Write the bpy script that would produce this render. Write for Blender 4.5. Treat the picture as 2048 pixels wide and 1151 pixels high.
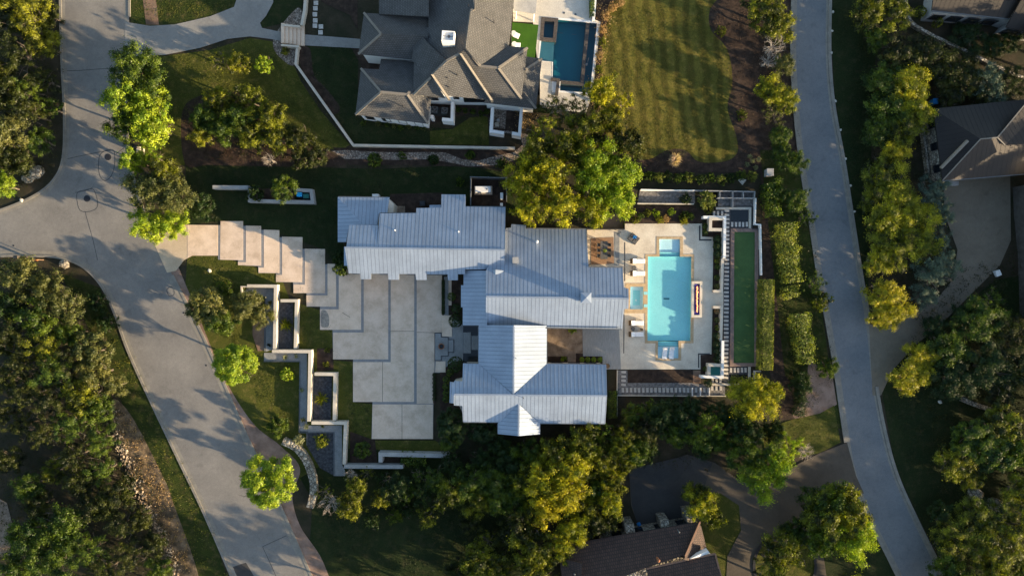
import bpy, bmesh, math, random
import numpy as np
from mathutils import Vector, Matrix
R = math.radians
random.seed(7); rng = np.random.default_rng(7)
for o in list(bpy.data.objects): bpy.data.objects.remove(o)
C = bpy.context.scene.collection
# ---------------------------------------------------------------- camera, sky, sun, exposure
SC = bpy.context.scene
H = 90.0; K = 0.07                     # camera height (m), metres per photo pixel on the ground
cd = bpy.data.cameras.new("Camera"); cam = bpy.data.objects.new("Camera", cd); C.objects.link(cam)
cd.sensor_width = 36; cd.lens = 36 * H / (2048 * K); cd.clip_end = 3000; cd.clip_start = 0.5
cam.location = (0, 0, H); cam.rotation_euler = (0, 0, 0); SC.camera = cam
SUN_E, SUN_A = R(11), R(22)          # elevation; azimuth below the photo's right
w = bpy.data.worlds.new("World"); SC.world = w; w.use_nodes = True
nt = w.node_tree; bg = nt.nodes["Background"]; sky = nt.nodes.new("ShaderNodeTexSky")
sky.sky_type = 'NISHITA'; sky.sun_disc = False; sky.sun_elevation = SUN_E; sky.sun_rotation = R(90) + SUN_A
nt.links.new(sky.outputs[0], bg.inputs[0]); bg.inputs[1].default_value = 0.115
sd = bpy.data.lights.new("Sun", 'SUN'); sun = bpy.data.objects.new("Sun", sd); C.objects.link(sun)
sd.energy = 5.0; sd.angle = R(0.55); sd.color = (1.0, 0.77, 0.48)
sv = Vector((math.cos(SUN_E) * math.cos(SUN_A), -math.cos(SUN_E) * math.sin(SUN_A), math.sin(SUN_E)))
sun.rotation_euler = sv.to_track_quat('Z', 'Y').to_euler(); sun.location = (60, -20, 60)
SC.view_settings.view_transform = 'Standard'; SC.view_settings.look = 'None'
SC.view_settings.exposure = 1.65; SC.view_settings.gamma = 1.0

# ---------------------------------------------------------------- helpers
ZF = 1.0                               # height factor of the house being built
def P(px, py, z=0.0):                  # the point at height z that stands under this photo pixel
    z *= ZF; s = 1 - z / H
    return Vector(((px - 1024) * K * s, (575.5 - py) * K * s, z))
def tag(o, label=None, cat=None, group=None, kind=None):
    if label: o['label'] = label
    if cat: o['category'] = cat
    if group: o['group'] = group
    if kind: o['kind'] = kind
    return o
def empty(name, label, cat, loc=(0, 0, 0), rz=0, group=None):
    o = bpy.data.objects.new(name, None); C.objects.link(o); o.location = loc; o.rotation_euler = (0, 0, rz)
    o.empty_display_size = 0.3
    return tag(o, label, cat, group)
def link(name, me, mats, parent=None, world=True):
    o = bpy.data.objects.new(name, me); C.objects.link(o)
    if mats:
        for m in (mats if isinstance(mats, (list, tuple)) else [mats]): me.materials.append(m)
    if parent:
        o.parent = parent
        if world:                      # mesh is in world coordinates: undo the parent's own placement
            M = Matrix.Translation(Vector(parent.location)) @ parent.rotation_euler.to_matrix().to_4x4()
            if parent.parent:
                q = parent.parent
                M = Matrix.Translation(Vector(q.location)) @ q.rotation_euler.to_matrix().to_4x4() @ (parent.matrix_parent_inverse @ M)
            o.matrix_parent_inverse = M.inverted()
    return o
class MB:
    def __init__(s): s.bm = bmesh.new()
    def poly(s, pts, mi=0):
        vs = [s.bm.verts.new(p) for p in pts]; f = s.bm.faces.new(vs); f.material_index = mi; return f
    def prism(s, bot, top, mi=0):      # matching loops of 3D points
        n = len(bot)
        a = sum(top[i][0] * top[(i + 1) % n][1] - top[(i + 1) % n][0] * top[i][1] for i in range(n))
        if a < 0: bot = bot[::-1]; top = top[::-1]
        b = [s.bm.verts.new(p) for p in bot]; t = [s.bm.verts.new(p) for p in top]
        fs = [s.bm.faces.new(t), s.bm.faces.new(b[::-1])]
        for i in range(n):
            j = (i + 1) % n; fs.append(s.bm.faces.new((b[i], b[j], t[j], t[i])))
        for f in fs: f.material_index = mi
        return fs
    def box(s, c, d, rz=0, mi=0):      # centre, full dims
        x, y, z = d[0] / 2, d[1] / 2, d[2] / 2; cs, sn = math.cos(rz), math.sin(rz)
        q = [(c[0] + a * x * cs - b * y * sn, c[1] + a * x * sn + b * y * cs) for a, b in ((-1, -1), (1, -1), (1, 1), (-1, 1))]
        s.prism([(u, v, c[2] - z) for u, v in q], [(u, v, c[2] + z) for u, v in q], mi)
    def bar(s, a, b, w, h, mi=0, up=Vector((0, 0, 1))):   # box beam from a to b, resting with its bottom on the line
        a = Vector(a); b = Vector(b); d = (b - a).normalized(); sd_ = d.cross(up).normalized() * w / 2; u = sd_.cross(d).normalized() * h
        L = [a - sd_, a + sd_, b + sd_, b - sd_]; T = [p + u for p in L]
        v = [s.bm.verts.new(p) for p in L + T]
        for q in ((3, 2, 1, 0), (4, 5, 6, 7), (0, 1, 5, 4), (1, 2, 6, 5), (2, 3, 7, 6), (3, 0, 4, 7)):
            s.bm.faces.new([v[i] for i in q]).material_index = mi
    def tube(s, a, b, ra, rb, n=8, mi=0):
        a = Vector(a); b = Vector(b); d = (b - a)
        if d.length < 1e-5: return
        q = d.to_track_quat('Z', 'Y'); r1 = []; r2 = []
        for i in range(n):
            t = 2 * math.pi * i / n; e = q @ Vector((math.cos(t), math.sin(t), 0))
            r1.append(s.bm.verts.new(a + e * ra)); r2.append(s.bm.verts.new(b + e * rb))
        for i in range(n):
            j = (i + 1) % n; s.bm.faces.new((r1[i], r1[j], r2[j], r2[i])).material_index = mi
        s.bm.faces.new(r1[::-1]).material_index = mi; s.bm.faces.new(r2).material_index = mi
    def lathe(s, c, prof, n=20, mi=0):
        rings = []
        for r, z in prof:
            rings.append([s.bm.verts.new((c[0] + r * math.cos(2 * math.pi * i / n), c[1] + r * math.sin(2 * math.pi * i / n), c[2] + z)) for i in range(n)])
        for k in range(len(rings) - 1):
            for i in range(n):
                j = (i + 1) % n; s.bm.faces.new((rings[k][i], rings[k][j], rings[k + 1][j], rings[k + 1][i])).material_index = mi
        s.bm.faces.new(rings[0][::-1]).material_index = mi; s.bm.faces.new(rings[-1]).material_index = mi
    def build(s, name, mats, parent=None, smooth=False, bevel=0, world=True):
        if bevel: bmesh.ops.bevel(s.bm, geom=s.bm.edges[:], offset=bevel, segments=1, affect='EDGES', clamp_overlap=True)
        s.bm.normal_update()
        big = [f for f in s.bm.faces if len(f.verts) > 4]
        if big: bmesh.ops.triangulate(s.bm, faces=big)
        me = bpy.data.meshes.new(name); s.bm.to_mesh(me); s.bm.free()
        if smooth:
            me.polygons.foreach_set('use_smooth', [True] * len(me.polygons))
        return link(name, me, mats, parent, world)
def smooth(pts, n=6, closed=False):    # Catmull-Rom through pixel points
    out = []; N = len(pts); rngi = range(N if closed else N - 1)
    g = (lambda i: pts[i % N]) if closed else (lambda i: pts[min(max(i, 0), N - 1)])
    for i in rngi:
        a, b, c, d = g(i - 1), g(i), g(i + 1), g(i + 2)
        for k in range(n):
            t = k / n
            out.append(tuple(0.5 * (2 * b[m] + (c[m] - a[m]) * t + (2 * a[m] - 5 * b[m] + 4 * c[m] - d[m]) * t * t + (3 * b[m] - a[m] - 3 * c[m] + d[m]) * t ** 3) for m in (0, 1)))
    if not closed: out.append(tuple(pts[-1]))
    return out
def sheet(name, pts, z, m, holes=(), curve=False, kind='structure', thick=0.0):
    if curve: pts = smooth(pts, 6, True)
    bm = bmesh.new(); es = []
    for loop in [pts] + list(holes):
        vs = [bm.verts.new(P(x, y, z)) for x, y in loop]
        es += [bm.edges.new((vs[i], vs[(i + 1) % len(vs)])) for i in range(len(vs))]
    bmesh.ops.triangle_fill(bm, edges=es, use_beauty=True, use_dissolve=False, normal=(0, 0, 1))
    for f in bm.faces:
        if f.normal.z < 0: f.normal_flip()
    if thick:
        be = [e for e in bm.edges if len(e.link_faces) == 1]
        r = bmesh.ops.extrude_edge_only(bm, edges=be)
        for v in r['geom']:
            if isinstance(v, bmesh.types.BMVert): v.co.z -= thick
        bmesh.ops.recalc_face_normals(bm, faces=bm.faces[:])
        if sum(f.normal.z * f.calc_area() for f in bm.faces) < 0: bmesh.ops.reverse_faces(bm, faces=bm.faces[:])
    me = bpy.data.meshes.new(name); bm.to_mesh(me); bm.free()
    o = link(name, me, m)
    if kind: o['kind'] = kind
    return o
def offset_path(W2, t, closed=False):  # mitred offset, W2 list of 2D world points
    n = len(W2); L = []; Rr = []
    for i in range(n):
        a = W2[i - 1] if (i > 0 or closed) else None; b = W2[(i + 1) % n] if (i < n - 1 or closed) else None
        p = W2[i]
        d1 = (p - a).normalized() if a is not None else None; d2 = (b - p).normalized() if b is not None else None
        if d1 is None: d1 = d2
        if d2 is None: d2 = d1
        m = (d1 + d2).normalized(); nrm = Vector((-m.y, m.x)); c = max(0.35, nrm.dot(Vector((-d1.y, d1.x))))
        L.append(p + nrm * t / 2 / c); Rr.append(p - nrm * t / 2 / c)
    return L, Rr
def wall_mb(mb, pts, t, z0, z1, closed=False, mi=0):
    W2 = [P(x, y, z1).to_2d() for x, y in pts]; L, Rr = offset_path(W2, t, closed)
    n = len(W2); bm = mb.bm
    rows = [[bm.verts.new((p.x, p.y, z)) for p in S] for S, z in ((L, z0), (L, z1), (Rr, z1), (Rr, z0))]
    for i in range(n if closed else n - 1):
        j = (i + 1) % n
        for a, b in ((0, 1), (1, 2), (2, 3), (3, 0)):
            bm.faces.new((rows[a][i], rows[a][j], rows[b][j], rows[b][i])).material_index = mi
    if not closed:
        bm.faces.new([rows[k][0] for k in range(4)]); bm.faces.new([rows[k][-1] for k in (3, 2, 1, 0)])
    bmesh.ops.recalc_face_normals(bm, faces=bm.faces[:])
def wall(name, pts, t, z0, z1, m, label, cat='wall', group=None, curve=False, parent=None, closed=False):
    if curve: pts = smooth(pts, 6, closed)
    mb = MB(); wall_mb(mb, pts, t, z0, z1, closed); o = mb.build(name, m, parent)
    if parent is None: tag(o, label, cat, group)
    return o
# ---------------------------------------------------------------- materials
def lin(c):                            # sRGB 0-255 to linear
    return tuple(((v / 255) / 12.92 if v / 255 <= 0.04045 else ((v / 255 + 0.055) / 1.055) ** 2.4) for v in c)
def nodes(name):
    m = bpy.data.materials.new(name); m.use_nodes = True; t = m.node_tree; b = t.nodes['Principled BSDF']
    return m, t, b
def N(t, kind, **kw):
    n = t.nodes.new('ShaderNode' + kind)
    for k, v in kw.items():
        if k in n.inputs.keys(): n.inputs[k].default_value = v
        else: setattr(n, k, v)
    return n
def coords(t, scale=(1, 1, 1), src='Object', rot=0):
    tc = N(t, 'TexCoord'); mp = N(t, 'Mapping'); mp.inputs['Scale'].default_value = scale; mp.inputs['Rotation'].default_value = (0, 0, rot)
    t.links.new(tc.outputs[src], mp.inputs[0]); return mp
def ramp(t, src, stops):
    r = N(t, 'ValToRGB'); e = r.color_ramp.elements
    while len(e) < len(stops): e.new(0.5)
    for i, (p, c) in enumerate(stops): e[i].position = p; e[i].color = (*c, 1)
    t.links.new(src, r.inputs[0]); return r
def mixc(t, a, b, fac, mode='MIX', f=1.0):
    n = N(t, 'Mix', data_type='RGBA', blend_type=mode)
    if isinstance(fac, (int, float)): n.inputs[0].default_value = fac
    else: t.links.new(fac, n.inputs[0])
    for i, v in ((6, a), (7, b)):
        if isinstance(v, tuple): n.inputs[i].default_value = (*v, 1)
        else: t.links.new(v, n.inputs[i])
    return n.outputs[2]
def bump(t, b, h, s=0.3, d=0.05):
    n = N(t, 'Bump', Strength=s, Distance=d); t.links.new(h, n.inputs['Height']); t.links.new(n.outputs[0], b.inputs['Normal'])
def surf(name, cols, scale=1.0, fine=12.0, rough=0.85, bs=0.4, bd=0.03, spread=0.18, stretch=(1, 1, 1), rot=0, finemix=0.35, spec=0.2, metal=0):
    """two to four colours mottled by coarse noise, broken up by fine noise, with bump"""
    m, t, b = nodes(name); mp = coords(t, stretch, rot=rot)
    n1 = N(t, 'TexNoise', Scale=scale, Detail=6.0, Roughness=0.6); n2 = N(t, 'TexNoise', Scale=fine, Detail=4.0, Roughness=0.7)
    t.links.new(mp.outputs[0], n1.inputs['Vector']); t.links.new(mp.outputs[0], n2.inputs['Vector'])
    k = len(cols); st = [(0.5 + (i - (k - 1) / 2) * spread * 2 / max(1, k - 1), c) for i, c in enumerate(cols)]
    r1 = ramp(t, n1.outputs[0], st)
    r2 = ramp(t, n2.outputs[0], [(0.3, (0.45,) * 3), (0.7, (1.45,) * 3)])
    c = mixc(t, r1.outputs[0], r2.outputs[0], finemix, 'MULTIPLY')
    t.links.new(c, b.inputs['Base Color']); b.inputs['Roughness'].default_value = rough
    b.inputs['Specular IOR Level'].default_value = spec; b.inputs['Metallic'].default_value = metal
    bump(t, b, n2.outputs[0], bs, bd); return m
def surf_tone(*k, **kw):
    m = surf(*k, **kw); t = m.node_tree; b = t.nodes['Principled BSDF']; src = b.inputs['Base Color'].links[0].from_socket; oi = N(t, 'ObjectInfo'); mp = coords(t)
    r = ramp(t, oi.outputs['Random'], [(0, (.9, .9, .91)), (1, (1.06, 1.05, 1.03))]); n = N(t, 'TexNoise', Scale=.3, Detail=8.0, Roughness=.7); t.links.new(mp.outputs[0], n.inputs['Vector'])
    st = ramp(t, n.outputs[0], [(.36, (.84, .84, .85)), (.5, (1, 1, 1))]); c = mixc(t, src, r.outputs[0], 1.0, 'MULTIPLY'); t.links.new(mixc(t, c, st.outputs[0], .45, 'MULTIPLY'), b.inputs['Base Color']); return m
def plain(name, col, rough=0.6, metal=0, spec=0.4, noise=0.12):
    m, t, b = nodes(name); mp = coords(t); n = N(t, 'TexNoise', Scale=3.0, Detail=5.0); t.links.new(mp.outputs[0], n.inputs['Vector'])
    r = ramp(t, n.outputs[0], [(0.3, (1 - noise,) * 3), (0.7, (1 + noise,) * 3)])
    c = mixc(t, tuple(col), r.outputs[0], 1.0, 'MULTIPLY'); t.links.new(c, b.inputs['Base Color'])
    b.inputs['Roughness'].default_value = rough; b.inputs['Metallic'].default_value = metal; b.inputs['Specular IOR Level'].default_value = spec
    return m
M = {}
M['ground'] = surf('leaf_litter', [(.018, .022, .009), (.035, .03, .017), (.06, .045, .028)], 0.35, 7, bs=.8, bd=.1)
M['soil'] = surf('dark_mulch', [(.022, .014, .011), (.04, .026, .019), (.07, .045, .032)], 1.3, 14, bs=.9, bd=.06)
M['dirt'] = surf('red_dirt', [(.12, .075, .05), (.2, .125, .085), (.28, .19, .13)], 0.5, 9, bs=.6)
M['pathgravel'] = surf('pink_granite_gravel', [(.16, .105, .078), (.25, .165, .125), (.32, .22, .17)], 0.6, 14, bs=.7)
def grass(name, cols, dry, stripes=0, rot=0):
    m, t, b = nodes(name); mp = coords(t)
    n1 = N(t, 'TexNoise', Scale=0.22, Detail=7.0, Roughness=0.65); n2 = N(t, 'TexNoise', Scale=5.5, Detail=6.0, Roughness=0.8); n3 = N(t, 'TexNoise', Scale=0.9, Detail=5.0, Roughness=.7)
    for n in (n1, n2, n3): t.links.new(mp.outputs[0], n.inputs['Vector'])
    a = ramp(t, n1.outputs[0], [(.35, cols[0]), (.65, cols[1])]).outputs[0]
    f = ramp(t, n3.outputs[0], [(.5, (0,) * 3), (.72, (1,) * 3)]).outputs[0]
    c = mixc(t, a, dry, f); r2 = ramp(t, n2.outputs[0], [(.3, (.35,) * 3), (.7, (1.6,) * 3)])
    c = mixc(t, c, r2.outputs[0], .6, 'MULTIPLY')
    if stripes:
        mp2 = coords(t, rot=rot); wv = N(t, 'TexWave', Scale=stripes, Distortion=4.0, Detail=4.0); wv.inputs['Detail Scale'].default_value = 1.2
        t.links.new(mp2.outputs[0], wv.inputs['Vector']); r3 = ramp(t, wv.outputs[1], [(.2, (.6,) * 3), (.8, (1.3,) * 3)])
        c = mixc(t, c, r3.outputs[0], .75, 'MULTIPLY')
    t.links.new(c, b.inputs['Base Color']); b.inputs['Roughness'].default_value = .9; b.inputs['Specular IOR Level'].default_value = .1
    bump(t, b, n2.outputs[0], 1.0, .12); return m
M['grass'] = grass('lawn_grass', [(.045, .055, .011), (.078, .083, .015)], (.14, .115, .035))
M['verge'] = grass('rough_verge_grass', [(.02, .03, .007), (.036, .05, .01)], (.085, .07, .027))
M['biglawn'] = grass('mown_lawn', [(.078, .074, .014), (.115, .1, .02)], (.16, .125, .032), .17, R(-5))
M['darklawn'] = grass('shaded_lawn', [(.014, .024, .008), (.024, .034, .011)], (.042, .04, .018))  # darker copy of the lawn grass, shade put into its colour
M['turf'] = surf('artificial_turf', [(.03, .09, .008), (.045, .12, .01)], .8, 20, bs=.5)
M['bocce'] = surf('green_court_carpet', [(.05, .1, .032), (.07, .13, .043)], .5, 10, bs=.3)
def road(name, base, warm):
    m, t, b = nodes(name); mp = coords(t)
    n1 = N(t, 'TexNoise', Scale=.25, Detail=5.0, Roughness=.6); n2 = N(t, 'TexNoise', Scale=16.0, Detail=3.0, Roughness=.8); n3 = N(t, 'TexNoise', Scale=2.2, Detail=8.0, Roughness=.8)
    for n in (n1, n2, n3): t.links.new(mp.outputs[0], n.inputs['Vector'])
    c = ramp(t, n1.outputs[0], [(.3, base), (.7, warm)]).outputs[0]
    c = mixc(t, c, ramp(t, n2.outputs[0], [(.3, (.6,) * 3), (.7, (1.35,) * 3)]).outputs[0], .55, 'MULTIPLY')
    c = mixc(t, c, ramp(t, n3.outputs[0], [(.35, (.86,) * 3), (.65, (1.1,) * 3)]).outputs[0], .8, 'MULTIPLY')
    v = N(t, 'TexVoronoi', Scale=.22, feature='DISTANCE_TO_EDGE'); wn = N(t, 'TexNoise', Scale=1.2, Detail=6.0); t.links.new(mp.outputs[0], wn.inputs['Vector']); t.links.new(mixc(t, mp.outputs[0], wn.outputs[1], .12), v.inputs['Vector'])
    c = mixc(t, c, ramp(t, v.outputs[0], [(.004, (.8,) * 3), (.012, (1,) * 3)]).outputs[0], .2, 'MULTIPLY')
    n4 = N(t, 'TexNoise', Scale=.7, Detail=3.0); t.links.new(mp.outputs[0], n4.inputs['Vector']); c = mixc(t, c, ramp(t, n4.outputs[0], [(.28, (.78,) * 3), (.4, (1,) * 3)]).outputs[0], .7, 'MULTIPLY')
    t.links.new(c, b.inputs['Base Color']); b.inputs['Roughness'].default_value = .85; b.inputs['Specular IOR Level'].default_value = .25
    bump(t, b, n2.outputs[0], .35, .02); return m
M['road'] = road('worn_asphalt', (.17, .16, .148), (.235, .22, .2))
M['road2'] = road('grey_asphalt', (.14, .15, .16), (.19, .195, .2))
M['drive_dark'] = road('charcoal_paving', (.04, .04, .04), (.065, .06, .056))
M['drive_tan'] = road('tan_aggregate', (.15, .125, .092), (.2, .17, .128)); M['drive_brown'] = road('brown_aggregate', (.07, .058, .046), (.105, .087, .068))
M['drive_grey'] = road('pale_chip_drive', (.2, .195, .185), (.27, .26, .24))
M['seal'] = plain('crack_sealant', (.03, .032, .036), .5)
M['kerb'] = surf('kerb_concrete', [(.19, .175, .15), (.26, .24, .205)], 1, 10, bs=.2)
M['slab'] = surf_tone('brushed_concrete', [(.53, .405, .3), (.62, .485, .37), (.69, .55, .435)], .6, 11, bs=.2, bd=.01, finemix=.28)
M['apron'] = surf('apron_concrete', [(.46, .36, .25), (.54, .435, .31)], .5, 10, bs=.2, bd=.01, finemix=.3)
M['band'] = surf('slate_band', [(.2, .2, .205), (.26, .255, .255)], 2, 14, bs=.3)
M['plaster'] = surf('cream_stucco', [(.47, .42, .345), (.56, .505, .425)], .9, 9, bs=.25, bd=.01, finemix=.22)
M['white'] = surf('white_stucco', [(.72, .71, .69), (.8, .79, .77)], .9, 9, bs=.15, bd=.01, finemix=.12)
M['greywall'] = surf('grey_concrete', [(.26, .26, .26), (.36, .355, .345)], .9, 9, bs=.25, bd=.01)
M['deck'] = surf('travertine_deck', [(.5, .43, .34), (.6, .53, .425), (.67, .6, .49)], .5, 8, bs=.25, bd=.01, finemix=.3)
M['coping'] = surf('tan_stone_coping', [(.36, .26, .15), (.5, .38, .24)], 2.2, 9, bs=.3, bd=.01)
M['bluegravel'] = surf('charcoal_gravel', [(.025, .028, .032), (.05, .053, .06), (.09, .092, .1)], 3, 16, bs=.9)
M['greygravel'] = surf('grey_gravel', [(.09, .085, .08), (.16, .15, .145), (.25, .235, .225)], 3, 13, bs=.8)
M['blackpond'] = plain('black_tile', (.008, .012, .015), .15, spec=.6)
M['paver'] = surf('limestone_paver', [(.4, .37, .33), (.52, .49, .45)], 2, 9, bs=.2, bd=.01)
M['flag'] = surf('brown_flagstone', [(.14, .1, .07), (.22, .165, .12), (.3, .23, .17)], 1.2, 6, bs=.5)
M['stonegrey'] = surf('grey_paving', [(.2, .205, .205), (.28, .28, .275)], 1, 8, bs=.3)
def rock(name, ca, cb, cc, sc):
    m, t, b = nodes(name); mp = coords(t); v = N(t, 'TexVoronoi', Scale=sc); v2 = N(t, 'TexVoronoi', Scale=sc, feature='DISTANCE_TO_EDGE'); n = N(t, 'TexNoise', Scale=9.0)
    for q in (v, v2, n): t.links.new(mp.outputs[0], q.inputs['Vector'])
    sp = N(t, 'SeparateColor'); t.links.new(v.outputs['Color'], sp.inputs[0])
    c = ramp(t, sp.outputs[0], [(.1, ca), (.5, cb), (.9, cc)]).outputs[0]
    c = mixc(t, c, ramp(t, v2.outputs[0], [(.02, (.15,) * 3), (.14, (1,) * 3)]).outputs[0], .9, 'MULTIPLY')
    t.links.new(c, b.inputs['Base Color']); b.inputs['Roughness'].default_value = .85
    bump(t, b, v2.outputs[0], .9, .15); return m
M['riverrock'] = rock('river_rock', (.16, .12, .095), (.27, .21, .165), (.38, .31, .25), 4.2)
M['stone'] = rock('limestone_masonry', (.22, .19, .145), (.32, .28, .22), (.42, .38, .31), 2.2)
M['ledge'] = rock('limestone_ledge', (.28, .2, .13), (.42, .32, .22), (.55, .45, .33), 1.6)
M['ledgebed'] = surf('dry_weeds_and_rubble', [(.06, .045, .028), (.13, .095, .06), (.26, .19, .12)], .9, 6, bs=1, bd=.12)
def metalroof(name, col):
    m, t, b = nodes(name); uv = coords(t, src='UV'); ob = coords(t)
    n1 = N(t, 'TexNoise', Scale=.5, Detail=4.0); n2 = N(t, 'TexNoise', Scale=5.0, Detail=5.0)
    t.links.new(ob.outputs[0], n1.inputs['Vector']); t.links.new(ob.outputs[0], n2.inputs['Vector'])
    st = N(t, 'TexNoise', Scale=1.0, Detail=0.0, noise_dimensions='1D'); sx = N(t, 'SeparateXYZ'); mu = N(t, 'Math', operation='MULTIPLY'); fl = N(t, 'Math', operation='FLOOR')
    mu.inputs[1].default_value = 1 / .52; t.links.new(uv.outputs[0], sx.inputs[0]); t.links.new(sx.outputs[0], mu.inputs[0]); t.links.new(mu.outputs[0], fl.inputs[0])
    m2 = N(t, 'Math', operation='MULTIPLY'); m2.inputs[1].default_value = 7.31; t.links.new(fl.outputs[0], m2.inputs[0]); t.links.new(m2.outputs[0], st.inputs['W'])
    c = mixc(t, tuple(v * .88 for v in col), tuple(min(1, v * 1.08) for v in col), ramp(t, n1.outputs[0], [(.3, (0,) * 3), (.7, (1,) * 3)]).outputs[0])
    c = mixc(t, c, ramp(t, st.outputs[0], [(.3, (.96,) * 3), (.7, (1.03,) * 3)]).outputs[0], .8, 'MULTIPLY')
    c = mixc(t, c, ramp(t, n2.outputs[0], [(.3, (.9,) * 3), (.7, (1.08,) * 3)]).outputs[0], .6, 'MULTIPLY')
    sk = coords(t, (2.2, .22, 1), 'UV'); n3 = N(t, 'TexNoise', Scale=1.0, Detail=7.0, Roughness=.7); t.links.new(sk.outputs[0], n3.inputs['Vector'])
    c = mixc(t, c, ramp(t, n3.outputs[0], [(.36, (.88, .89, .9)), (.56, (1.02,) * 3)]).outputs[0], .5, 'MULTIPLY')
    t.links.new(c, b.inputs['Base Color']); b.inputs['Metallic'].default_value = .45; b.inputs['Roughness'].default_value = .5
    bump(t, b, n1.outputs[0], .15, .05); return m
M['metal'] = metalroof('galvalume_roof', (.3, .355, .435)); M['seam'] = plain('roof_seam', (.11, .13, .16), .7, 0)  # seam colour darkened to stand in for shade along the ribs
M['brownmetal'] = metalroof('bronze_metal_roof', (.026, .021, .018)); M['brownseam'] = plain('bronze_seam', (.012, .01, .009), .5, .3)
def shingle(name, ca, cb, bw=.5, rh=.33, rough=.85, mort=(.05, .05, .05)):
    m, t, b = nodes(name); uv = coords(t, src='UV'); ob = coords(t)
    br = N(t, 'TexBrick'); br.inputs['Scale'].default_value = 1; br.inputs['Brick Width'].default_value = bw; br.inputs['Row Height'].default_value = rh
    br.inputs['Mortar Size'].default_value = .035; br.inputs['Color1'].default_value = (*ca, 1); br.inputs['Color2'].default_value = (*cb, 1); br.inputs['Mortar'].default_value = (*mort, 1); br.inputs['Bias'].default_value = 0
    t.links.new(uv.outputs[0], br.inputs['Vector']); n = N(t, 'TexNoise', Scale=.8, Detail=6.0); t.links.new(ob.outputs[0], n.inputs['Vector'])
    c = mixc(t, br.outputs[0], ramp(t, n.outputs[0], [(.3, (.8,) * 3), (.7, (1.15,) * 3)]).outputs[0], .8, 'MULTIPLY')
    t.links.new(c, b.inputs['Base Color']); b.inputs['Roughness'].default_value = rough
    inv = N(t, 'Math', operation='SUBTRACT'); inv.inputs[0].default_value = 1; t.links.new(br.outputs['Fac'], inv.inputs[1]); bump(t, b, inv.outputs[0], .8, .05); return m
M['shingle'] = shingle('grey_concrete_tile', (.074, .074, .075), (.098, .097, .097), .34, .24, mort=(.045, .044, .043))
M['ridge'] = plain('ridge_tile', (.19, .168, .14), .8)
M['clay'] = shingle('dark_clay_tile', (.05, .027, .02), (.075, .04, .03), .3, .42, mort=(.02, .015, .013))
M['clayridge'] = plain('clay_ridge', (.2, .11, .07), .8)
M['dark'] = plain('dark_metal', (.03, .03, .034), .45, .3)
M['gutter'] = plain('grey_gutter', (.13, .14, .15), .5, .4)
M['glass'] = plain('window_glass', (.012, .016, .02), .06, spec=.9)
M['wood'] = surf('cedar_planks', [(.22, .13, .08), (.33, .21, .13)], 1.5, 8, stretch=(1, 8, 1), bs=.3)
M['greywood'] = surf('weathered_decking', [(.24, .24, .235), (.32, .32, .31)], 1.2, 6, stretch=(6, 1, 1), bs=.3)
M['wicker'] = surf('brown_wicker', [(.12, .08, .045), (.22, .15, .09)], 6, 30, bs=.6)
M['cushion'] = plain('white_fabric', (.78, .78, .78), .9, spec=.1, noise=.04)
M['greycushion'] = surf('charcoal_weave', [(.08, .08, .08), (.13, .125, .12)], 5, 30, bs=.6)
M['bluecloth'] = plain('blue_towel', (.03, .2, .5), .9, spec=.1)
M['cyanpl'] = plain('cyan_plastic', (.02, .35, .7), .4)
M['teal'] = plain('teal_tarp', (.02, .16, .14), .6)
M['boulder'] = surf('white_limestone', [(.4, .38, .33), (.6, .57, .5)], 2, 9, bs=.7)
M['bark'] = surf('grey_bark', [(.09, .07, .055), (.17, .14, .11)], 3, 12, bs=.8)
M['twig'] = surf('bare_pale_twigs', [(.28, .24, .2), (.38, .33, .28)], 3, 12, bs=.4)
M['rust'] = surf('rusted_steel', [(.2, .08, .04), (.32, .14, .07)], 3, 12)
M['cobalt'] = rock('cobalt_fire_glass', (.015, .012, .12), (.03, .02, .22), (.06, .05, .4), 9)
M['signred'] = plain('orange_board', (.6, .2, .05), .6)
def leafmat(name, col, var=.4, trans=.3, yellow=None):
    m = bpy.data.materials.new(name); m.use_nodes = True; t = m.node_tree; t.nodes.clear()
    out = N(t, 'OutputMaterial'); g = N(t, 'NewGeometry'); oi = N(t, 'ObjectInfo'); mp = coords(t)
    n = N(t, 'TexNoise', Scale=.8, Detail=3.0); t.links.new(mp.outputs[0], n.inputs['Vector'])
    y = yellow or (col[0] * 1.75, col[1] * 1.3, col[2] * .7)
    c = mixc(t, tuple(col), y, ramp(t, n.outputs[0], [(.4, (0,) * 3), (.6, (1,) * 3)]).outputs[0])  # shaded depths and sunlit clumps put into leaf colour, besides natural variation
    c = mixc(t, c, ramp(t, g.outputs['Random Per Island'], [(0, (1 - var,) * 3), (1, (1 + var,) * 3)]).outputs[0], 1.0, 'MULTIPLY')
    c = mixc(t, c, ramp(t, oi.outputs['Random'], [(0, (.8, .84, .9)), (1, (1.18, 1.1, 1.0))]).outputs[0], 1.0, 'MULTIPLY')
    d = N(t, 'BsdfDiffuse'); tr = N(t, 'BsdfTranslucent'); gl = N(t, 'BsdfGlossy', Roughness=.45); mx = N(t, 'MixShader'); mx.inputs[0].default_value = trans; m2 = N(t, 'MixShader'); m2.inputs[0].default_value = .02
    t.links.new(c, d.inputs[0]); t.links.new(mixc(t, c, (1.3, 1.4, .45), 1.0, 'MULTIPLY'), tr.inputs[0])
    t.links.new(d.outputs[0], mx.inputs[1]); t.links.new(tr.outputs[0], mx.inputs[2]); t.links.new(mx.outputs[0], m2.inputs[1]); t.links.new(gl.outputs[0], m2.inputs[2])
    t.links.new(m2.outputs[0], out.inputs[0]); return m
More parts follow.
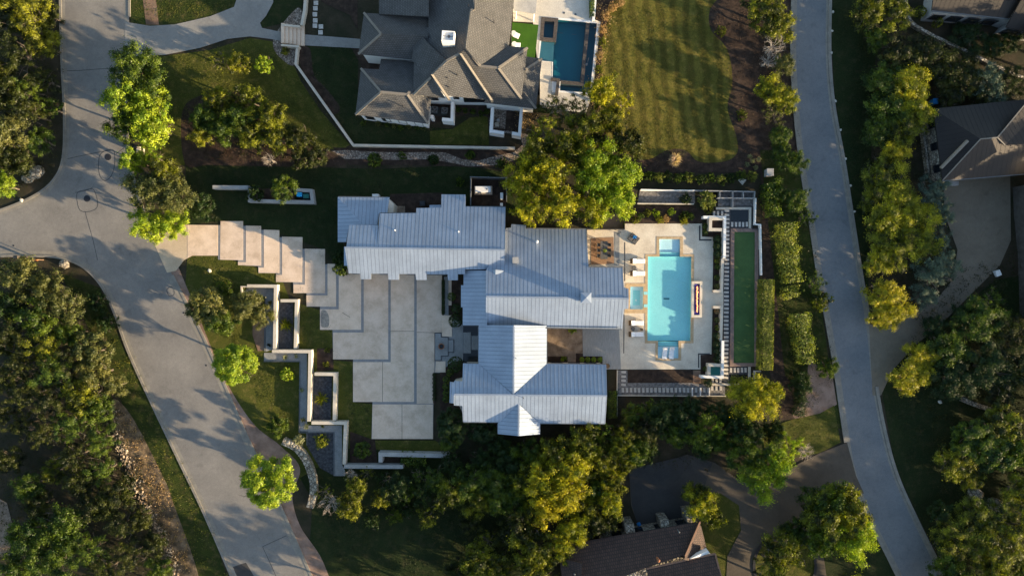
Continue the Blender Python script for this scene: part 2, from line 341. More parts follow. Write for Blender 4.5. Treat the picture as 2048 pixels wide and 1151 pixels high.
LM = {
 'lime': leafmat('lime_leaves', (.12, .2, .012), yellow=(.27, .34, .02)), 'green': leafmat('mid_green_leaves', (.02, .046, .007), yellow=(.095, .14, .012)),
 'olive': leafmat('olive_leaves', (.022, .034, .005), yellow=(.2, .215, .013)), 'yellow': leafmat('yellow_green_leaves', (.1, .12, .009), yellow=(.36, .35, .017)),
 'gold': leafmat('golden_leaves', (.2, .195, .012), yellow=(.4, .36, .02)), 'dark': leafmat('dark_cedar_needles', (.009, .016, .004), yellow=(.058, .07, .01)),
 'grey': leafmat('grey_green_leaves', (.05, .064, .018), yellow=(.145, .15, .042)), 'blue': leafmat('blue_green_needles', (.055, .085, .06), trans=.12, yellow=(.1, .135, .09)),
 'deep': leafmat('deep_green_leaves', (.014, .034, .009), trans=.15), 'silver': leafmat('silver_leaves', (.26, .28, .15), yellow=(.34, .33, .18)),
 'hedge': leafmat('hedge_leaves', (.09, .12, .02), yellow=(.22, .24, .05)), 'dry': leafmat('dry_grass_blades', (.3, .2, .09), yellow=(.38, .25, .12)),
 'chip': leafmat('bark_chips', (.05, .03, .018), trans=.0, yellow=(.11, .07, .045)), 'weed': leafmat('undergrowth_leaves', (.018, .026, .007)), 'pink': leafmat('pale_pink_plumes', (.5, .4, .33), yellow=(.6, .5, .42)),
 'turf1': leafmat('lawn_blades', (.065, .08, .012), trans=.2, yellow=(.135, .135, .02)), 'turf2': leafmat('shade_lawn_blades', (.016, .03, .008), trans=.2, yellow=(.032, .042, .011)),  # second set of blades is darker, lawn shade put into the colour
}
def water(name, tint, dark=0.0):
    m = bpy.data.materials.new(name); m.use_nodes = True; t = m.node_tree; t.nodes.clear(); out = N(t, 'OutputMaterial')
    a = N(t, 'BsdfTransparent'); a.inputs[0].default_value = (*tint, 1); g = N(t, 'BsdfGlossy', Roughness=.05); mx = N(t, 'MixShader')
    mp = coords(t); n = N(t, 'TexNoise', Scale=2.5, Detail=4.0); t.links.new(mp.outputs[0], n.inputs['Vector']); bp = N(t, 'Bump', Strength=.35, Distance=.05); t.links.new(n.outputs[0], bp.inputs['Height'])
    t.links.new(bp.outputs[0], g.inputs['Normal'])
    mx.inputs[0].default_value = .05; t.links.new(a.outputs[0], mx.inputs[1]); t.links.new(g.outputs[0], mx.inputs[2]); t.links.new(mx.outputs[0], out.inputs[0]); return m
M['water'] = water('pool_water', (.88, .99, 1.0)); M['deepwater'] = water('deep_pool_water', (.6, .85, .92))
def poolfloor(name, ca, cb, sc=9):
    m, t, b = nodes(name); mp = coords(t); v = N(t, 'TexVoronoi', Scale=1.6, feature='SMOOTH_F1'); n = N(t, 'TexNoise', Scale=.5, Detail=3.0); n2 = N(t, 'TexNoise', Scale=sc, Detail=3.0)
    for q in (v, n, n2): t.links.new(mp.outputs[0], q.inputs['Vector'])
    c = mixc(t, ca, cb, n.outputs[0]); c = mixc(t, c, ramp(t, n2.outputs[0], [(.3, (.85,) * 3), (.7, (1.12,) * 3)]).outputs[0], .8, 'MULTIPLY')
    t.links.new(c, b.inputs['Base Color']); b.inputs['Roughness'].default_value = .6; return m
M['poolfloor'] = poolfloor('aqua_pebble_plaster', (.22, .55, .6), (.31, .64, .67)); M['shelf'] = poolfloor('pale_pool_shelf', (.5, .66, .72), (.58, .72, .77))
M['teal_floor'] = poolfloor('teal_plaster', (.0, .1, .13), (.002, .14, .17)); M['teal_shelf'] = poolfloor('slate_blue_shelf', (.07, .14, .17), (.1, .19, .22))
M['poolstone'] = surf('dark_brick_coping', [(.05, .045, .045), (.11, .095, .085)], 4, 12, bs=.4)
# ---------------------------------------------------------------- foliage builders
def leaf_mesh(name, cen, nrm, ln, wd, axis=None):
    n = len(cen); nrm = nrm / np.linalg.norm(nrm, axis=1, keepdims=True)
    a = rng.normal(size=(n, 3)) if axis is None else axis + rng.normal(size=(n, 3)) * .35
    a -= nrm * (a * nrm).sum(1, keepdims=True); a /= np.linalg.norm(a, axis=1, keepdims=True) + 1e-9; b = np.cross(nrm, a)
    s = rng.uniform(.65, 1.35, (n, 1)); L = a * ln * s * .5; W_ = b * wd * s * .5
    v = np.stack([cen - L, cen + W_ + L * .1, cen + L, cen - W_ + L * .1], 1).reshape(-1, 3).astype(np.float32)
    me = bpy.data.meshes.new(name); me.vertices.add(4 * n); me.vertices.foreach_set('co', v.ravel())
    me.loops.add(4 * n); me.loops.foreach_set('vertex_index', np.arange(4 * n, dtype=np.int32))
    me.polygons.add(n); me.polygons.foreach_set('loop_start', np.arange(0, 4 * n, 4, dtype=np.int32))
    me.update(calc_edges=True); return me
def crown_mesh(name, form, Rr, seed):
    r = np.random.default_rng(seed); cen = []; nr = []; ax = []
    hz = {'oak': .72, 'round': .85, 'cedar': 1.0, 'airy': .7}[form]
    nl = {'oak': 54, 'round': 62, 'cedar': 58, 'airy': 34}[form]
    lr = {'oak': .2, 'round': .2, 'cedar': .155, 'airy': .16}[form]
    per = {1.0: 70, 2.3: 290, 4.0: 620}[Rr] * {'oak': .68, 'round': .82, 'cedar': .56, 'airy': .4}[form]
    # an uneven outline: the crown radius varies with direction
    ph = r.uniform(0, 6.28, 4); am = r.uniform(.05, .13, 4)
    for i in range(nl):
        th = 2.399963 * i + r.uniform(-.4, .4); u = r.uniform(-.6, 1) ; q = math.sqrt(max(0, 1 - u * u))
        o = 1 + sum(am[k] * math.sin((k + 2) * th + ph[k]) for k in range(4)) * (1.3 if form != 'round' else .5)
        rad = r.uniform(.55, .9) if form == 'oak' else r.uniform(.68, .86) if form == 'round' else r.uniform(.55, .9) if form != 'cedar' else r.uniform(.35, .95)
        if i % 5 == 0: rad *= .5
        if form != 'round' and i % 7 == 3: rad *= 1.22
        c = np.array([math.cos(th) * q * rad * o, math.sin(th) * q * rad * o, u * hz * rad]) * Rr
        lobe = lr * Rr * r.uniform(.65, 1.3); k = int(per * (lobe / (lr * Rr)) ** 1.6) + 8
        d = r.normal(size=(k, 3)); d /= np.linalg.norm(d, axis=1, keepdims=True); d[:, 2] = np.where(d[:, 2] < -.35, -d[:, 2] * .5, d[:, 2])
        rr = r.uniform(.35, 1.0, (k, 1)) ** .5 * lobe * (1 + .3 * r.normal(size=(k, 1)) * (form in ('oak', 'airy', 'cedar')))
        sc = np.array([1, 1, .75 if form != 'cedar' else 1.25])
        # the lobe is a cluster of twigs: leaves gather along a few sprays
        m = max(4, k // 14); tw = r.normal(size=(m, 3)); tw /= np.linalg.norm(tw, axis=1, keepdims=True); tw[:, 2] = np.abs(tw[:, 2]) * .8 - .1
        pick = r.integers(0, m, k); d = d * .55 + tw[pick] * .75
        cen.append(c + d * rr * sc); nr.append(d * 1.0 + r.normal(size=(k, 3)) * .45 + np.array([0, 0, .25])); ax.append(d + np.array([0, 0, .15]))
    ls = {1.0: .115, 2.3: .165, 4.0: .215}[Rr] * {'oak': 1, 'round': .95, 'cedar': .95, 'airy': .9}[form]
    asp = {'oak': .5, 'round': .7, 'cedar': .38, 'airy': .45}[form]
    return leaf_mesh(name, np.concatenate(cen), np.concatenate(nr), ls, ls * asp, np.concatenate(ax))
def trunk_mesh(name, Rr, seed, bare=False):
    r = random.Random(seed); mb = MB(); tr = .05 * Rr + .04; base = -1.55 * Rr; pts = [Vector((0, 0, base))]
    for i in range(1, 4): pts.append(Vector((r.uniform(-.06, .06) * Rr * i, r.uniform(-.06, .06) * Rr * i, base + i * .4 * Rr)))
    for i in range(3): mb.tube(pts[i], pts[i + 1], tr * (1 - .18 * i), tr * (1 - .18 * (i + 1)), 7)
    nl = 9 if not bare else 13
    for i in range(nl):
        a = 2.4 * i + r.uniform(-.3, .3); st = pts[2].lerp(pts[3], r.uniform(0, 1)); L = Rr * r.uniform(.6, .92)
        mid = st + Vector((math.cos(a) * L * .5, math.sin(a) * L * .5, Rr * r.uniform(.15, .5))); end = st + Vector((math.cos(a + .25) * L, math.sin(a + .25) * L, Rr * r.uniform(.25, .95)))
        mb.tube(st, mid, tr * .45, tr * .28, 5); mb.tube(mid, end, tr * .28, tr * .09, 5)
        for k in range(3 if not bare else 7):
            q = mid.lerp(end, r.uniform(0, 1)); e = q + Vector((r.uniform(-1, 1), r.uniform(-1, 1), r.uniform(.0, .8))) * Rr * .3
            mb.tube(q, e, tr * .14, tr * .04, 4)
            if bare:
                for _ in range(3):
                    q2 = q.lerp(e, r.uniform(.3, 1)); mb.tube(q2, q2 + Vector((r.uniform(-1, 1), r.uniform(-1, 1), r.uniform(-.1, .6))) * Rr * .17, tr * .07, tr * .03, 3)
    o = mb.build(name, []); me = o.data; bpy.data.objects.remove(o); return me
CLS = (1.0, 2.3, 4.0); CROWN = {}; TRUNK = {}
for ci, c_ in enumerate(CLS):
    for form, k in (('oak', 4), ('round', 4), ('cedar', 3), ('airy', 2)):
        for v in range(k): CROWN[form, c_, v] = crown_mesh('crown', form, c_, 100 + ci * 40 + v * 7 + len(form)); CROWN[form, c_, v].materials.append(LM['green'])
    for v in range(3):
        TRUNK[c_, v] = trunk_mesh('trunk', c_, 5 + v); TRUNK[c_, v].materials.append(M['bark'])
    TRUNK[c_, 'bare'] = trunk_mesh('branches', c_, 31, True); TRUNK[c_, 'bare'].materials.append(M['twig'])
NV = {'oak': 4, 'round': 4, 'cedar': 3, 'airy': 2}
NAME = {'oak': 'oak_tree', 'round': 'shade_tree', 'cedar': 'cedar_tree', 'airy': 'small_tree'}
tcount = [0]; TREES = []
def tree(px, py, rp, h, col, form, label=None, name=None, low=False, group=None, look=None, cat='tree'):
    """rp: crown radius in photo pixels as seen; h: top height in metres"""
    i = tcount[0]; tcount[0] += 1
    zc = h * (.6 if not low else .42); s = 1 - zc / H; rad = rp * K * s
    c_ = min(CLS, key=lambda q: abs(math.log(rad / q)))
    p = P(px, py, zc); hz = {'oak': .72, 'round': .85, 'cedar': 1.0, 'airy': .7}[form]
    k = rad / c_ * 1.04; kz = (h - zc) / (c_ * hz)
    rz = random.uniform(0, 6.28)
    if low and rp < 16:                 # a small shrub: one mesh of leaves down to the ground
        o = bpy.data.objects.new(name or 'shrub', CROWN[form, c_, i % NV[form]]); C.objects.link(o); o.location = (p.x, p.y, zc * .8); o.rotation_euler = (0, 0, rz); o.scale = (k, k, kz * 1.1)
        o.material_slots[0].link = 'OBJECT'; o.material_slots[0].material = LM[col]; root = o
    else:
        root = bpy.data.objects.new(name or NAME[form], None); C.objects.link(root); root.location = (p.x, p.y, 0); root.rotation_euler = (0, 0, rz); root.empty_display_size = .3
        o = bpy.data.objects.new('crown', CROWN[form, c_, i % NV[form]]); C.objects.link(o); o.parent = root; o.location = (0, 0, zc); o.scale = (k, k * random.uniform(.9, 1.1), kz)
        o.material_slots[0].link = 'OBJECT'; o.material_slots[0].material = LM[col]
        t = bpy.data.objects.new('trunk', TRUNK[c_, i % 3]); C.objects.link(t); t.parent = root; t.location = (0, 0, zc); t.scale = (k, k, zc / (1.55 * c_))
    TREES.append([root, px, py, rp, look or '', label, cat])
    if label: root['label'] = label
    root['category'] = cat
    if group: root['group'] = group
    return root
def bare(px, py, rp, h, label, cat='bare tree', name='bare_tree', group=None):
    zc = h * .6; rad = rp * K * (1 - zc / H); c_ = min(CLS, key=lambda q: abs(math.log(rad / q))); p = P(px, py, zc)
    o = bpy.data.objects.new(name, TRUNK[c_, 'bare']); C.objects.link(o); o.location = (p.x, p.y, zc); k = rad / c_ * 1.1; o.scale = (k, k, zc / (1.55 * c_)); o.rotation_euler = (0, 0, random.uniform(0, 6))
    return tag(o, label, cat, group)
def hedge(name, pts, wd, h, col, label, cat='hedge', clip=True, leaf=.16, dens=170, group=None, round_=.25):
    """leafy volume along a pixel path; wd in metres; clipped box or loose"""
    W2 = [P(x, y, h * .7).to_2d() for x, y in pts]; cen = []; nr = []
    for a, b in zip(W2[:-1], W2[1:]):
        L = (b - a).length; d = (b - a) / max(L, 1e-6); n2 = Vector((-d.y, d.x))
        area = L * (wd + 2 * h); k = int(area * dens * (.16 / leaf) ** 2); L2 = L + wd * .3
        t = rng.uniform(-wd * .15, L + wd * .15, k); sp = rng.uniform(0, wd + 1.2 * h, k)
        off = np.where(sp < wd, sp - wd / 2, np.where(sp < wd + .6 * h, -wd / 2, wd / 2)); z = np.where(sp < wd, h, rng.uniform(.15, 1, k) * h)
        e = np.abs(off) / (wd / 2); z = np.where(sp < wd, z - round_ * np.clip(e - .6, 0, 1) * h, z)
        wob = .06 if clip else .3
        lump = (np.sin(t * 1.7 + off) * .5 + np.sin(t * 3.9 + 2) * .3) * (0.03 if clip else .28)
        off = off * (1 + lump) + rng.normal(size=k) * wob * .6; z = np.clip(z * (1 + lump * .6) + rng.normal(size=k) * wob, .05, None)
        cen.append(np.stack([a.x + d.x * t + n2.x * off, a.y + d.y * t + n2.y * off, z], 1))
        nn = np.stack([n2.x * np.sign(off) * (e > .8), n2.y * np.sign(off) * (e > .8), (e <= .8) * 1.0], 1) + rng.normal(size=(k, 3)) * .6; nr.append(nn)
    me = leaf_mesh(name, np.concatenate(cen), np.concatenate(nr), leaf, leaf * .6); o = bpy.data.objects.new(name, me); C.objects.link(o); me.materials.append(LM[col])
    return tag(o, label, cat, group)
def point_in(poly, x, y):
    c = False; j = len(poly) - 1
    for i in range(len(poly)):
        if (poly[i][1] > y) != (poly[j][1] > y) and x < (poly[j][0] - poly[i][0]) * (y - poly[i][1]) / (poly[j][1] - poly[i][1]) + poly[i][0]: c = not c
        j = i
    return c
def cover(name, polys, n, col, h, leaf, label, cat='ground cover', clump=None):
    """loose low growth nobody could count, scattered in pixel polygons"""
    cen = []; tot = sum((max(p[0] for p in q) - min(p[0] for p in q)) * (max(p[1] for p in q) - min(p[1] for p in q)) for q in polys)
    for q in polys:
        x0, x1 = min(p[0] for p in q), max(p[0] for p in q); y0, y1 = min(p[1] for p in q), max(p[1] for p in q); k = int(n * (x1 - x0) * (y1 - y0) / tot)
        for _ in range(k // 12):
            x, y = random.uniform(x0, x1), random.uniform(y0, y1)
            if not point_in(q, x, y): continue
            p = P(x, y, 0); s = random.uniform(.25, .8); hh = h * random.uniform(.3, 1.2)
            cc = rng.normal(size=(12, 3)) * np.array([s, s, hh * .3]) * .6 + np.array([p.x, p.y, hh * .6]); cc[:, 2] = np.abs(cc[:, 2]) + .02; cen.append(cc)
    cen = np.concatenate(cen); me = leaf_mesh(name, cen, rng.normal(size=cen.shape) * .7 + np.array([0, 0, .8]), leaf, leaf * .45)
    o = bpy.data.objects.new(name, me); C.objects.link(o); me.materials.append(LM[col]); return tag(o, label, cat, None, 'stuff')
def yucca(px, py, rp, col, label, name='yucca_plant', group=None, h=.8, n=70):
    p = P(px, py, h * .4); rad = rp * K; bm = bmesh.new()
    for i in range(n):
        a = random.uniform(0, 6.28); el = math.asin(random.uniform(.1, .97)); L = rad * random.uniform(.8, 1.1); d = Vector((math.cos(a) * math.cos(el), math.sin(a) * math.cos(el), math.sin(el) * .8)); s = Vector((-math.sin(a), math.cos(a), 0)) * .035
        q = Vector((p.x, p.y, .12)); m_ = q + d * L * .55; e = q + d * L - Vector((0, 0, .08 * L))
        v = [bm.verts.new(t) for t in (q - s * .6, q + s * .6, m_ + s, e, m_ - s)]; bm.faces.new(v)
    me = bpy.data.meshes.new(name); bm.to_mesh(me); bm.free(); o = link(name, me, LM[col]); return tag(o, label, 'plant', group)
def ball_mesh():
    k = 420; d = rng.normal(size=(k, 3)); d /= np.linalg.norm(d, axis=1, keepdims=True); d[:, 2] = np.where(d[:, 2] < -.5, -d[:, 2], d[:, 2])
    return leaf_mesh('clipped_ball', d * (1 + .05 * rng.normal(size=(k, 1))), d + .5 * rng.normal(size=(k, 3)), .26, .17)
BALL = ball_mesh(); BALL.materials.append(LM['green'])
def ball(px, py, rp, col, label, group=None, h=None, name='clipped_shrub', cat='shrub'):
    rad = rp * K; h = h or rad * 1.7; p = P(px, py, h * .5); o = bpy.data.objects.new(name, BALL); C.objects.link(o)
    o.location = (p.x, p.y, h / 2); o.scale = (rad, rad, h / 2); o.rotation_euler = (0, 0, random.uniform(0, 6)); o.material_slots[0].link = 'OBJECT'; o.material_slots[0].material = LM[col]
    return tag(o, label, cat, group)
# ---------------------------------------------------------------- ground, roads, paths
POOL_IN = [(1319, 478), (1360, 478), (1360, 513), (1383, 513), (1381, 681), (1357, 681), (1357, 716), (1316, 716), (1316, 681), (1295, 681), (1296, 513), (1319, 513)]
SPA_IN = [(1261, 573), (1287, 573), (1286, 618), (1260, 618)]
POOL2_IN = [(1087, 36), (1194, 47), (1180, 186), (1120, 181), (1121, 163), (1105, 161), (1106, 124), (1078, 121), (1084, 70)]
hole1 = [(1258, 470), (1390, 470), (1390, 722), (1256, 722)]
hole2 = [(1070, 30), (1196, 30), (1196, 190), (1070, 190)]
xs = [-3500, 1070, 1196, 1257, 1389, 5500]; ys = [-3500, 30, 190, 470, 722, 4600]; mb = MB()
gv = {(i, j): mb.bm.verts.new(P(x, y, -.03)) for i, x in enumerate(xs) for j, y in enumerate(ys)}
for i in range(5):
    for j in range(5):
        if (i, j) in ((1, 1), (3, 3)): continue       # the two pool pits
        mb.bm.faces.new((gv[i, j + 1], gv[i + 1, j + 1], gv[i + 1, j], gv[i, j]))
mb.build('ground', M['ground'])['kind'] = 'structure'
g_out = lambda n, pts, z, m, **k: sheet(n, pts, z, m, **k)
# lawns and beds
g_out('lawn', [(262, 112), (330, 112), (420, 100), (500, 76), (548, 84), (556, 110), (590, 135), (600, 160), (640, 220), (700, 290), (680, 300), (640, 296), (560, 270), (540, 235), (500, 190), (420, 185), (375, 215), (362, 260), (370, 330), (300, 330), (262, 240), (258, 150)], .0, M['grass'])
g_out('lawn', [(258, 0), (484, 0), (468, 15), (420, 33), (350, 50), (300, 52), (262, 45)], .0, M['verge'])
g_out('lawn', [(548, 0), (606, 0), (600, 40), (560, 48), (524, 56), (517, 50), (532, 30)], .0, M['darklawn'])
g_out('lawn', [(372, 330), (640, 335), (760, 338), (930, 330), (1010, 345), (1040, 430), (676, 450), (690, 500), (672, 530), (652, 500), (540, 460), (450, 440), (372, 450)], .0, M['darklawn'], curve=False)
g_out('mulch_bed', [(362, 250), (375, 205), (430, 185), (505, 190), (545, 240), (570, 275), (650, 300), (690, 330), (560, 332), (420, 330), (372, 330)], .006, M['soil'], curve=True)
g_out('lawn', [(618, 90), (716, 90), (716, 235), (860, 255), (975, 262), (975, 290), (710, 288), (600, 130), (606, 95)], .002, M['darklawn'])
g_out('lawn', [(860, 262), (905, 258), (940, 235), (975, 232), (978, 290), (860, 289)], .004, M['grass'])
g_out('mulch_bed', [(600, 98), (620, 98), (628, 150), (655, 180), (680, 215), (668, 228), (640, 200), (604, 140)], .008, M['soil'], curve=True)
g_out('mulch_bed', [(700, 92), (722, 130), (715, 230), (860, 250), (905, 235), (960, 225), (980, 238), (985, 215), (900, 200), (850, 140), (760, 100)], .01, M['soil'])
g_out('mulch_bed', [(640, 0), (715, 0), (715, 60), (700, 30), (650, 8)], .01, M['soil'])
g_out('mulch_bed', [(665, 295), (705, 296), (1030, 300), (1060, 275), (1075, 300), (1050, 330), (960, 335), (830, 330), (700, 330)], .004, M['soil'])
rr = [(664, 302), (690, 300), (740, 303), (800, 305), (860, 304), (890, 305), (925, 318), (955, 322), (990, 312), (1028, 304), (1045, 290), (1040, 270), (978, 262), (978, 235), (1030, 262), (1058, 270), (1060, 295), (1040, 318), (990, 330), (940, 333), (900, 325), (860, 318), (800, 320), (740, 318), (690, 318)]
g_out('river_rock', rr, .02, M['riverrock'])
g_out('gravel_bed', [(556, 60), (592, 18), (604, 24), (600, 50), (590, 128), (560, 115), (546, 90)], .01, M['riverrock'], curve=True)
BL = [(1235, 0), (1400, -30), (1445, -20), (1420, 20), (1422, 60), (1455, 100), (1465, 165), (1455, 215), (1472, 270), (1476, 300), (1462, 318), (1430, 325), (1395, 322), (1370, 300), (1335, 300), (1300, 318), (1270, 315), (1230, 290), (1200, 230), (1205, 90), (1215, 45)]
g_out('mulch_bed', [(1195, -10), (1590, -10), (1600, 330), (1590, 560), (1625, 700), (1660, 830), (1560, 840), (1530, 700), (1522, 345), (1280, 345), (1190, 300), (1185, 180)], .004, M['soil'])
g_out('lawn', BL, .02, M['biglawn'], curve=True)
g_out('verge', [(1520, 300), (1600, 300), (1660, 740), (1690, 860), (1660, 850), (1570, 750), (1545, 520)], .01, M['verge'])
g_out('gravel_patch', [(1618, 715), (1640, 735), (1664, 745), (1674, 808), (1655, 820), (1634, 836), (1600, 850), (1585, 830), (1610, 790)], .02, M['pathgravel'])
g_out('lawn', [(1520, 860), (1585, 838), (1640, 826), (1668, 810), (1681, 884), (1640, 905), (1590, 915), (1530, 900)], .024, M['grass'])
g_out('lawn', [(1392, 1008), (1440, 985), (1478, 1010), (1482, 1060), (1455, 1110), (1450, 1240), (1380, 1240), (1400, 1100)], .01, M['grass'])
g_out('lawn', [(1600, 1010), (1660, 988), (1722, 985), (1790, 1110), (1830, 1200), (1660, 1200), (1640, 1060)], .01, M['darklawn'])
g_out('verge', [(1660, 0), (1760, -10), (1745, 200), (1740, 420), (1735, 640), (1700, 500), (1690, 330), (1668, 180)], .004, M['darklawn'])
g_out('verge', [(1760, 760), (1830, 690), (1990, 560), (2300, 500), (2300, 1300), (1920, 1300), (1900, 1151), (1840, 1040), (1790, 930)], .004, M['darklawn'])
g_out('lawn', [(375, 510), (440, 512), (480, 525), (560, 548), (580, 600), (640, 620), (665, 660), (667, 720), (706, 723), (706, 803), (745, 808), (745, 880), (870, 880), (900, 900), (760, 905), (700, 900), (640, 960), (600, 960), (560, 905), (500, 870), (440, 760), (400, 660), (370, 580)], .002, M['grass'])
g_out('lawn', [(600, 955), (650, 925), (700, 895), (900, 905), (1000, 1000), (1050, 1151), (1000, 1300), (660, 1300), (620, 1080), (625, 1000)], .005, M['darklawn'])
g_out('verge', [(120, 545), (200, 575), (240, 680), (300, 800), (365, 930), (430, 1080), (470, 1200), (400, 1200), (330, 1000), (250, 820), (200, 700)], .004, M['verge'])
g_out('rubble_bank', [(222, 800), (262, 830), (330, 960), (345, 1000), (400, 1170), (340, 1170), (290, 1000), (235, 900)], .012, M['ledgebed'], curve=True)
# roads
RL_left = smooth([(120, -60), (120, 0), (123, 120), (128, 230), (126, 310), (110, 355), (70, 390), (0, 420), (-80, 440)], 8)
RL_low = smooth([(-80, 522), (0, 512), (60, 512), (110, 514), (160, 530), (200, 568), (228, 625), (255, 700), (300, 800), (350, 905), (405, 1020), (462, 1151), (500, 1240)], 8)
RL_right = smooth([(258, -60), (258, 0), (258, 100), (252, 220), (262, 330), (290, 430), (325, 510), (365, 590), (405, 670), (445, 760), (500, 885), (560, 1010), (622, 1151), (660, 1240)], 8)
sheet('road', RL_left + RL_low + RL_right[::-1], .03, M['road'])
RR_left = smooth([(1588, -60), (1586, 0), (1584, 110), (1590, 220), (1602, 330), (1620, 440), (1638, 560), (1655, 650), (1672, 750), (1688, 860), (1705, 950), (1735, 1030), (1770, 1100), (1800, 1160), (1840, 1240)], 8)
RR_right = smooth([(1662, -60), (1661, 0), (1660, 110), (1668, 210), (1688, 320), (1705, 430), (1722, 540), (1742, 660), (1752, 760), (1770, 860), (1795, 950), (1835, 1040), (1890, 1151), (1930, 1240)], 8)
sheet('road', RR_left + RR_right[::-1], .03, M['road2'])
def kerb(pts, w=.3, h=.1, m='kerb'):
    mb = MB(); wall_mb(mb, pts, w, -.02, .03 + h); o = mb.build('kerb', M[m]); o['kind'] = 'structure'; return o
kerb(RL_left, .34, .07); kerb(RL_low[8:], .34, .07); 
kerb([p for p in RL_right if p[1] < 46]); kerb([p for p in RL_right if 112 < p[1] < 445]); kerb([p for p in RL_right if p[1] > 545], .34, .06)
kerb([p for p in RR_left if p[1] < 885], .45); kerb([p for p in RR_left if p[1] > 985], .45)
kerb([p for p in RR_right if p[1] < 645], .45); kerb([p for p in RR_right if p[1] > 765], .45)
# gutter pans: pale concrete strips beside the kerbs
def strip(name, pts, w, z, m, off=0):
    W2 = [P(x, y, z).to_2d() for x, y in pts]; L, Rr_ = offset_path(W2, w)
    if off: c, _ = offset_path(W2, 2 * off); L, Rr_ = offset_path(c, w)
    bm = bmesh.new(); a = [bm.verts.new((p.x, p.y, z)) for p in L]; b = [bm.verts.new((p.x, p.y, z)) for p in Rr_]
    for i in range(len(a) - 1):
        f = bm.faces.new((a[i], b[i], b[i + 1], a[i + 1]))
    bmesh.ops.recalc_face_normals(bm, faces=bm.faces[:])
    if bm.faces[:][0].normal.z < 0: bmesh.ops.reverse_faces(bm, faces=bm.faces[:])
    me = bpy.data.meshes.new(name); bm.to_mesh(me); bm.free(); o = link(name, me, m); o['kind'] = 'structure'; return o
strip('gutter_strip', RL_left, .55, .04, M['kerb'], .42); strip('gutter_strip', RL_low[8:], .6, .04, M['kerb'], .45)
strip('gutter_strip', [p for p in RL_right if p[1] > 545], .6, .04, M['kerb'], -.45); strip('gutter_strip', [p for p in RL_right if p[1] < 440], .5, .04, M['kerb'], -.4)
strip('gutter_strip', RR_left, .4, .04, M['kerb'], .4); strip('gutter_strip', RR_right, .4, .04, M['kerb'], -.4)
# drives
g_out('driveway', [(250, 44), (300, 52), (350, 49), (420, 33), (468, 14), (486, -40), (552, -40), (546, 6), (532, 32), (520, 46), (524, 56), (570, 66), (720, 78), (720, 97), (610, 91), (540, 78), (500, 73), (455, 78), (400, 96), (330, 110), (250, 113)], .05, M['drive_grey'])
g_out('dirt_path', [(286, 0), (312, 0), (318, 50), (292, 50)], .02, M['dirt'])
g_out('dirt_path', smooth([(352, 522), (372, 570), (395, 625), (425, 700), (462, 780), (510, 850), (560, 890), (600, 935), (585, 990), (600, 1050), (640, 1110), (665, 1170)], 6) + smooth([(628, 1170), (600, 1110), (570, 1040), (545, 980), (500, 885), (445, 765), (405, 675), (370, 600), (340, 545)], 6), .016, M['pathgravel'])
g_out('driveway', [(1738, 648), (1770, 652), (1830, 622), (1880, 590), (1905, 560), (1915, 500), (1890, 430), (1885, 340), (2020, 330), (2022, 480), (2000, 530), (1950, 580), (1880, 650), (1830, 690), (1785, 740), (1762, 790), (1745, 790)], .05, M['drive_tan'])
g_out('driveway', [(1712, 950), (1694, 884), (1640, 905), (1600, 925), (1540, 960), (1480, 960), (1430, 925), (1375, 908), (1340, 920), (1258, 938), (1262, 1010), (1280, 1060), (1400, 1055), (1392, 1010), (1440, 985), (1478, 1010), (1482, 1060), (1455, 1110), (1450, 1200), (1660, 1200), (1640, 1060), (1600, 1010), (1660, 990), (1728, 986)], .05, M['drive_brown'])
g_out('driveway', [(1258, 938), (1340, 918), (1378, 909), (1425, 925), (1405, 985), (1392, 1010), (1400, 1056), (1280, 1062), (1264, 1010)], .058, M['drive_dark'])
isl = [(1570 + 62 * math.cos(t / 24 * 6.283), 1130 + 62 * math.sin(t / 24 * 6.283)) for t in range(24)]
g_out('planting_island', isl, .07, M['grass']); 
mb = MB(); wall_mb(mb, isl, .35, .0, .14, closed=True); o = mb.build('kerb', M['dark']); o['kind'] = 'structure'
# crack sealing and street details
for pts in ([(128, 142), (160, 141), (200, 138), (232, 137)], [(133, 318), (165, 311), (205, 303), (222, 301)], [(170, 422), (176, 445), (186, 480), (195, 520)], [(525, 1092), (573, 1070)], [(525, 1092), (538, 1120), (552, 1151)], [(150, 385), (172, 381), (186, 374)], [(232, 308), (250, 294)]):
    o = strip('crack_seal', smooth(pts, 5), .07, .036, M['seal'])
for pts in (smooth([(200, 310), (215, 300), (228, 302), (229, 330), (222, 352), (210, 361), (200, 352), (197, 332)], 5, True), smooth([(155, 385), (170, 380), (188, 380), (195, 412), (178, 423), (160, 420), (154, 400)], 5, True), smooth([(334, 578), (345, 574), (348, 588), (338, 591)], 5, True)):
    mb = MB(); W2 = [P(x, y, .037).to_2d() for x, y in pts]; L, Rr_ = offset_path(W2, .08, True); n = len(L)
    for i in range(n):
        j = (i + 1) % n; mb.poly([(L[i].x, L[i].y, .037), (L[j].x, L[j].y, .037), (Rr_[j].x, Rr_[j].y, .037), (Rr_[i].x, Rr_[i].y, .037)])
    o = mb.build('crack_seal', M['seal']); o['kind'] = 'structure'
def manhole(px, py, label):
    p = P(px, py, .03); e = empty('manhole_cover', label, 'manhole', (p.x, p.y, .03), 0, 'manhole covers in the street'); mb = MB(); mb.lathe((p.x, p.y, .03), [(.46, 0), (.46, .02), (.36, .022)], 24); mb.build('ring', M['dark'], e)
    mb = MB(); mb.lathe((p.x, p.y, .035), [(.34, 0), (.34, .022)], 24)
    for k in range(-3, 4): mb.box((p.x + k * .08, p.y, .06), (.02, .5, .01))
    mb.build('lid', M['dark'], e)
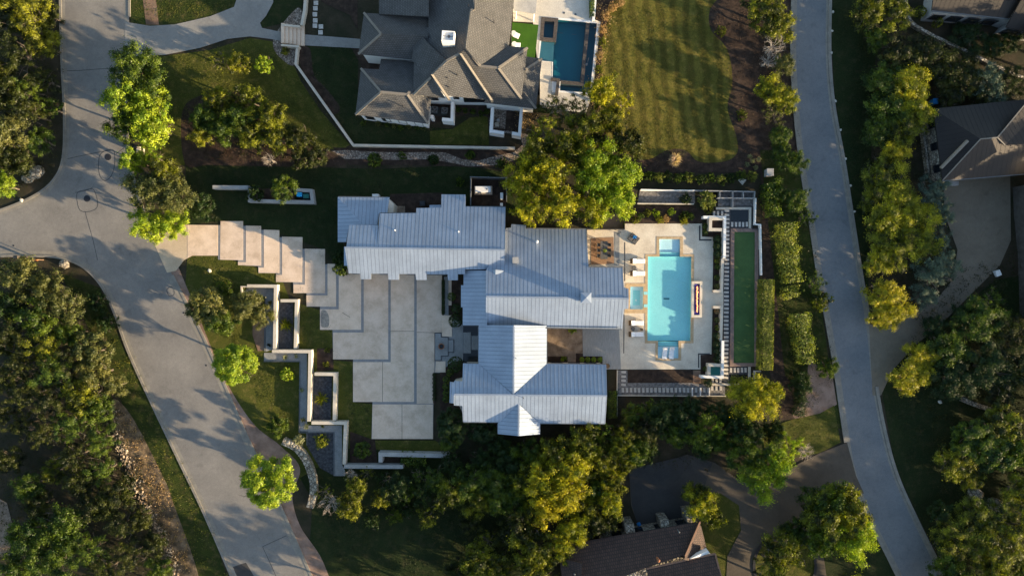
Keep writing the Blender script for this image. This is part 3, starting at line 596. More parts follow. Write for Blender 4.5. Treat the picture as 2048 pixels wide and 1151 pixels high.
manhole(216, 314, 'round iron manhole cover inside the rounded patch seam, upper of the two'); manhole(174, 397, 'round iron manhole cover near the side street mouth, lower of the two')
for px, py, lb in ((27, 491, 'small round valve cap in the asphalt beside the timber post'), (367, 625, 'small dark valve cap by the right gutter of the street'), (412, 730, 'small dark valve cap by the gutter near the lime tree')):
    p = P(px, py, .03); mb = MB(); mb.lathe((p.x, p.y, .03), [(.13, 0), (.13, .015)], 14); tag(mb.build('valve_cap', M['dark']), lb, 'valve cap')
o = sheet('asphalt_patch', [(461, 1134), (492, 1124), (508, 1151), (515, 1180), (475, 1180)], .037, M['drive_dark'])
# the big forecourt and its stepping drive
g_out('driveway', [(300, 468), (345, 462), (374, 449), (436, 450), (436, 511), (385, 511), (368, 520), (352, 541), (334, 545)], .05, M['apron'])
g_out('driveway', [(435, 450), (441, 450), (441, 443), (486, 443), (486, 451.5), (522, 451.5), (522, 459.5), (558.5, 460), (558.5, 474), (605, 474), (605, 497.5), (650, 497.5), (650, 528), (672, 528), (672, 537), (722, 546), (884, 545), (884, 664), (869, 665), (866, 877), (743, 877), (745, 803), (706, 803), (706, 718), (666, 718), (665, 659), (640, 659), (640, 613), (613, 613), (613, 586), (587, 586), (586, 564), (552, 564), (552, 546), (517, 546), (516, 532), (476, 530), (476, 520), (436, 519)], .045, M['band'])
SL = [[(375, 449.5), (435, 450), (435, 510.5), (385, 510.5), (375, 515)], [(441, 442), (486, 442), (486, 520), (440, 519)], [(491.5, 451), (522, 451.5), (522, 531), (476, 530), (476, 523.5), (491.5, 524)], [(527.5, 459), (558.5, 460), (558.5, 546), (517, 545), (517, 534.5), (527.5, 535)],
      [(564, 473), (605, 474), (604, 564), (552, 563), (552, 549), (564, 549.5)], [(609.5, 497), (650, 498), (650, 586), (587, 585.5), (587, 568.5), (609.5, 569)], [(655, 527), (672, 527.5), (672, 613), (613, 612), (613, 590), (655, 590.5)],
      [(677.5, 536), (722, 545), (722, 659), (640, 659), (640, 618), (677.5, 618)], [(727.5, 545), (776.5, 545), (776.5, 718), (666, 718), (666, 664.5), (727.5, 664.5)], [(781.5, 545), (828.5, 545), (828, 803), (706, 803), (706, 723.5), (781.5, 723.5)],
      [(833.5, 545), (884, 545), (884, 664), (869.5, 665), (868, 806.5), (833.5, 806.5)], [(745, 808), (866, 808), (866, 877), (743.5, 877)]]
for s in SL: sheet('driveway', s, .065, M['slab'], thick=.06)
for a, b in (((781, 662), (828, 662)), ((834, 664), (884, 665)), ((765, 723), (765, 803)), ((804, 808), (804, 877)), ((685, 625), (700, 634))):
    strip('expansion_joint', [a, b], .05, .07, M['seal'])
o = sheet('damp_stain', smooth([(642, 622), (652, 621), (658, 634), (657, 652), (648, 654), (642, 650)], 5, True), .069, surf('damp_concrete', [(.2, .18, .155), (.34, .3, .25)], 2.5, 11, bs=.2))
# entry walk
sheet('entry_walk', [(888, 553), (897, 553), (897, 630), (926, 650), (926, 725), (905, 740), (880, 745), (869, 745), (869, 665), (884, 655), (888, 630)], .04, M['stonegrey'])
for pts, m in (([(884, 630), (904, 630), (904, 673), (884, 672)], 'slab'), ([(872, 722), (891, 722), (891, 744), (870, 744)], 'slab'), ([(897, 556), (903, 556), (903, 610), (897, 610)], 'slab')): sheet('paving_slab', pts, .11, M[m], thick=.1)
sheet('planting_bed', [(897, 556), (925, 556), (925, 650), (904, 630), (897, 615)], .05, M['soil'])
sheet('planting_bed', [(885, 556), (888, 556), (888, 627), (885, 627)], .055, M['soil']); sheet('planting_bed', [(866, 745), (871, 745), (871, 806), (866, 806)], .072, M['soil'])
sheet('planting_bed', [(880, 745), (905, 722), (926, 722), (926, 860), (895, 880), (880, 810)], .045, M['soil'])
FB = [(869, 665), (883, 665), (883, 673), (897, 673), (897, 678), (908, 678), (908, 704.5), (897, 704.5), (897, 712), (883, 712), (883, 721), (869, 721)]
sheet('paving_border', FB, .12, M['seal'], thick=.1)
sheet('paving_slab', [(870.3, 666.3), (881.7, 666.3), (881.7, 674.3), (895.7, 674.3), (895.7, 710.7), (881.7, 710.7), (881.7, 719.7), (870.3, 719.7)], .135, M['stonegrey']); sheet('paving_slab', [(897, 679.3), (906.7, 679.3), (906.7, 703.2), (897, 703.2)], .135, M['stonegrey'])
sheet('reflecting_pond', [(926, 650), (957, 650), (957, 723), (926, 722)], .08, M['blackpond'], thick=.05)
for pts in ([(926.5, 664), (941.5, 664), (941.5, 706), (926.5, 706)], [(943, 671), (956, 671), (956, 699), (943, 699)]): sheet('paving_slab', pts, .2, M['stonegrey'], thick=.15)
# pool terrace
DK = [(1174, 456), (1228, 458), (1250, 447), (1404, 447), (1404, 473), (1427, 474), (1425, 583), (1449, 583), (1449, 612), (1425, 612), (1423, 708), (1401, 709), (1401, 738), (1242, 738), (1238, 657), (1240, 600), (1176, 536)]
CO = [(1313, 473), (1366, 473), (1366, 508), (1388.5, 508), (1387, 686), (1362.5, 686), (1362.5, 720.5), (1311, 720.5), (1311, 686), (1289.5, 686), (1290, 626), (1250, 626), (1251, 566), (1290, 566), (1290.5, 508), (1313, 508)]
sheet('pool_deck', DK, .02, M['deck'], holes=[[p for p in CO]])
for pts in ([(1398, 451), (1401, 451), (1401, 478), (1423, 478), (1423, 481), (1398, 481)], [(1396, 706), (1420, 706), (1420, 708.5), (1398.5, 708.5), (1398.5, 735), (1396, 735)]): sheet('paving_border', pts, .026, M['seal'])
for a, b in (((1249.5, 484), (1249.5, 562)), ((1248, 628), (1247.5, 706))): strip('slot_drain', [a, b], .12, .028, M['dark'])
sheet('courtyard_paving', [(1094, 655), (1152, 655), (1166, 655), (1166, 712), (1163, 727), (1094, 727)], .02, M['flag']); sheet('timber_deck', [(1165, 655), (1238, 655), (1242, 738), (1212, 738), (1205, 726), (1205, 712), (1166, 712)], .05, M['greywood'], thick=.04)
sheet('planting_bed', [(1094, 712), (1135, 712), (1135, 727), (1094, 727)], .05, M['soil']); sheet('planting_bed', [(1152, 706), (1166, 706), (1166, 712), (1204, 712), (1204, 727), (1152, 727)], .056, M['soil'])
sheet('timber_deck', [(1182, 476), (1227, 474), (1228, 527), (1182, 529)], .05, M['wood'], thick=.03)
sheet('timber_deck', [(1205, 430), (1250, 430), (1250, 457), (1205, 457)], .05, M['wood'], thick=.03)
sheet('planting_bed', [(1252, 412), (1390, 412), (1404, 430), (1404, 446), (1250, 446)], .03, M['soil'])
sheet('gravel_bed', [(1280, 379), (1390, 379), (1390, 406), (1275, 406)], .026, M['greygravel']); sheet('gravel_bed', [(1436, 385), (1510, 385), (1510, 412), (1436, 412)], .024, M['greygravel'])
sheet('planting_bed', [(1404, 447), (1448, 430), (1448, 515), (1443, 583), (1427, 583), (1427, 474), (1404, 473)], .034, M['soil']); sheet('planting_bed', [(1427, 612), (1447, 612), (1447, 755), (1401, 755), (1401, 709), (1424, 709)], .034, M['soil'])
sheet('gravel_strip', [(1448, 414), (1462, 414), (1462, 766), (1446, 766)], .03, M['bluegravel']); sheet('gravel_strip', [(1424, 420), (1448, 420), (1448, 434), (1424, 434)], .028, M['bluegravel']); sheet('gravel_strip', [(1462, 442), (1498, 442), (1498, 457), (1462, 457)], .026, M['bluegravel'])
sheet('gravel_strip', [(1458, 733), (1496, 733), (1496, 748), (1458, 748)], .026, M['bluegravel']); sheet('gravel_strip', [(1422, 756), (1446, 756), (1446, 767), (1422, 767)], .028, M['bluegravel'])
sheet('reflecting_pond', [(1462, 419), (1497, 419), (1497, 442), (1462, 442)], .05, M['blackpond'], thick=.04); sheet('reflecting_pond', [(1459, 748), (1496, 748), (1496, 766), (1459, 766)], .05, M['blackpond'], thick=.04)
sheet('gravel_strip', [(1236, 740), (1255, 740), (1255, 765), (1385, 765), (1400, 768), (1450, 768), (1450, 790), (1236, 790)], .024, M['greygravel']); sheet('planting_bed', [(1256, 739.5), (1386, 739.5), (1386, 765), (1256, 765)], .03, M['soil'])
sheet('gravel_bed', [(386, 740), (1386, 740), (1402, 740), (1402, 766), (1386, 766)][1:], .032, M['dirt'])
sheet('service_yard', [(942, 354), (1012, 355), (1012, 412), (942, 411)], .03, M['soil']); sheet('service_yard', [(780, 388), (885, 385), (885, 425), (780, 425)], .028, M['soil']); sheet('paving_slab', [(786, 412), (810, 412), (810, 425), (786, 425)], .06, M['flag'], thick=.04)
# patio of the grey-roofed house
PT = [(1026, 18), (1074, 0), (1074, -30), (1192, -30), (1183, 37), (1201, 44), (1185, 188), (1172, 226), (1080, 215), (1080, 122), (1074, 115), (1066, 45), (1026, 43)]
PI2 = [(1083, 33), (1186, 41), (1197, 49), (1182, 189), (1104, 184), (1104, 124), (1076, 122)]
M['patio'] = surf('cream_patio_stone', [(.5, .46, .4), (.6, .56, .49)], .6, 9, bs=.2)
sheet('pool_patio', PT, .03, M['patio'], holes=[PI2]); sheet('turf_lawn', [(1025, 45), (1077, 50), (1070, 116), (1020, 112)], .04, M['turf'])
for px, py in ((1128, 26), (1151, 29)):
    p = P(px, py, .03); mb = MB(); mb.lathe((p.x, p.y, .035), [(.16, 0), (.16, .02)], 14); tag(mb.build('drain_cover', M['gutter']), 'round grey deck drain, %s of the two beside the dark blue pool' % ('left' if px < 1140 else 'right'), 'drain')
# ---------------------------------------------------------------- houses
def plane3(ctrl):
    a, b, c = [P(*q) for q in ctrl]; n = (b - a).cross(c - a).normalized()
    if n.z < 0: n = -n
    return -n.x / n.z, -n.y / n.z, a.z + (n.x * a.x + n.y * a.y) / n.z      # z = bx*x + by*y + c
def onplane(px, py, pl):
    X = (px - 1024) * K; Y = (575.5 - py) * K; g = pl[0] * X + pl[1] * Y
    z = (pl[2] + g) / (1 + g / H); s = 1 - z / H; return Vector((X * s, Y * s, z))
def roof(name, faces, m, seam_m, parent, seams=True, ridges=(), thick=.16, sp=.52, rw=.22, rh=.07, ridge_m=None):
    """faces: (pixel outline, three control points with heights [, forced seam direction])"""
    bm = bmesh.new(); uvl = bm.loops.layers.uv.new('UVMap'); mb = MB(); mb.bm.free(); mb.bm = bm
    for fc in faces:
        pts, ctrl = fc[0], fc[1]; pl = plane3(ctrl); top = [onplane(x, y, pl) for x, y in pts]
        g = Vector((pl[0], pl[1])); g = g.normalized() if g.length > 1e-4 else Vector((0, 1)); u = Vector((-g.y, g.x)); sl = math.sqrt(1 + pl[0] ** 2 + pl[1] ** 2)
        fs = mb.prism([p - Vector((0, 0, thick)) for p in top], top)
        for f in fs:
            for l in f.loops: l[uvl].uv = (l.vert.co.x * u.x + l.vert.co.y * u.y, (l.vert.co.x * g.x + l.vert.co.y * g.y) * sl)
        if seams:
            q = [(p.x * u.x + p.y * u.y, p.x * g.x + p.y * g.y) for p in top]; u0 = min(a[0] for a in q); u1 = max(a[0] for a in q); k = math.ceil((u0 + .05) / sp)
            while k * sp < u1 - .03:
                uu = k * sp + 1e-4; hits = []
                for i in range(len(q)):
                    a, b = q[i], q[(i + 1) % len(q)]
                    if (a[0] > uu) != (b[0] > uu): hits.append(a[1] + (uu - a[0]) / (b[0] - a[0]) * (b[1] - a[1]))
                hits.sort()
                for v0, v1 in zip(hits[::2], hits[1::2]):
                    if v1 - v0 < .15: continue
                    A = u * uu + g * (v0 + .03); B = u * uu + g * (v1 - .03)
                    mb.bar((A.x, A.y, pl[0] * A.x + pl[1] * A.y + pl[2] - .005), (B.x, B.y, pl[0] * B.x + pl[1] * B.y + pl[2] - .005), .04, .014, 1)
                k += 1
    for a, b in ridges: mb.bar(P(*a) - Vector((0, 0, .02)), P(*b) - Vector((0, 0, .02)), rw, rh, 2)
    return mb.build(name, [m, seam_m, ridge_m or m], parent)
def body(name, pts, m, parent, z0=-.02, drop=.24):
    top = [P(*p) - Vector((0, 0, drop)) for p in pts]; mb = MB(); mb.prism([(p.x, p.y, z0) for p in top], [tuple(p) for p in top]); return mb.build(name, m, parent)
def gutter(a, b, parent, z):
    mb = MB(); A, B = P(*a, z), P(*b, z); mb.bar(A - Vector((0, 0, .16)), B - Vector((0, 0, .16)), .12, .13); return mb.build('gutter', M['gutter'], parent)
def window(parent, A, B, t, wd, ht, sill, name='window'):
    """on the wall line from world A to B (2D, outside on the right hand); t along it"""
    A = Vector(A[:2]); B = Vector(B[:2]); d = (B - A).normalized(); n = Vector((d.y, -d.x)); c = A.lerp(B, t); ang = math.atan2(d.y, d.x)
    mb = MB()
    for s in (-1, 1):
        e = c + d * s * (wd / 2) + n * .03; mb.box((e.x, e.y, sill + ht / 2), (.08, .1, ht + .16), ang)
    for zz in (sill - .04, sill + ht + .04): e = c + n * .032; mb.box((e.x, e.y, zz), (wd - .09, .1, .08), ang)
    w_ = mb.build(name, M['dark'], parent); mb = MB(); e = c + n * .01; mb.box((e.x, e.y, sill + ht / 2), (wd - .09, .04, ht - .01), ang); mb.build('pane', M['glass'], w_); return w_
def windows(parent, a, b, z, n, wd, ht, sill, **k):
    A, B = P(*a, z), P(*b, z)
    for i in range(n): window(parent, A, B, (i + .5) / n, wd, ht, sill, **k)
# ===== the silver-roofed house
ZF = .88
h1 = empty('modern_house', 'sprawling pale stucco house under blue-silver standing seam metal roofs beside the bright pool', 'house', P(1060, 620, 0))
# garage wing
gS = [(694, 495, 6.1), (1010, 500, 6.1), (850, 547, 4.6)]; gN = [(694, 495, 6.1), (1010, 500, 6.1), (850, 426, 4.4)]
GF = [([(689.5, 494.5), (1010, 499.5), (1010.5, 538.5), (930, 538.5), (930, 548), (916, 548), (916, 560), (896, 560), (895, 548), (853.5, 548), (853.5, 559.5), (832.5, 559.5), (831, 547.5), (798, 547.5), (798, 559), (777, 559), (776, 547), (742, 547), (742, 558), (721, 558), (720, 547), (697, 546)], gS),
      ([(692, 494.5), (754, 495), (756, 450), (699, 449.5)], [(694, 495, 6.1), (754, 495.5, 6.1), (725, 449.5, 4.9)]),
      ([(754, 495), (1010, 499.5), (1011, 414), (931, 413), (931, 389), (883, 388.5), (882.5, 415), (832.5, 416), (832.5, 426), (759.5, 426.5)], gN)]
roof('garage_roof', GF, M['metal'], M['seam'], h1, ridges=[((689.5, 494.7, 6.1), (1010, 499.7, 6.1))])
roof('entry_canopy_roof', [([(675.5, 394), (726, 449.5), (699, 449.5), (692, 484), (675.5, 484)], [(675.5, 394, 3.2), (675.5, 484, 3.2), (726, 449.5, 4.25)]), ([(675.5, 394), (779, 395), (774.5, 427), (757.5, 427), (755, 449.5), (726, 449.5)], [(675.5, 394, 3.2), (779, 395, 3.2), (726, 449.5, 4.25)])], M['metal'], M['seam'], h1)
roof('side_lean_to_roof', [([(688, 493), (692, 493.2), (696, 531.5), (688, 531)], [(688, 493, 3.6), (688, 531, 3.6), (695, 510, 3.75)])], M['metal'], M['seam'], h1, seams=False)
roof('side_lean_to_roof', [([(859, 410), (882, 409.5), (882.5, 427), (877, 427), (877, 416), (859, 416)], [(859, 410, 3.2), (882, 410, 3.2), (870, 427, 3.5)])], M['metal'], M['seam'], h1, seams=False)
body('wall', [(700, 544, 4.5), (928, 546, 4.5), (928, 537, 4.7), (1007, 537, 4.7), (1007, 500, 5.9), (1007, 417, 4.1), (764, 429, 4.4), (760, 495, 5.9), (697, 494, 5.9)], M['plaster'], h1)
body('wall', [(679, 397, 3.2), (776, 398, 3.2), (773, 450, 3.9), (700, 450, 3.9), (695, 481, 3.2), (679, 481, 3.2)], M['plaster'], h1)
body('wall', [(886, 391, 3.1), (928, 391, 3.1), (928, 420, 3.6), (886, 420, 3.6)], M['plaster'], h1)
body('gable_wall', [(776, 396, 3.4), (788, 408, 3.1), (786, 426, 3.1), (774, 426, 3.4)], M['plaster'], h1, drop=.1)
gutter((697, 546.6), (720, 547.6), h1, 4.1)
for a, b in (((743, 548), (776, 548)), ((799, 548.5), (831, 548.5)), ((854, 549), (894, 549)), ((931, 539.3), (1010, 539.3))): gutter(a, b, h1, 4.05)
for a, b in (((1011, 413), (932, 412.4)), ((832, 425.5), (759, 425.8)), ((779, 394.2), (676, 393.2))): gutter(a, b, h1, 3.7 if a[0] > 1000 else (3.85 if a[0] > 800 else 3.2))
for i, px in enumerate((709, 759, 787, 815, 843, 873)):           # garage doors set between the roof's stepped eaves
    A = P(px - 11, 545, 4.1); B = P(px + 11, 545, 4.1)
    if i in (0,): windows(h1, (702, 545), (718, 545), 4.1, 1, .9, 1.4, 1.0); continue
    if i > 4: continue
    mb = MB(); mb.box(((A.x + B.x) / 2, A.y - .03, 1.25), (abs(B.x - A.x) * .9, .08, 2.5)); dr = mb.build('garage_door', M['greywood'], h1)
    mb = MB()
    for z_ in (.5, 1.0, 1.5, 2.0): mb.box(((A.x + B.x) / 2, A.y - .085, z_), (abs(B.x - A.x) * .9, .03, .03))
    mb.build('door_seam', M['dark'], dr)
windows(h1, (1000, 417), (940, 416), 3.7, 2, 1.4, 1.2, 1.1); windows(h1, (679, 404), (679, 478), 3.2, 2, 1.2, 1.3, .9)
# main block
mS = [(972, 593, 6.6), (1257, 597, 6.6), (1100, 656, 4.7)]; mN = [(972, 593, 6.6), (1257, 597, 6.6), (1100, 458, 3.6)]
roof('main_roof', [([(972, 592.7), (1257.5, 596.5), (1257, 617), (1248, 618), (1244.5, 657.5), (971.5, 652.5)], mS),
      ([(972, 592.7), (1257.5, 596.5), (1257, 577), (1248, 574.5), (1245, 534.5), (1177, 534), (1173, 458), (1052, 457), (1052, 450), (1023, 448), (1022, 455), (1012, 456), (972, 541)], mN)], M['metal'], M['seam'], h1, ridges=[((972, 592.8, 6.6), (1257.5, 596.6, 6.6))])
roof('west_lean_to_roof', [([(927, 541), (974, 541), (974, 652), (958, 652), (958, 650), (925.5, 649.5), (925.5, 614.5), (922, 613.5), (922, 570), (927, 570)], [(925, 541, 3.9), (925, 650, 3.9), (974, 600, 5.3)])], M['metal'], M['seam'], h1)
body('wall', [(976, 650, 4.7), (1238, 655, 4.7), (1242, 615, 5.7), (1250, 597, 6.4), (1242, 577, 5.9), (1240, 538, 5.0), (1172, 536, 4.9), (1169, 461, 3.7), (1018, 460, 3.7), (977, 545, 5.1), (976, 593, 6.4)], M['plaster'], h1, drop=.3)
body('wall', [(930, 545, 3.9), (975, 545, 5.0), (975, 647, 5.0), (930, 646, 3.9)], M['plaster'], h1, drop=.3)
for a, b, z_ in (((972, 653.2), (1244, 658.3), 5.1), ((1173, 457.4), (1053, 456.4), 3.9), ((1245, 533.8), (1178, 533.3), 5.4), ((958, 651.5), (925, 650.3), 3.9)): gutter(a, b, h1, z_)
# link wing with the north-south ridge, and the south wing
cW = [(1027.5, 655, 6.8), (1027, 788, 6.8), (957, 700, 4.9)]; cE = [(1027.5, 655, 6.8), (1027, 788, 6.8), (1093, 700, 5.0)]
roof('link_roof', [([(957.5, 650), (1027.5, 650), (1026.5, 788), (957, 727)], cW), ([(1027.5, 650), (1093.5, 651), (1093, 727), (1026.5, 788)], cE)], M['metal'], M['seam'], h1, ridges=[((1027.5, 652, 6.8), (1027, 788, 6.8))])
sN = [(908, 788, 6.8), (1214, 791, 6.8), (1100, 727.5, 4.95)]; sS = [(908, 788, 6.8), (1214, 791, 6.8), (1070, 845, 5.1)]
roof('south_wing_roof', [([(908, 788), (1026.5, 789), (957, 727), (926, 726.5), (925, 762), (909, 761), (908, 764), (900, 763), (899, 805), (907.5, 806)], sN), ([(1026.5, 789), (1214, 791), (1212.5, 729), (1093, 727)], sN),
      ([(908, 788), (1214, 791), (1210.5, 846.5), (1080, 845.5), (1037.5, 806), (1000, 843.5), (926, 843), (924.5, 811), (908, 810)], sS)], M['metal'], M['seam'], h1, ridges=[((908, 788.2, 6.8), (1214, 791.2, 6.8))])
eW = [(1037.5, 806, 6.2), (1037.5, 871, 6.2), (996, 850, 4.95)]; eE = [(1037.5, 806, 6.2), (1037.5, 871, 6.2), (1080, 850, 4.95)]
roof('bay_roof', [([(1037.5, 804), (1037.3, 871), (996, 867), (996, 845)], eW), ([(1037.5, 804), (1080.5, 846), (1080, 867.5), (1037.3, 871)], eE)], M['metal'], M['seam'], h1, ridges=[((1037.5, 806, 6.2), (1037.3, 871, 6.2))])
body('wall', [(961, 652, 4.9), (1027, 652, 6.7), (1090, 652, 5.0), (1090, 735, 5.0), (961, 735, 4.9)], M['plaster'], h1, drop=.3)
body('wall', [(930, 730, 4.95), (1208, 732, 4.95), (1210, 791, 6.7), (1206, 843, 5.1), (930, 840, 5.1), (916, 806, 6.0), (905, 800, 6.2), (905, 768, 6.0), (930, 762, 5.9)], M['plaster'], h1, drop=.35)
body('wall', [(1000, 845, 4.95), (1000, 862, 4.95), (1037.5, 866, 6.1), (1076, 862, 4.95), (1076, 845, 4.95)], M['plaster'], h1, drop=.3)
for a, b, z_ in (((1212, 728), (1095, 726.4), 4.95), ((956.3, 727), (926, 725.8), 4.95), ((996, 844), (927, 843.8), 5.1), ((1081, 846.4), (1210, 847.3), 5.1), ((995.4, 867), (995.4, 846), 4.95), ((1093.7, 726), (1093.7, 652), 5.0), ((956.8, 652), (956.8, 726), 4.9)): gutter(a, b, h1, z_)
windows(h1, (1169, 461), (1020, 460), 4, 4, 1.6, 1.6, .6); windows(h1, (980, 651), (1238, 655.5), 5.1, 6, 1.6, 2.1, .3); windows(h1, (1241, 650), (1243, 540), 5.2, 3, 1.7, 2.2, .2); windows(h1, (1170, 534), (1169, 464), 4.2, 2, 1.9, 2.2, .1)
windows(h1, (932, 842), (995, 843), 5.1, 2, 1.5, 1.6, .8); windows(h1, (1082, 843.5), (1204, 845), 5.1, 4, 1.5, 1.8, .6); windows(h1, (1208, 840), (1210, 735), 5.1, 2, 1.6, 1.8, .6); windows(h1, (1090, 722), (1090, 660), 5.0, 2, 1.8, 2.2, .2); windows(h1, (1204, 731.5), (1100, 730), 4.95, 3, 1.5, 1.6, .8)
windows(h1, (960, 660), (960, 716), 4.9, 1, 2.2, 2.4, .1, name='entry_glazing')
# chimney with its small pyramid cap, vents
c0 = P(1172, 595, 7.9); mb = MB(); mb.box((c0.x, c0.y, 6.4), (1.25, 1.2, 1.3)); ch = mb.build('chimney', M['metal'], bpy.data.objects['main_roof'])
mb = MB(); a = .68; cz = 7.06; vs = [(c0.x - a, c0.y - a, cz), (c0.x + a, c0.y - a, cz), (c0.x + a, c0.y + a, cz), (c0.x - a, c0.y + a, cz)]; mb.poly(vs[::-1])
for i in range(4): mb.poly([vs[i], vs[(i + 1) % 4], (c0.x, c0.y, cz + .16)])
o = mb.build('chimney_cap', M['metal'], h1)
def vent(px, py, z, r, h, m='white', nm='vent_pipe', par=None):
    p = P(px, py, z + h); z *= ZF; mb = MB(); mb.tube((p.x, p.y, z - .4), (p.x, p.y, z + h), r, r, 12); mb.lathe((p.x, p.y, z + h), [(r * 1.5, 0), (r * 1.5, .08), (.02, .2)], 12); return mb.build(nm, M[m], par or h1)
vent(1074, 483, 4.7, .13, .7); vent(790, 460, 4.85, .07, .35); vent(917, 463, 4.9, .07, .35); vent(1032, 716, 6.6, .04, .5, 'gutter'); vent(1047, 796, 6.5, .04, .7, 'gutter')
p = P(1031, 520, 5.6); mb = MB(); mb.box((p.x, p.y, 4.8), (.7, .7, .9)); mb.box((p.x, p.y, 5.28), (.8, .8, .07)); mb.build('roof_vent', M['greywall'], h1)
pp = [P(991, 537, 4.6), P(1011, 537, 4.6), P(998, 553, 5.4)]; mb = MB()   # small cricket behind the wing
A, B, Cc, D = P(975, 541, 4.9), P(1009, 541, 5.6), P(991, 553, 5.55), P(991, 539, 5.9); mb.poly([A, Cc, D]); mb.poly([Cc, B, D]); mb.build('roof_cricket', M['metal'], h1)
p = P(751, 391, 1.2); mb = MB(); mb.box((p.x, p.y, .6), (.85, .4, 1.2)); mb.build('utility_box', M['white'], h1)
ZF = 1.0
# ===== grey tiled house at the top
h2 = empty('tiled_house', 'large white house with many-hipped grey tile roof beside the dark blue pool', 'house', P(900, 110, 0))
def tri(pts): return ([(p[0], p[1]) for p in pts], [pts[0], pts[1], pts[2]])
E_ = 5.0
HF = [([(949, -60), (1032, -60), (1028, 0), (1018, 92), (960, 132), (931, 96), (941, 22), (949, 18)], [(949, 0, 7.9), (1027, 0, E_), (1018, 92, E_)]),
      ([(949, -60), (949, 18), (941, 22), (931, 96), (919, 108), (893, 123), (862, 152), (826, 188), (828, 124), (823, 120), (830, 57), (857, 55), (856, -60)], [(946, 0, 7.9), (931, 96, 7.9), (856, 0, 5.2)]),
      ([(960, 132), (997, 136), (1055, 96), (1018, 92)], [(960, 132, 6.9), (997, 136, 6.9), (1036, 94, 5.1)]),
      ([(997, 136), (1055, 96), (1043, 198)], [(997, 136, 6.9), (1055, 96, 5.0), (1043, 198, 5.0)]),
      ([(931, 96), (960, 132), (997, 136), (1043, 198), (981, 192), (920, 109)], [(960, 132, 6.9), (997, 136, 6.9), (1010, 195, 5.0)]),
      ([(919, 108), (979, 200), (895, 191), (864, 150), (893, 122)], [(919, 108, 8.2), (893, 122, 8.0), (930, 196, 5.2)]),
      ([(862, 155), (891, 196), (827, 189)], [(862, 155, 6.9), (893, 196, 5.3), (827, 189, 5.3)]),
      ([(728, 26), (762, 68), (717, 108)], [(728, 26, 4.2), (717, 108, 4.2), (762, 68, 5.9)]),
      ([(728, 26), (857, 33), (857, 72), (762, 68)], [(728, 26, 4.2), (857, 33, 4.2), (762, 68, 5.9)]),
      ([(762, 68), (857, 72), (850, 121), (823, 119), (717, 108)], [(762, 68, 5.9), (855, 72, 5.9), (717, 108, 4.2)]),
      ([(830, 57), (860, 90), (824, 122)], [(830, 57, 5.0), (824, 122, 5.0), (860, 90, 6.4)]), ([(860, 90), (893, 121), (862, 152), (824, 122)], [(860, 90, 6.4), (893, 121, 7.2), (824, 122, 5.0)]),
      ([(758, -60), (857, -60), (857, 33), (758, 28)], [(758, 0, 4.4), (758, 28, 4.4), (857, 0, 6.6)]),
      ([(722, 137), (762, 184), (711, 229)], [(722, 137, 3.8), (711, 229, 3.8), (762, 184, 5.5)]),
      ([(722, 137), (758, 139), (762, 118), (828, 124), (826, 188), (815, 189), (762, 184)], [(722, 137, 3.8), (758, 139, 3.8), (790, 186, 5.5)]),
      ([(762, 184), (815, 189), (856, 247.5), (711, 229)], [(762, 184, 5.5), (815, 189, 5.5), (711, 229, 3.8)]),
      ([(815, 189), (820, 183), (862, 199), (856, 247.5)], [(815, 189, 5.5), (862, 199, 3.9), (856, 247.5, 3.9)]),
      ([(1053, 113), (1084, 118), (1050, 140)], [(1053, 113, 3.6), (1084, 118, 3.6), (1050, 140, 4.6)]),
      ([(1084, 118), (1072, 217), (1043, 184), (1050, 140)], [(1084, 118, 3.6), (1072, 217, 3.6), (1046, 160, 4.7)]),
      ([(967, 205), (978, 192), (1040, 198), (1046, 182), (1072, 217)], [(967, 205, 3.6), (1072, 217, 3.6), (1010, 193, 4.3)])]
RD = [((949, 0, 7.9), (949, 18, 7.9)), ((941, 22, 7.9), (931, 96, 7.9)), ((931, 96, 7.9), (960, 132, 6.95)), ((997, 136, 6.95), (1055, 96, 5.05)), ((997, 136, 6.95), (1043, 198, 5.05)), ((893, 122, 8.0), (919, 108, 8.2)), ((864, 150, 7.1), (893, 122, 8.0)), ((827, 189, 5.35), (862, 155, 6.95)),
      ((762, 184, 5.55), (711, 229, 3.85)), ((722, 137, 3.85), (762, 184, 5.55)), ((815, 189, 5.55), (856, 247, 3.9)), ((815, 189, 5.55), (820, 183, 5.3)), ((1084, 118, 3.65), (1050, 140, 4.65)), ((1046, 184, 4.6), (1072, 217, 3.65)), ((728, 26, 4.25), (762, 68, 5.95)), ((762, 68, 5.95), (717, 108, 4.25)), ((949, 18, 7.9), (941, 22, 7.9)), ((762, 184, 5.52), (815, 189, 5.52)), ((960, 132, 6.9), (997, 136, 6.9))]
r2 = roof('tiled_roof', HF, M['shingle'], M['dark'], h2, seams=False, ridges=RD, rw=.3, rh=.1, ridge_m=M['ridge'])
for st, en in ((((919, 107, 8.75), (982, 201, 5.6)), ((917, 109, 7.6), (978, 201, 5.1))), (((862, 149, 7.75), (895, 197, 6.0)), ((861, 151, 6.9), (891, 197, 5.3)))):
    mb = MB(); a, b = [P(*q) for q in st]; c, d = [P(*q) for q in en]; o = Vector((.3, .05, -.2))
    mb.prism([tuple(v - Vector((0, 0, .9))) for v in (a, a + o, b + o, b)], [tuple(v) for v in (a, a + o, b + o, b)]); mb.build('roof_ledge', M['ridge'], r2)
body('wall', [(862, -50, 5), (1022, -50, 5), (1014, 94, 5), (1048, 100, 5), (1039, 194, 5), (982, 189, 5), (895, 188, 5), (830, 185, 5), (832, 60, 5), (862, 57, 5)], M['white'], h2)
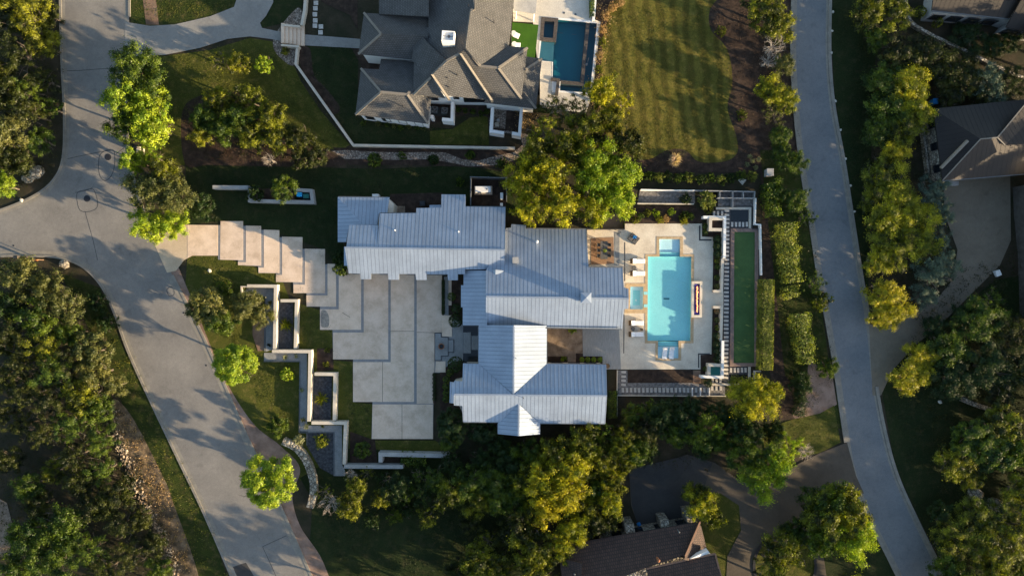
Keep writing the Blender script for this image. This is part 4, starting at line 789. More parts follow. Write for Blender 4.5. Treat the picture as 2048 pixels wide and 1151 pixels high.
body('wall', [(733, 31, 4.2), (850, 38, 4.2), (846, 116, 4.2), (723, 104, 4.2)], M['white'], h2); body('wall', [(763, -50, 4.4), (856, -50, 5), (856, 28, 5), (763, 24, 4.4)], M['white'], h2)
body('wall', [(727, 142, 3.8), (765, 145, 3.8), (768, 124, 3.2), (828, 129, 3.3), (826, 188, 4.2), (856, 201, 3.9), (851, 242, 3.9), (717, 225, 3.8)], M['white'], h2); body('wall', [(1040, 118, 3.6), (1078, 122, 3.6), (1067, 211, 3.6), (972, 202, 3.6), (984, 190, 3.9), (1040, 194, 3.9)], M['white'], h2)
c0 = P(896, 72, 8.9); mb = MB(); rz = -.08
for dx, dy, sx, sy in ((0, .58, 1.6, .13), (0, -.58, 1.6, .13), (-.735, 0, .13, 1.03), (.735, 0, .13, 1.03)): mb.box((c0.x + dx * math.cos(rz) - dy * math.sin(rz), c0.y + dx * math.sin(rz) + dy * math.cos(rz), 7.75), (sx, sy, 2.3), rz)
mb.box((c0.x, c0.y, 7.5), (1.34, 1.03, 2.3), rz); ch = mb.build('chimney', M['white'], r2)
mb = MB(); mb.tube((c0.x + .1, c0.y, 8.55), (c0.x + .1, c0.y, 8.8), .18, .18, 14); mb.box((c0.x, c0.y, 8.78), (1.34, .05, .04), rz); mb.build('flue', M['gutter'], h2)
for px, py, z in ((988, 41, 6.6), (914, 148, 6.9), (895, 156, 6.4), (898, 174, 5.9), (805, 211, 4.8), (937, 10, 7.7)): vent(px, py, z, .05, .5, 'dark', 'vent_pipe', h2)
p = P(988, 42, 6.6); mb = MB(); mb.box((p.x, p.y, 5.12), (.5, .6, .12)); mb.build('skylight', M['glass'], r2)
roof('patio_roof', [([(1028, -60), (1074, -60), (1074, 0), (1071, 27.5), (1027, 21)], [(1028, 0, 3.4), (1074, 0, 3.1), (1030, 20, 3.4)])], M['greywall'], M['dark'], h2, seams=False)
mb = MB(); 
for q in ((1068, 24), (1032, 19)): pp = P(*q, 3); mb.tube((pp.x, pp.y, 0), (pp.x, pp.y, 3.0), .1, .1, 10)
mb.build('patio_post', M['white'], h2)
A, B = P(895, 191, 5), P(980, 195, 5)
windows(h2, (838, 187), (888, 190), 5, 1, 1.3, 1.2, 2.6); window(h2, P(895, 188, 5), P(982, 189, 5), .18, .7, .8, 3.0); window(h2, P(895, 188, 5), P(982, 189, 5), .6, 2.9, 2.2, 1.6); windows(h2, (1022, 90), (1022, 0), 5, 3, 1.6, 1.8, .8); windows(h2, (717, 225), (850, 241), 3.8, 4, 1.1, 1.4, 1.0)
# walled yards on its south side
def yard(name, pts, h, label, inner, im):
    sheet(name + '_floor', inner, .05, M[im]); o = wall(name, pts, .42, 0, h, M['white'], label, 'wall'); return o
yard('utility_yard_wall', [(905, 203), (904, 240), (884, 238)], 2.0, 'L-shaped white wall around the two air conditioners of the grey-tiled house', [(862, 215), (902, 215), (900, 234), (860, 230)], 'drive_dark')
wall('utility_yard_wall', [(861, 232.5), (867, 233.5)], .42, 0, 1.8, M['white'], 'short white wall stub left of the air conditioner yard opening')
yard('courtyard_wall', [(985, 214), (982, 262), (1008, 266)], 1.9, 'white wall on the left side of the pebble courtyard below the grey-tiled house', [(988, 205), (1042, 210), (1036, 264), (985, 258)], 'soil')
wall('courtyard_wall', [(1043, 216), (1039, 269), (1024, 266)], .42, 0, 1.9, M['white'], 'white wall on the right side of the pebble courtyard below the grey-tiled house')
sheet('gravel_bed', [(990, 208), (1014, 210), (1010, 258), (986, 256)], .058, M['riverrock'])
for i, (px, py) in enumerate(((869, 219), (889, 221))):
    p = P(px, py, .8); e = empty('air_conditioner', 'square grey outdoor air conditioner in the white-walled yard, %s one' % ('left' if i == 0 else 'right'), 'air conditioner', (p.x, p.y, .05), -.08, 'air conditioners in the walled yard')
    mb = MB(); mb.box((0, 0, .4), (.86, .86, .78)); mb.build('casing', M['gutter'], e, bevel=.03, world=False)
    mb = MB(); mb.lathe((0, 0, .79), [(.34, 0), (.34, .02)], 24)
    o = mb.build('fan_opening', M['dark'], e, world=False)
    mb = MB()
    for k in range(3): a = k * 2.094 + .3; mb.box((.15 * math.cos(a), .15 * math.sin(a), .825), (.28, .12, .02), a)
    mb.lathe((0, 0, .815), [(.07, 0), (.07, .04)], 12); mb.build('fan_blade', M['gutter'], e, world=False)
p = P(996, 240, .6); mb = MB(); mb.lathe((p.x, p.y, .05), [(.2, 0), (.28, .25), (.22, .5), (.18, .52)], 18); tag(mb.build('planter_pot', M['greywall']), 'round pale pot in the pebble courtyard below the grey-tiled house', 'pot')
p = P(994, 250, .4); e = empty('garden_chair', 'small square pale chair near the bottom of the pebble courtyard', 'chair', (p.x, p.y, .05), .1); mb = MB(); mb.box((0, 0, .4), (.5, .5, .08)); mb.build('seat', M['plaster'], e, world=False); mb = MB(); mb.box((0, .23, .65), (.5, .05, .45)); mb.build('backrest', M['plaster'], e, world=False)
for sx in (-1, 1):
    for sy in (-1, 1): mb = MB(); mb.box((sx * .21, sy * .21, .18), (.05, .05, .36)); mb.build('leg', M['plaster'], e, world=False)
for i, (px, py, rz) in enumerate(((1032, 70, -.4), (1034, 90, -.1))):
    p = P(px, py, .5); e = empty('lounge_chair', 'white moulded lounge chair on the artificial turf, %s one' % ('upper' if i == 0 else 'lower, partly under the roof edge'), 'chair', (p.x, p.y, .04), rz, 'white chairs on the turf')
    mb = MB(); mb.box((.1, 0, .35), (.75, .75, .14)); mb.build('seat', M['cushion'], e, bevel=.05, world=False); mb = MB(); mb.lathe((-.38, 0, .25), [(.3, 0), (.4, .25), (.36, .5)], 16); mb.build('backrest', M['cushion'], e, smooth=False, world=False)
    for sx, sy in ((-.3, -.3), (.4, -.3), (-.3, .3), (.4, .3)): mb = MB(); mb.tube((sx, sy, 0), (sx, sy, .3), .03, .03, 8); mb.build('leg', M['gutter'], e, world=False)
# ===== red-brown tile house at the bottom
h3 = empty('clay_tile_house', 'stone house with dark red-brown clay tile roof at the bottom of the photo', 'house', P(1270, 1180, 0))
zE = 3.8; aN = [(1165, 1085, zE), (1400, 1042, zE), (1330, 1160, 6.6)]
roof('clay_roof', [([(1119, 1116), (1165, 1082), (1184, 1079), (1400, 1042), (1372, 1108), (1300, 1132), (1150, 1190), (1130, 1190)], aN), ([(1400, 1042), (1414, 1099), (1416, 1130), (1368, 1118)], [(1400, 1042, zE), (1416, 1120, zE), (1368, 1118, 6.4)]),
     ([(1293, 1136), (1430, 1106), (1448, 1175), (1310, 1210)], [(1293, 1136, 5.6), (1430, 1106, 5.6), (1440, 1170, 7.2)]), ([(1119, 1116), (1128, 1200), (1160, 1190), (1165, 1125)], [(1119, 1116, 4.4), (1128, 1190, 4.4), (1165, 1160, 5.9)])],
     M['clay'], M['dark'], h3, seams=False, ridges=[((1400, 1042, zE + .03), (1370, 1112, 6.4)), ((1430, 1106, 5.65), (1448, 1175, 7.1)), ((1293, 1136, 5.62), (1430, 1106, 5.62))], rw=.22, rh=.12, ridge_m=M['clayridge'])
body('wall', [(1125, 1116, 4.4), (1170, 1090, zE), (1392, 1052, zE), (1405, 1098, zE), (1412, 1122, 5), (1425, 1112, 5.4), (1438, 1200, 5.4), (1135, 1200, 4.4)], M['stone'], h3)
mb = MB(); a, b, c = P(1380, 1117, 6.1), P(1416, 1100, 5.4), P(1421, 1107, 5.4); mb.prism([tuple(v - Vector((0, 0, .9))) for v in (a, b, c)], [tuple(v) for v in (a, b, c)]); mb.build('parapet', M['white'], h3)
p = P(1317, 1120, 6.9); mb = MB(); mb.tube((p.x, p.y, 6), (p.x, p.y, 6.9), .14, .14, 12); mb.lathe((p.x, p.y, 6.9), [(.22, 0), (.22, .08), (.02, .2)], 12); mb.build('flue', M['rust'], h3)
for px, py in ((1358, 1063), (1149, 1147)): vent(px, py, 5.2, .08, .4, 'gutter', 'vent_pipe', h3)
for px, py, s in ((1330, 1048, .8), (1383, 1035, .9), (1260, 1058, .9)): p = P(px, py, 3); mb = MB(); mb.box((p.x, p.y, 1.5), (s * 1.4, s * 1.6, 3), .15); mb.build('stone_buttress', M['stone'], h3)
windows(h3, (1392, 1052), (1172, 1090), zE, 5, 1.3, 1.5, .9)
# ===== bronze metal roofed houses on the right
h4 = empty('bronze_roof_house', 'white-walled house with dark bronze seamed metal roof in the top right corner', 'house', P(1960, 0, 0))
zf = 3.0; roof('bronze_roof', [([(1873, -60), (1864, 20.5), (2019, 37), (2048, -10), (2060, -60)], [(1864, 20.5, zf), (2019, 37, zf), (1950, -60, 5.6)])], M['brownmetal'], M['brownseam'], h4, sp=.62)
roof('bronze_wing_roof', [([(2012, 54.5), (2090, 72), (2120, -40), (2060, -60), (2042, 0)], [(2012, 54.5, 2.9), (2090, 72, 2.9), (2070, -20, 5.4)])], M['brownmetal'], M['brownseam'], h4, sp=.62)
body('wall', [(1869, 24, zf), (1885, -60, 3.2), (2100, -60, 3.2), (2100, 20, 3.2), (2040, 40, 3.1), (2014, 33, zf)], M['greywall'], h4); body('wall', [(2018, 53, 2.9), (2044, 20, 2.9), (2120, 20, 2.9), (2100, 70, 2.9)], M['greywall'], h4)
windows(h4, (1869, 24), (2012, 38), zf, 4, 1.6, 1.3, .9); windows(h4, (2018, 54), (2085, 68), 2.9, 2, 2.0, 1.4, .9); gutter((1864, 21.3), (2019, 38), h4, zf)
h5 = empty('hipped_garage', 'building with dark bronze hipped seamed metal roof above the tan drive on the right', 'house', P(1960, 280, 0))
zg = 3.2; roof('hipped_roof', [([(1867, 217.5), (2064, 197), (2048, 215), (1995, 275), (1961, 278)], [(1867, 217.5, zg), (2048, 199, zg), (1978, 276, 5.1)]), ([(1867, 217.5), (1961, 278), (1885, 361)], [(1867, 217.5, zg), (1885, 361, zg), (1961, 278, 5.1)]),
      ([(1961, 278), (1995, 275), (2010, 290), (2120, 286), (2120, 342), (1885, 361)], [(1961, 278, 5.1), (1995, 275, 5.1), (1885, 361, zg)]), ([(1995, 275), (2064, 197), (2085, 215), (2010, 290)], [(1995, 275, 5.1), (2056, 200, 5.4), (2010, 290, 4.85)]), ([(2010, 290), (2085, 212), (2120, 286)], [(2010, 290, 4.85), (2080, 215, 4.95), (2120, 286, 4.7)]) ],
      M['brownmetal'], M['brownseam'], h5, sp=.62, ridges=[((1961, 278, 5.12), (1995, 275, 5.12)), ((1885, 361, zg + .05), (1961, 278, 5.12)), ((1995, 275, 5.12), (2056, 202, 5.4)), ((1995, 275, 5.12), (2010, 290, 4.9))], ridge_m=M['ridge'], rw=.16, rh=.05)
mb = MB(); mb.bar(P(1880, 336, 3.7), P(1933, 281.5, 4.75), .3, .45); mb.build('roof_ledge', M['ridge'], h5)
body('wall', [(1873, 222, zg), (2110, 202, zg), (2110, 338, zg), (1890, 356, zg)], M['stone'], h5); gutter((1885, 361.8), (2110, 343), h5, zg); windows(h5, (1890, 356), (2030, 344), zg, 3, 2.4, 2.2, .1, name='garage_door'); windows(h5, (1873, 222), (1890, 356), zg, 3, 1.0, 1.2, 1.3)
M['umber'] = surf('brown_rough_stone', [(.06, .052, .045), (.1, .09, .078)], 1.5, 8)
h6 = empty('white_gable_house', 'white house corner with tall dark windows at the right edge by the tan court', 'house', P(2060, 420, 0))
body('wall', [(2087, 362, 5.2), (2180, 355, 5.2), (2180, 640, 5.2), (2102, 640, 5.2), (2098, 510, 5.2), (2090, 425, 5.2)], M['umber'], h6, drop=0); 
roof('side_roof', [([(2082, 330), (2220, 320), (2220, 660), (2096, 660), (2086, 515)], [(2082, 380, 5.5), (2096, 600, 5.5), (2220, 500, 8.6)])], M['brownmetal'], M['brownseam'], h6)
windows(h6, (2087, 366), (2089, 422), 5.2, 3, .95, 2.2, 2.2); windows(h6, (2091, 438), (2099, 530), 5.2, 3, .9, 1.6, 2.2)
# ---------------------------------------------------------------- garden walls and planters
PL = M['plaster']
wall('garden_wall', [(494, 571.5), (551, 572), (549, 698)], .44, 0, 1.0, PL, 'cream stucco wall with a corner, uppermost and leftmost of the stepped garden walls')
wall('planter_wall', [(561, 601), (593, 601), (590.5, 697)], .42, 0, .9, PL, 'cream wall around the narrow yucca planter nearest the stepping drive')
wall('garden_wall', [(544, 702), (620, 702.5), (617.5, 842)], .44, 0, 1.05, PL, 'long cream wall with a corner, in the middle of the stepped garden walls')
wall('planter_wall', [(629, 747.5), (670, 748), (668.5, 840)], .44, 0, .95, PL, 'cream wall around the lower yucca planter left of the forecourt')
wall('garden_wall', [(623, 845), (691, 845.5), (688, 928)], .44, 0, 1.0, PL, 'cream wall stepping down below the lower yucca planter')
wall('garden_wall', [(688, 932.5), (806, 933)], .5, 0, 1.2, M['greywall'], 'straight pale wall at the bottom end of the stepped garden walls')
wall('garden_wall', [(761, 924), (761, 908), (898, 911)], .55, 0, 1.3, M['greywall'], 'pale wall with grass behind it, right of the lowest garden wall')
wall('edging_curb', [(482.5, 602), (482.5, 573), (494, 573)], .2, 0, .4, PL, 'low cream curb at the open end of the uppermost garden wall', 'curb')
for pts, m in (([(484, 576), (547, 576), (546, 698), (531, 703), (531, 592), (484, 592)], 'stonegrey'), ([(556, 605), (587, 605), (585, 697), (556, 697)], 'bluegravel'), ([(528, 705), (614, 706), (614, 842), (616, 862), (600, 862), (600, 722), (528, 722)], 'stonegrey'),
               ([(627, 752), (664, 752), (662, 839), (627, 839)], 'bluegravel'), ([(616, 850), (684, 850), (684, 928), (690, 940), (690, 951), (668, 951), (668, 864), (616, 864)], 'stonegrey'), ([(613, 865), (667, 865), (667, 950), (640, 935), (622, 905), (613, 890)], 'bluegravel'),
               ([(634, 696), (667, 696), (667, 740), (634, 742)], 'soil'), ([(700, 862), (750, 880), (755, 925), (700, 925)], 'soil'), ([(765, 914), (800, 914), (800, 928), (765, 928)], 'soil'), ([(505, 640), (530, 640), (530, 700), (516, 702), (505, 670)], 'dirt')):
    sheet('gravel_bed' if m == 'bluegravel' else 'garden_path' if m == 'stonegrey' else 'planting_bed', pts, .05, M[m])
for pts, lb in (([(531, 592), (484, 592)], 'upper steel edging below the uppermost garden wall'), ([(530.5, 593), (528.5, 702)], 'long steel edging beside the olive shrub and garden path'), ([(527.5, 722.5), (599.5, 722.5), (598, 864)], 'steel edging with a corner around the lime shrub lawn'), ([(598, 864.5), (667.5, 864.5), (667.5, 951)], 'steel edging around the charcoal gravel bed with the pale grass'), ([(613.5, 865), (613.5, 890)], 'short steel edging at the left of the charcoal gravel bed')):
    wall('steel_edging', pts, .09, 0, .18, M['gutter'], lb, 'edging')
wall('stone_wall', smooth([(565, 882), (592, 896), (612, 922), (624, 955), (626, 985), (619, 1015)], 6), .95, 0, .9, M['stone'], 'curved rough limestone wall beside the pink gravel path')
wall('street_planter_wall', [(425, 374), (497, 374.5)], .5, 0, 1.1, M['greywall'], 'long thin grey wall on the shaded lawn left of the planter with the blue lid')
e = empty('raised_planter', 'long grey walled planter with a tree and blue lidded bin on the shaded lawn', 'planter', P(560, 388, 0))
mb = MB(); wall_mb(mb, [(499, 374), (499, 401), (625, 404), (622, 381), (592, 379)], .45, 0, 1.0); mb.build('wall', M['greywall'], e)
sheet('planting_bed', [(500, 377), (590, 378), (590, 401), (500, 400)], .06, M['soil']); sheet('planting_bed', [(594, 381), (620, 382), (622, 400), (594, 399)], .065, M['blackpond'])
p = P(599, 389, .7); mb = MB(); mb.box((p.x, p.y, .45), (.62, .5, .7)); mb.box((p.x, p.y, .83), (.72, .6, .07)); tag(mb.build('waste_bin', M['cyanpl'], bevel=.03), 'bright blue lidded bin inside the grey planter on the shaded lawn', 'bin')
p = P(612, 392, .6); mb = MB(); mb.box((p.x, p.y, .3), (.75, .55, .5)); mb.box((p.x, p.y, .58), (.82, .6, .05)); tag(mb.build('storage_box', M['teal'], bevel=.02), 'dark teal storage box beside the blue lidded bin', 'box')
e = empty('mailbox', 'pale stone mailbox post half hidden under the lime tree beside the street', 'mailbox', P(286, 301, 0)); p = P(286, 303, 0); mb = MB(); mb.box((p.x, p.y, .6), (.5, .9, 1.2)); mb.build('post', M['plaster'], e, bevel=.02); mb = MB(); mb.box((p.x - .3, p.y + .3, 1.35), (.5, .25, .28)); mb.build('box', M['dark'], e, bevel=.03)
# top property: retaining wall, stair, stepping stones
wall('retaining_wall', [(612, -20), (609, 20), (603, 50)], .4, 0, .7, PL, 'pale retaining wall running up from the stair to the top edge')
wall('retaining_wall', [(594, 94), (591, 128), (706, 290), (1030, 296)], .32, 0, .7, PL, 'long thin pale retaining wall angling down from the stair round the dark lawn')
e = empty('garden_stair', 'flight of pale concrete steps linking the curved drive to the tiled house walk', 'stair', P(586, 70, 0))
mb = MB()
for k in range(6): a, b = P(566 + k * 6.9, 51, .1 * k), P(566 + (k + 1) * 6.9, 90, .1 * k); mb.box(((a.x + b.x) / 2, (a.y + b.y) / 2, .07 + .055 * (6 - k)), (abs(b.x - a.x) - .02, abs(a.y - b.y), .11 * (7 - k)))
mb.build('steps', M['slab'], e); mb = MB(); wall_mb(mb, [(564, 50), (600, 53)], .25, 0, .85); wall_mb(mb, [(562, 90), (598, 93)], .25, 0, .85); mb.build('side_wall', PL, e)
def stones(pts, w_, h_, label, group, rz=0, m='paver', z=.04, cat='stepping stone'):
    mb = MB(); mb.box((0, 0, 0), (w_, h_, .1)); first = mb.build('stepping_stone', M[m], bevel=.01)
    for i, (px, py) in enumerate(pts):
        o = first if i == 0 else first.copy()
        if i: C.objects.link(o)
        p = P(px, py, z); o.location = (p.x + random.uniform(-.02, .02), p.y + random.uniform(-.02, .02), z); o.rotation_euler = (0, 0, rz + random.uniform(-.02, .02)); tag(o, label, cat, group)
stones([(632, 6), (631, 17), (630, 29), (630.5, 41), (630, 52), (642, 53.5), (641, 65)], .62, .6, 'square pale stepping stone on the dark lawn left of the grey-tiled house', 'stepping stones left of the tiled house')
stones([(1454 - i * .06, 421.5 + i * 8.12) for i in range(42)], .66, .32, 'pale rectangular stepping stone in the long dark gravel column beside the bocce court', 'stepping stones in the long column')
stones([(1464.5 + i * 7.2, 448.5) for i in range(5)], .3, .66, 'small pale stepping stone in the row above the bocce court', 'stepping stones above the bocce court')
stones([(1462 + i * 7.2, 739.5) for i in range(5)], .3, .66, 'small pale stepping stone in the row below the bocce court', 'stepping stones below the bocce court')
stones([(1428, 426.5), (1436, 426.5), (1444, 426.5)], .3, .62, 'small pale stepping stone left of the upper black pond', 'three stones by the upper pond'); stones([(1425, 760), (1433, 760), (1441, 760)], .3, .62, 'small pale stepping stone left of the lower black pond', 'three stones by the lower pond')
stones([(1424, 776), (1432.5, 776), (1441, 776)], .3, .6, 'small pale stepping stone at the right end of the gravel walk, below the lower pond', 'three stones at the walk end')
stones([(1245.5 + i * 8.15, 779.5) for i in range(22)], .34, .62, 'pale stepping stone in the horizontal gravel walk below the dark planting bed', 'stepping stones in the gravel walk')
stones([(1247, 743.5), (1247, 752.5), (1247, 760.5), (1247, 768.8)], .62, .32, 'pale stepping stone in the short vertical row at the left end of the gravel walk', 'stepping stones at the left of the gravel walk')
# ---------------------------------------------------------------- main pool
def basin(name, parent, poly, z0, m, ztop=-.02):
    """open-topped basin: floor plus inner walls down to z0"""
    bm = bmesh.new(); mb = MB(); mb.bm.free(); mb.bm = bm; T = [P(x, y, ztop) for x, y in poly]
    f = mb.poly([(p.x, p.y, z0) for p in T]); n = len(T)
    for i in range(n): a, b = T[i], T[(i + 1) % n]; mb.poly([(a.x, a.y, z0), (b.x, b.y, z0), (b.x, b.y, ztop), (a.x, a.y, ztop)])
    return mb.build(name, m, parent)
e = empty('swimming_pool', 'bright turquoise cross-shaped swimming pool with tan stone coping on the pale terrace', 'pool', P(1338, 597, 0))
o = sheet('coping', CO, .05, M['coping'], holes=[POOL_IN, SPA_IN], kind=None, thick=.12); o.parent = e; o.matrix_parent_inverse = Matrix.Translation(-Vector(e.location))
basin('pool_floor', e, [(1296, 513), (1383, 513), (1381, 681), (1295, 681)], -.37, M['poolfloor'], .02)
basin('tanning_shelf', e, [(1319, 478), (1360, 478), (1360, 504), (1319, 504)], -.17, M['shelf'], .02); basin('tanning_shelf', e, [(1316, 692), (1357, 692), (1357, 716), (1316, 716)], -.17, M['shelf'], .02)
for k, (y0, y1) in enumerate(((504, 507), (507, 510), (510, 513.2))):
    mb = MB(); mb.poly([P(1319, y1, -.2 - .045 * k), P(1360, y1, -.2 - .045 * k), P(1360, y0, -.2 - .045 * k), P(1319, y0, -.2 - .045 * k)]); mb.build('step', M['poolfloor'], e)
    mb = MB(); y0, y1 = 1194.3 - y0, 1194.3 - y1; mb.poly([P(1316, y0 + 1, -.2 - .045 * k), P(1357, y0 + 1, -.2 - .045 * k), P(1357, y1 + 1, -.2 - .045 * k), P(1316, y1 + 1, -.2 - .045 * k)]); mb.build('step', M['poolfloor'], e)
basin('spa_shell', e, SPA_IN, -.35, M['shelf'], .02); mb = MB(); mb.poly([P(1266, 610, -.34), P(1280, 610, -.34), P(1280, 580, -.34), P(1266, 580, -.34)]); mb.build('spa_floor', M['poolfloor'], e)
sheet('pool_water', [(x, y) for x, y in POOL_IN], -.07, M['water'])['kind'] = 'structure'; sheet('spa_water', SPA_IN, -.06, M['water'])
for y0 in (583, 608): mb = MB(); a, b = P(1287.5, y0, .05), P(1295, y0 + 6, .05); mb.box(((a.x + b.x) / 2, (a.y + b.y) / 2, .06), (b.x - a.x, .42, .02)); mb.build('spillway', M['poolfloor'], e)
p = P(1333, 597, -.36); mb = MB(); mb.box((p.x, p.y, -.36), (.8, .22, .03)); mb.build('main_drain', M['teal_floor'], e); p = P(1272, 600, -.34); mb = MB(); mb.lathe((p.x, p.y, -.335), [(.12, 0), (.1, .04)], 12); mb.build('spa_jet', M['white'], e)
# dark blue pool
e = empty('infinity_pool', 'deep blue pool with dark brick edges beside the grey-tiled house', 'pool', P(1138, 110, 0))
o = sheet('pool_edge', PI2, .05, M['white'], holes=[POOL2_IN], kind=None, thick=.1); o.parent = e; o.matrix_parent_inverse = Matrix.Translation(-Vector(e.location))
basin('pool_floor', e, POOL2_IN, -1.1, M['teal_floor'], .02)
for nm, pts, z, m in (('sun_shelf', [(1078, 80), (1109, 82), (1106, 124), (1078, 121)], -.25, 'teal_shelf'), ):
    o = sheet(nm, pts, z, M[m], kind=None, thick=.6); o.parent = e; o.matrix_parent_inverse = Matrix.Translation(-Vector(e.location))
mb = MB(); a = P(1106, 160, -.9)
for k, rr_ in enumerate((3.6, 2.9, 2.2)):
    pts = [(1107 + rr_ * 14.3 * .48 * math.sin(t / 12 * 1.57), 161 - rr_ * 14.3 * math.cos(t / 12 * 1.57)) for t in range(13)] + [(1107, 161)]; o = sheet('curved_step', pts, -.95 + .2 * k, M['teal_floor'], kind=None, thick=.2); o.parent = e; o.matrix_parent_inverse = Matrix.Translation(-Vector(e.location))
def edge(pts, t=.42, z1=.06, m='poolstone', nm='brick_edge', closed=False, z0=-1.05):
    mb = MB(); wall_mb(mb, pts, t, z0, z1, closed); return mb.build(nm, M[m], e)
edge([(1176, 46), (1164, 168), (1121, 164)], .5, -.03); edge([(1086, 37.5), (1113, 40), (1109, 80), (1083, 78)], .5, .1, closed=True); edge([(1102, 158), (1117, 160), (1113, 191)], .42, .25, z0=0)
sheet('pool_water', POOL2_IN, -.08, M['deepwater'])
for q, s in (((1121, 66), .8), ((1148, 69), .7)): p = P(*q, -1.05); mb = MB(); mb.box((p.x, p.y, -1.07), (s, .1, .03), -.1); mb.build('pool_light', M['gutter'], e)
p = P(1173, 129, -.05); mb = MB(); mb.lathe((p.x, p.y, -.12), [(.16, 0), (.18, .14), (.1, .16)], 14); mb.bar((p.x + .1, p.y, .0), (p.x + .28, p.y + .9, .0), .05, .05); tag(mb.build('pool_cleaner', M['gutter']), 'small grey floating cleaner in the right channel of the dark blue pool', 'pool cleaner')
wall('patio_wall', [(1193, -30), (1187, 41)], .35, 0, .6, M['white'], 'narrow white wall running up from the dark blue pool')
# ---------------------------------------------------------------- pool terrace: walls, court, fire pit
WH = M['white']
wall('screen_wall', [(1407, 434), (1450, 434.5), (1449, 516)], .36, 0, 1.05, WH, 'bright white L-shaped wall at the top right of the pool terrace'); wall('screen_wall', [(1446, 681), (1445, 754), (1402, 753)], .36, 0, 1.05, WH, 'bright white L-shaped wall at the bottom right of the pool terrace')
wall('terrace_wall', [(1445.5, 517), (1443.5, 582), (1427, 582)], .38, 0, .8, PL, 'low cream wall between planting strip and stepping stones, above the terrace opening'); wall('terrace_wall', [(1427, 614), (1444, 614), (1442, 680)], .38, 0, .8, PL, 'low cream wall between planting strip and stepping stones, below the terrace opening')
wall('planter_box', [(1446, 437), (1421.5, 437), (1421, 458.5), (1444, 459)], .4, 0, 1.1, PL, 'square cream planter box tucked in the upper white L-shaped wall', 'planter'); wall('planter_box', [(1442, 730), (1419, 729.5), (1418, 750)], .4, 0, 1.1, PL, 'square cream planter box tucked in the lower white L-shaped wall', 'planter')
sheet('planting_bed', [(1424, 440), (1446, 440), (1446, 457), (1424, 457)], .6, M['soil'], thick=.5); o = sheet('planter_water', [(1422, 732), (1441, 732), (1441, 750), (1421, 750)], .55, M['teal'], thick=.5)
e = empty('bocce_court', 'long narrow bocce court of green carpet in a brown timber frame', 'court', P(1489, 595, 0)); o = sheet('playing_surface', [(1469, 462), (1510, 462), (1510, 726), (1466.5, 726)], .06, M['bocce'], kind=None, thick=.05); o.parent = e; o.matrix_parent_inverse = Matrix.Translation(-Vector(e.location))
mb = MB(); wall_mb(mb, [(1465.3, 460), (1513.7, 460), (1512.8, 729), (1463.8, 729)], .5, 0, .18, closed=True)
o = mb.build('frame', surf('rose_timber', [(.17, .12, .1), (.25, .18, .155)], 2, 9), e)
wall('garden_border', [(1432, 416.5), (1500.5, 416.5), (1500, 457)], .34, 0, .14, PL, 'cream curb framing the upper black pond', 'curb'); wall('garden_border', [(1421, 768.3), (1499, 768.5), (1499, 733)], .34, 0, .14, PL, 'cream curb framing the lower black pond', 'curb')
wall('edging', [(1472, 413), (1505.5, 413), (1505.5, 458), (1519, 458), (1519, 735)], .12, 0, .2, M['dark'], 'thin dark metal edging around the right of the bocce court', 'edging')
wall('garden_fence', [(1282, 378.5), (1335, 380), (1390, 380.5)], .1, 0, 1.0, WH, 'thin pale railing along the top of the grey gravel bed', 'fence'); wall('garden_fence', [(1275, 406.5), (1388, 407.5)], .12, 0, .6, PL, 'thin cream wall between gravel bed and dark planting bed', 'fence')
e = empty('gate_trellis', 'low white metal grid fence with cross bars right of the clipped shrub', 'fence', P(1480, 390, 0))
for pts in ([(1390, 380.5), (1510, 383), (1509.5, 396)], [(1435, 395.5), (1512, 396)], [(1440, 381), (1440, 395)], [(1466, 382), (1466, 414)], [(1487, 382.5), (1487, 396)]): mb = MB(); wall_mb(mb, pts, .1, 0, .9); mb.build('rail', M['greywall'], e)
wall('boundary_fence', [(1512, 396), (1510.5, 448), (1521.5, 449), (1523.5, 550)], .14, 0, .8, WH, 'thin white fence line right of the bocce court'); wall('boundary_fence', [(1509, 800), (1510, 742), (1522, 742)], .14, 0, .5, M['greywall'], 'short grey fence corner below the bocce court')
wall('walk_curb', [(1235, 740), (1234, 800), (1234, 833)], .14, 0, .25, PL, 'thin pale curb running down right of the south wing', 'curb'); wall('walk_curb', [(1236, 790.5), (1370, 791.5), (1452, 791.5)], .12, 0, .2, PL, 'long thin pale curb under the horizontal gravel walk', 'curb')
for x in (1385, 1401.5, 1419): wall('cross_rail', [(x, 775), (x, 791)], .1, 0, .3, WH, 'thin white cross rail over the gravel walk', 'rail', 'cross rails over the gravel walk')
e = empty('fire_pit', 'long stone fire pit with blue glass and flames right of the pool', 'fire pit', P(1395, 598, 0)); mb = MB(); wall_mb(mb, [(1386, 564.5), (1402.5, 564.5), (1401.5, 632), (1385.5, 632)], .34, 0, .45, closed=True); mb.build('surround', M['deck'], e)
a, b = P(1388, 567, .34), P(1400.5, 630, .34); mb = MB(); mb.box(((a.x + b.x) / 2, (a.y + b.y) / 2, .2), (b.x - a.x + .1, a.y - b.y, .32)); mb.build('fire_glass', M['cobalt'], e)
fm = bpy.data.materials.new('flame'); fm.use_nodes = True; fb = fm.node_tree.nodes['Principled BSDF']; fb.inputs['Emission Color'].default_value = (1, .34, .12, 1); fb.inputs['Emission Strength'].default_value = .5; fb.inputs['Base Color'].default_value = (.8, .4, .2, 1)
mb = MB()
for k in range(46): y = 573 + k * 1.12; p = P(1394 + random.uniform(-.9, .9), y, .4); h_ = random.uniform(.12, .34); mb.tube((p.x, p.y, .36), (p.x + random.uniform(-.05, .05), p.y, .36 + h_ * .5), .06, .075, 6); mb.tube((p.x, p.y, .36 + h_ * .5), (p.x + random.uniform(-.06, .06), p.y + random.uniform(-.04, .04), .36 + h_), .075, .01, 6)
mb.build('flame', fm, e)
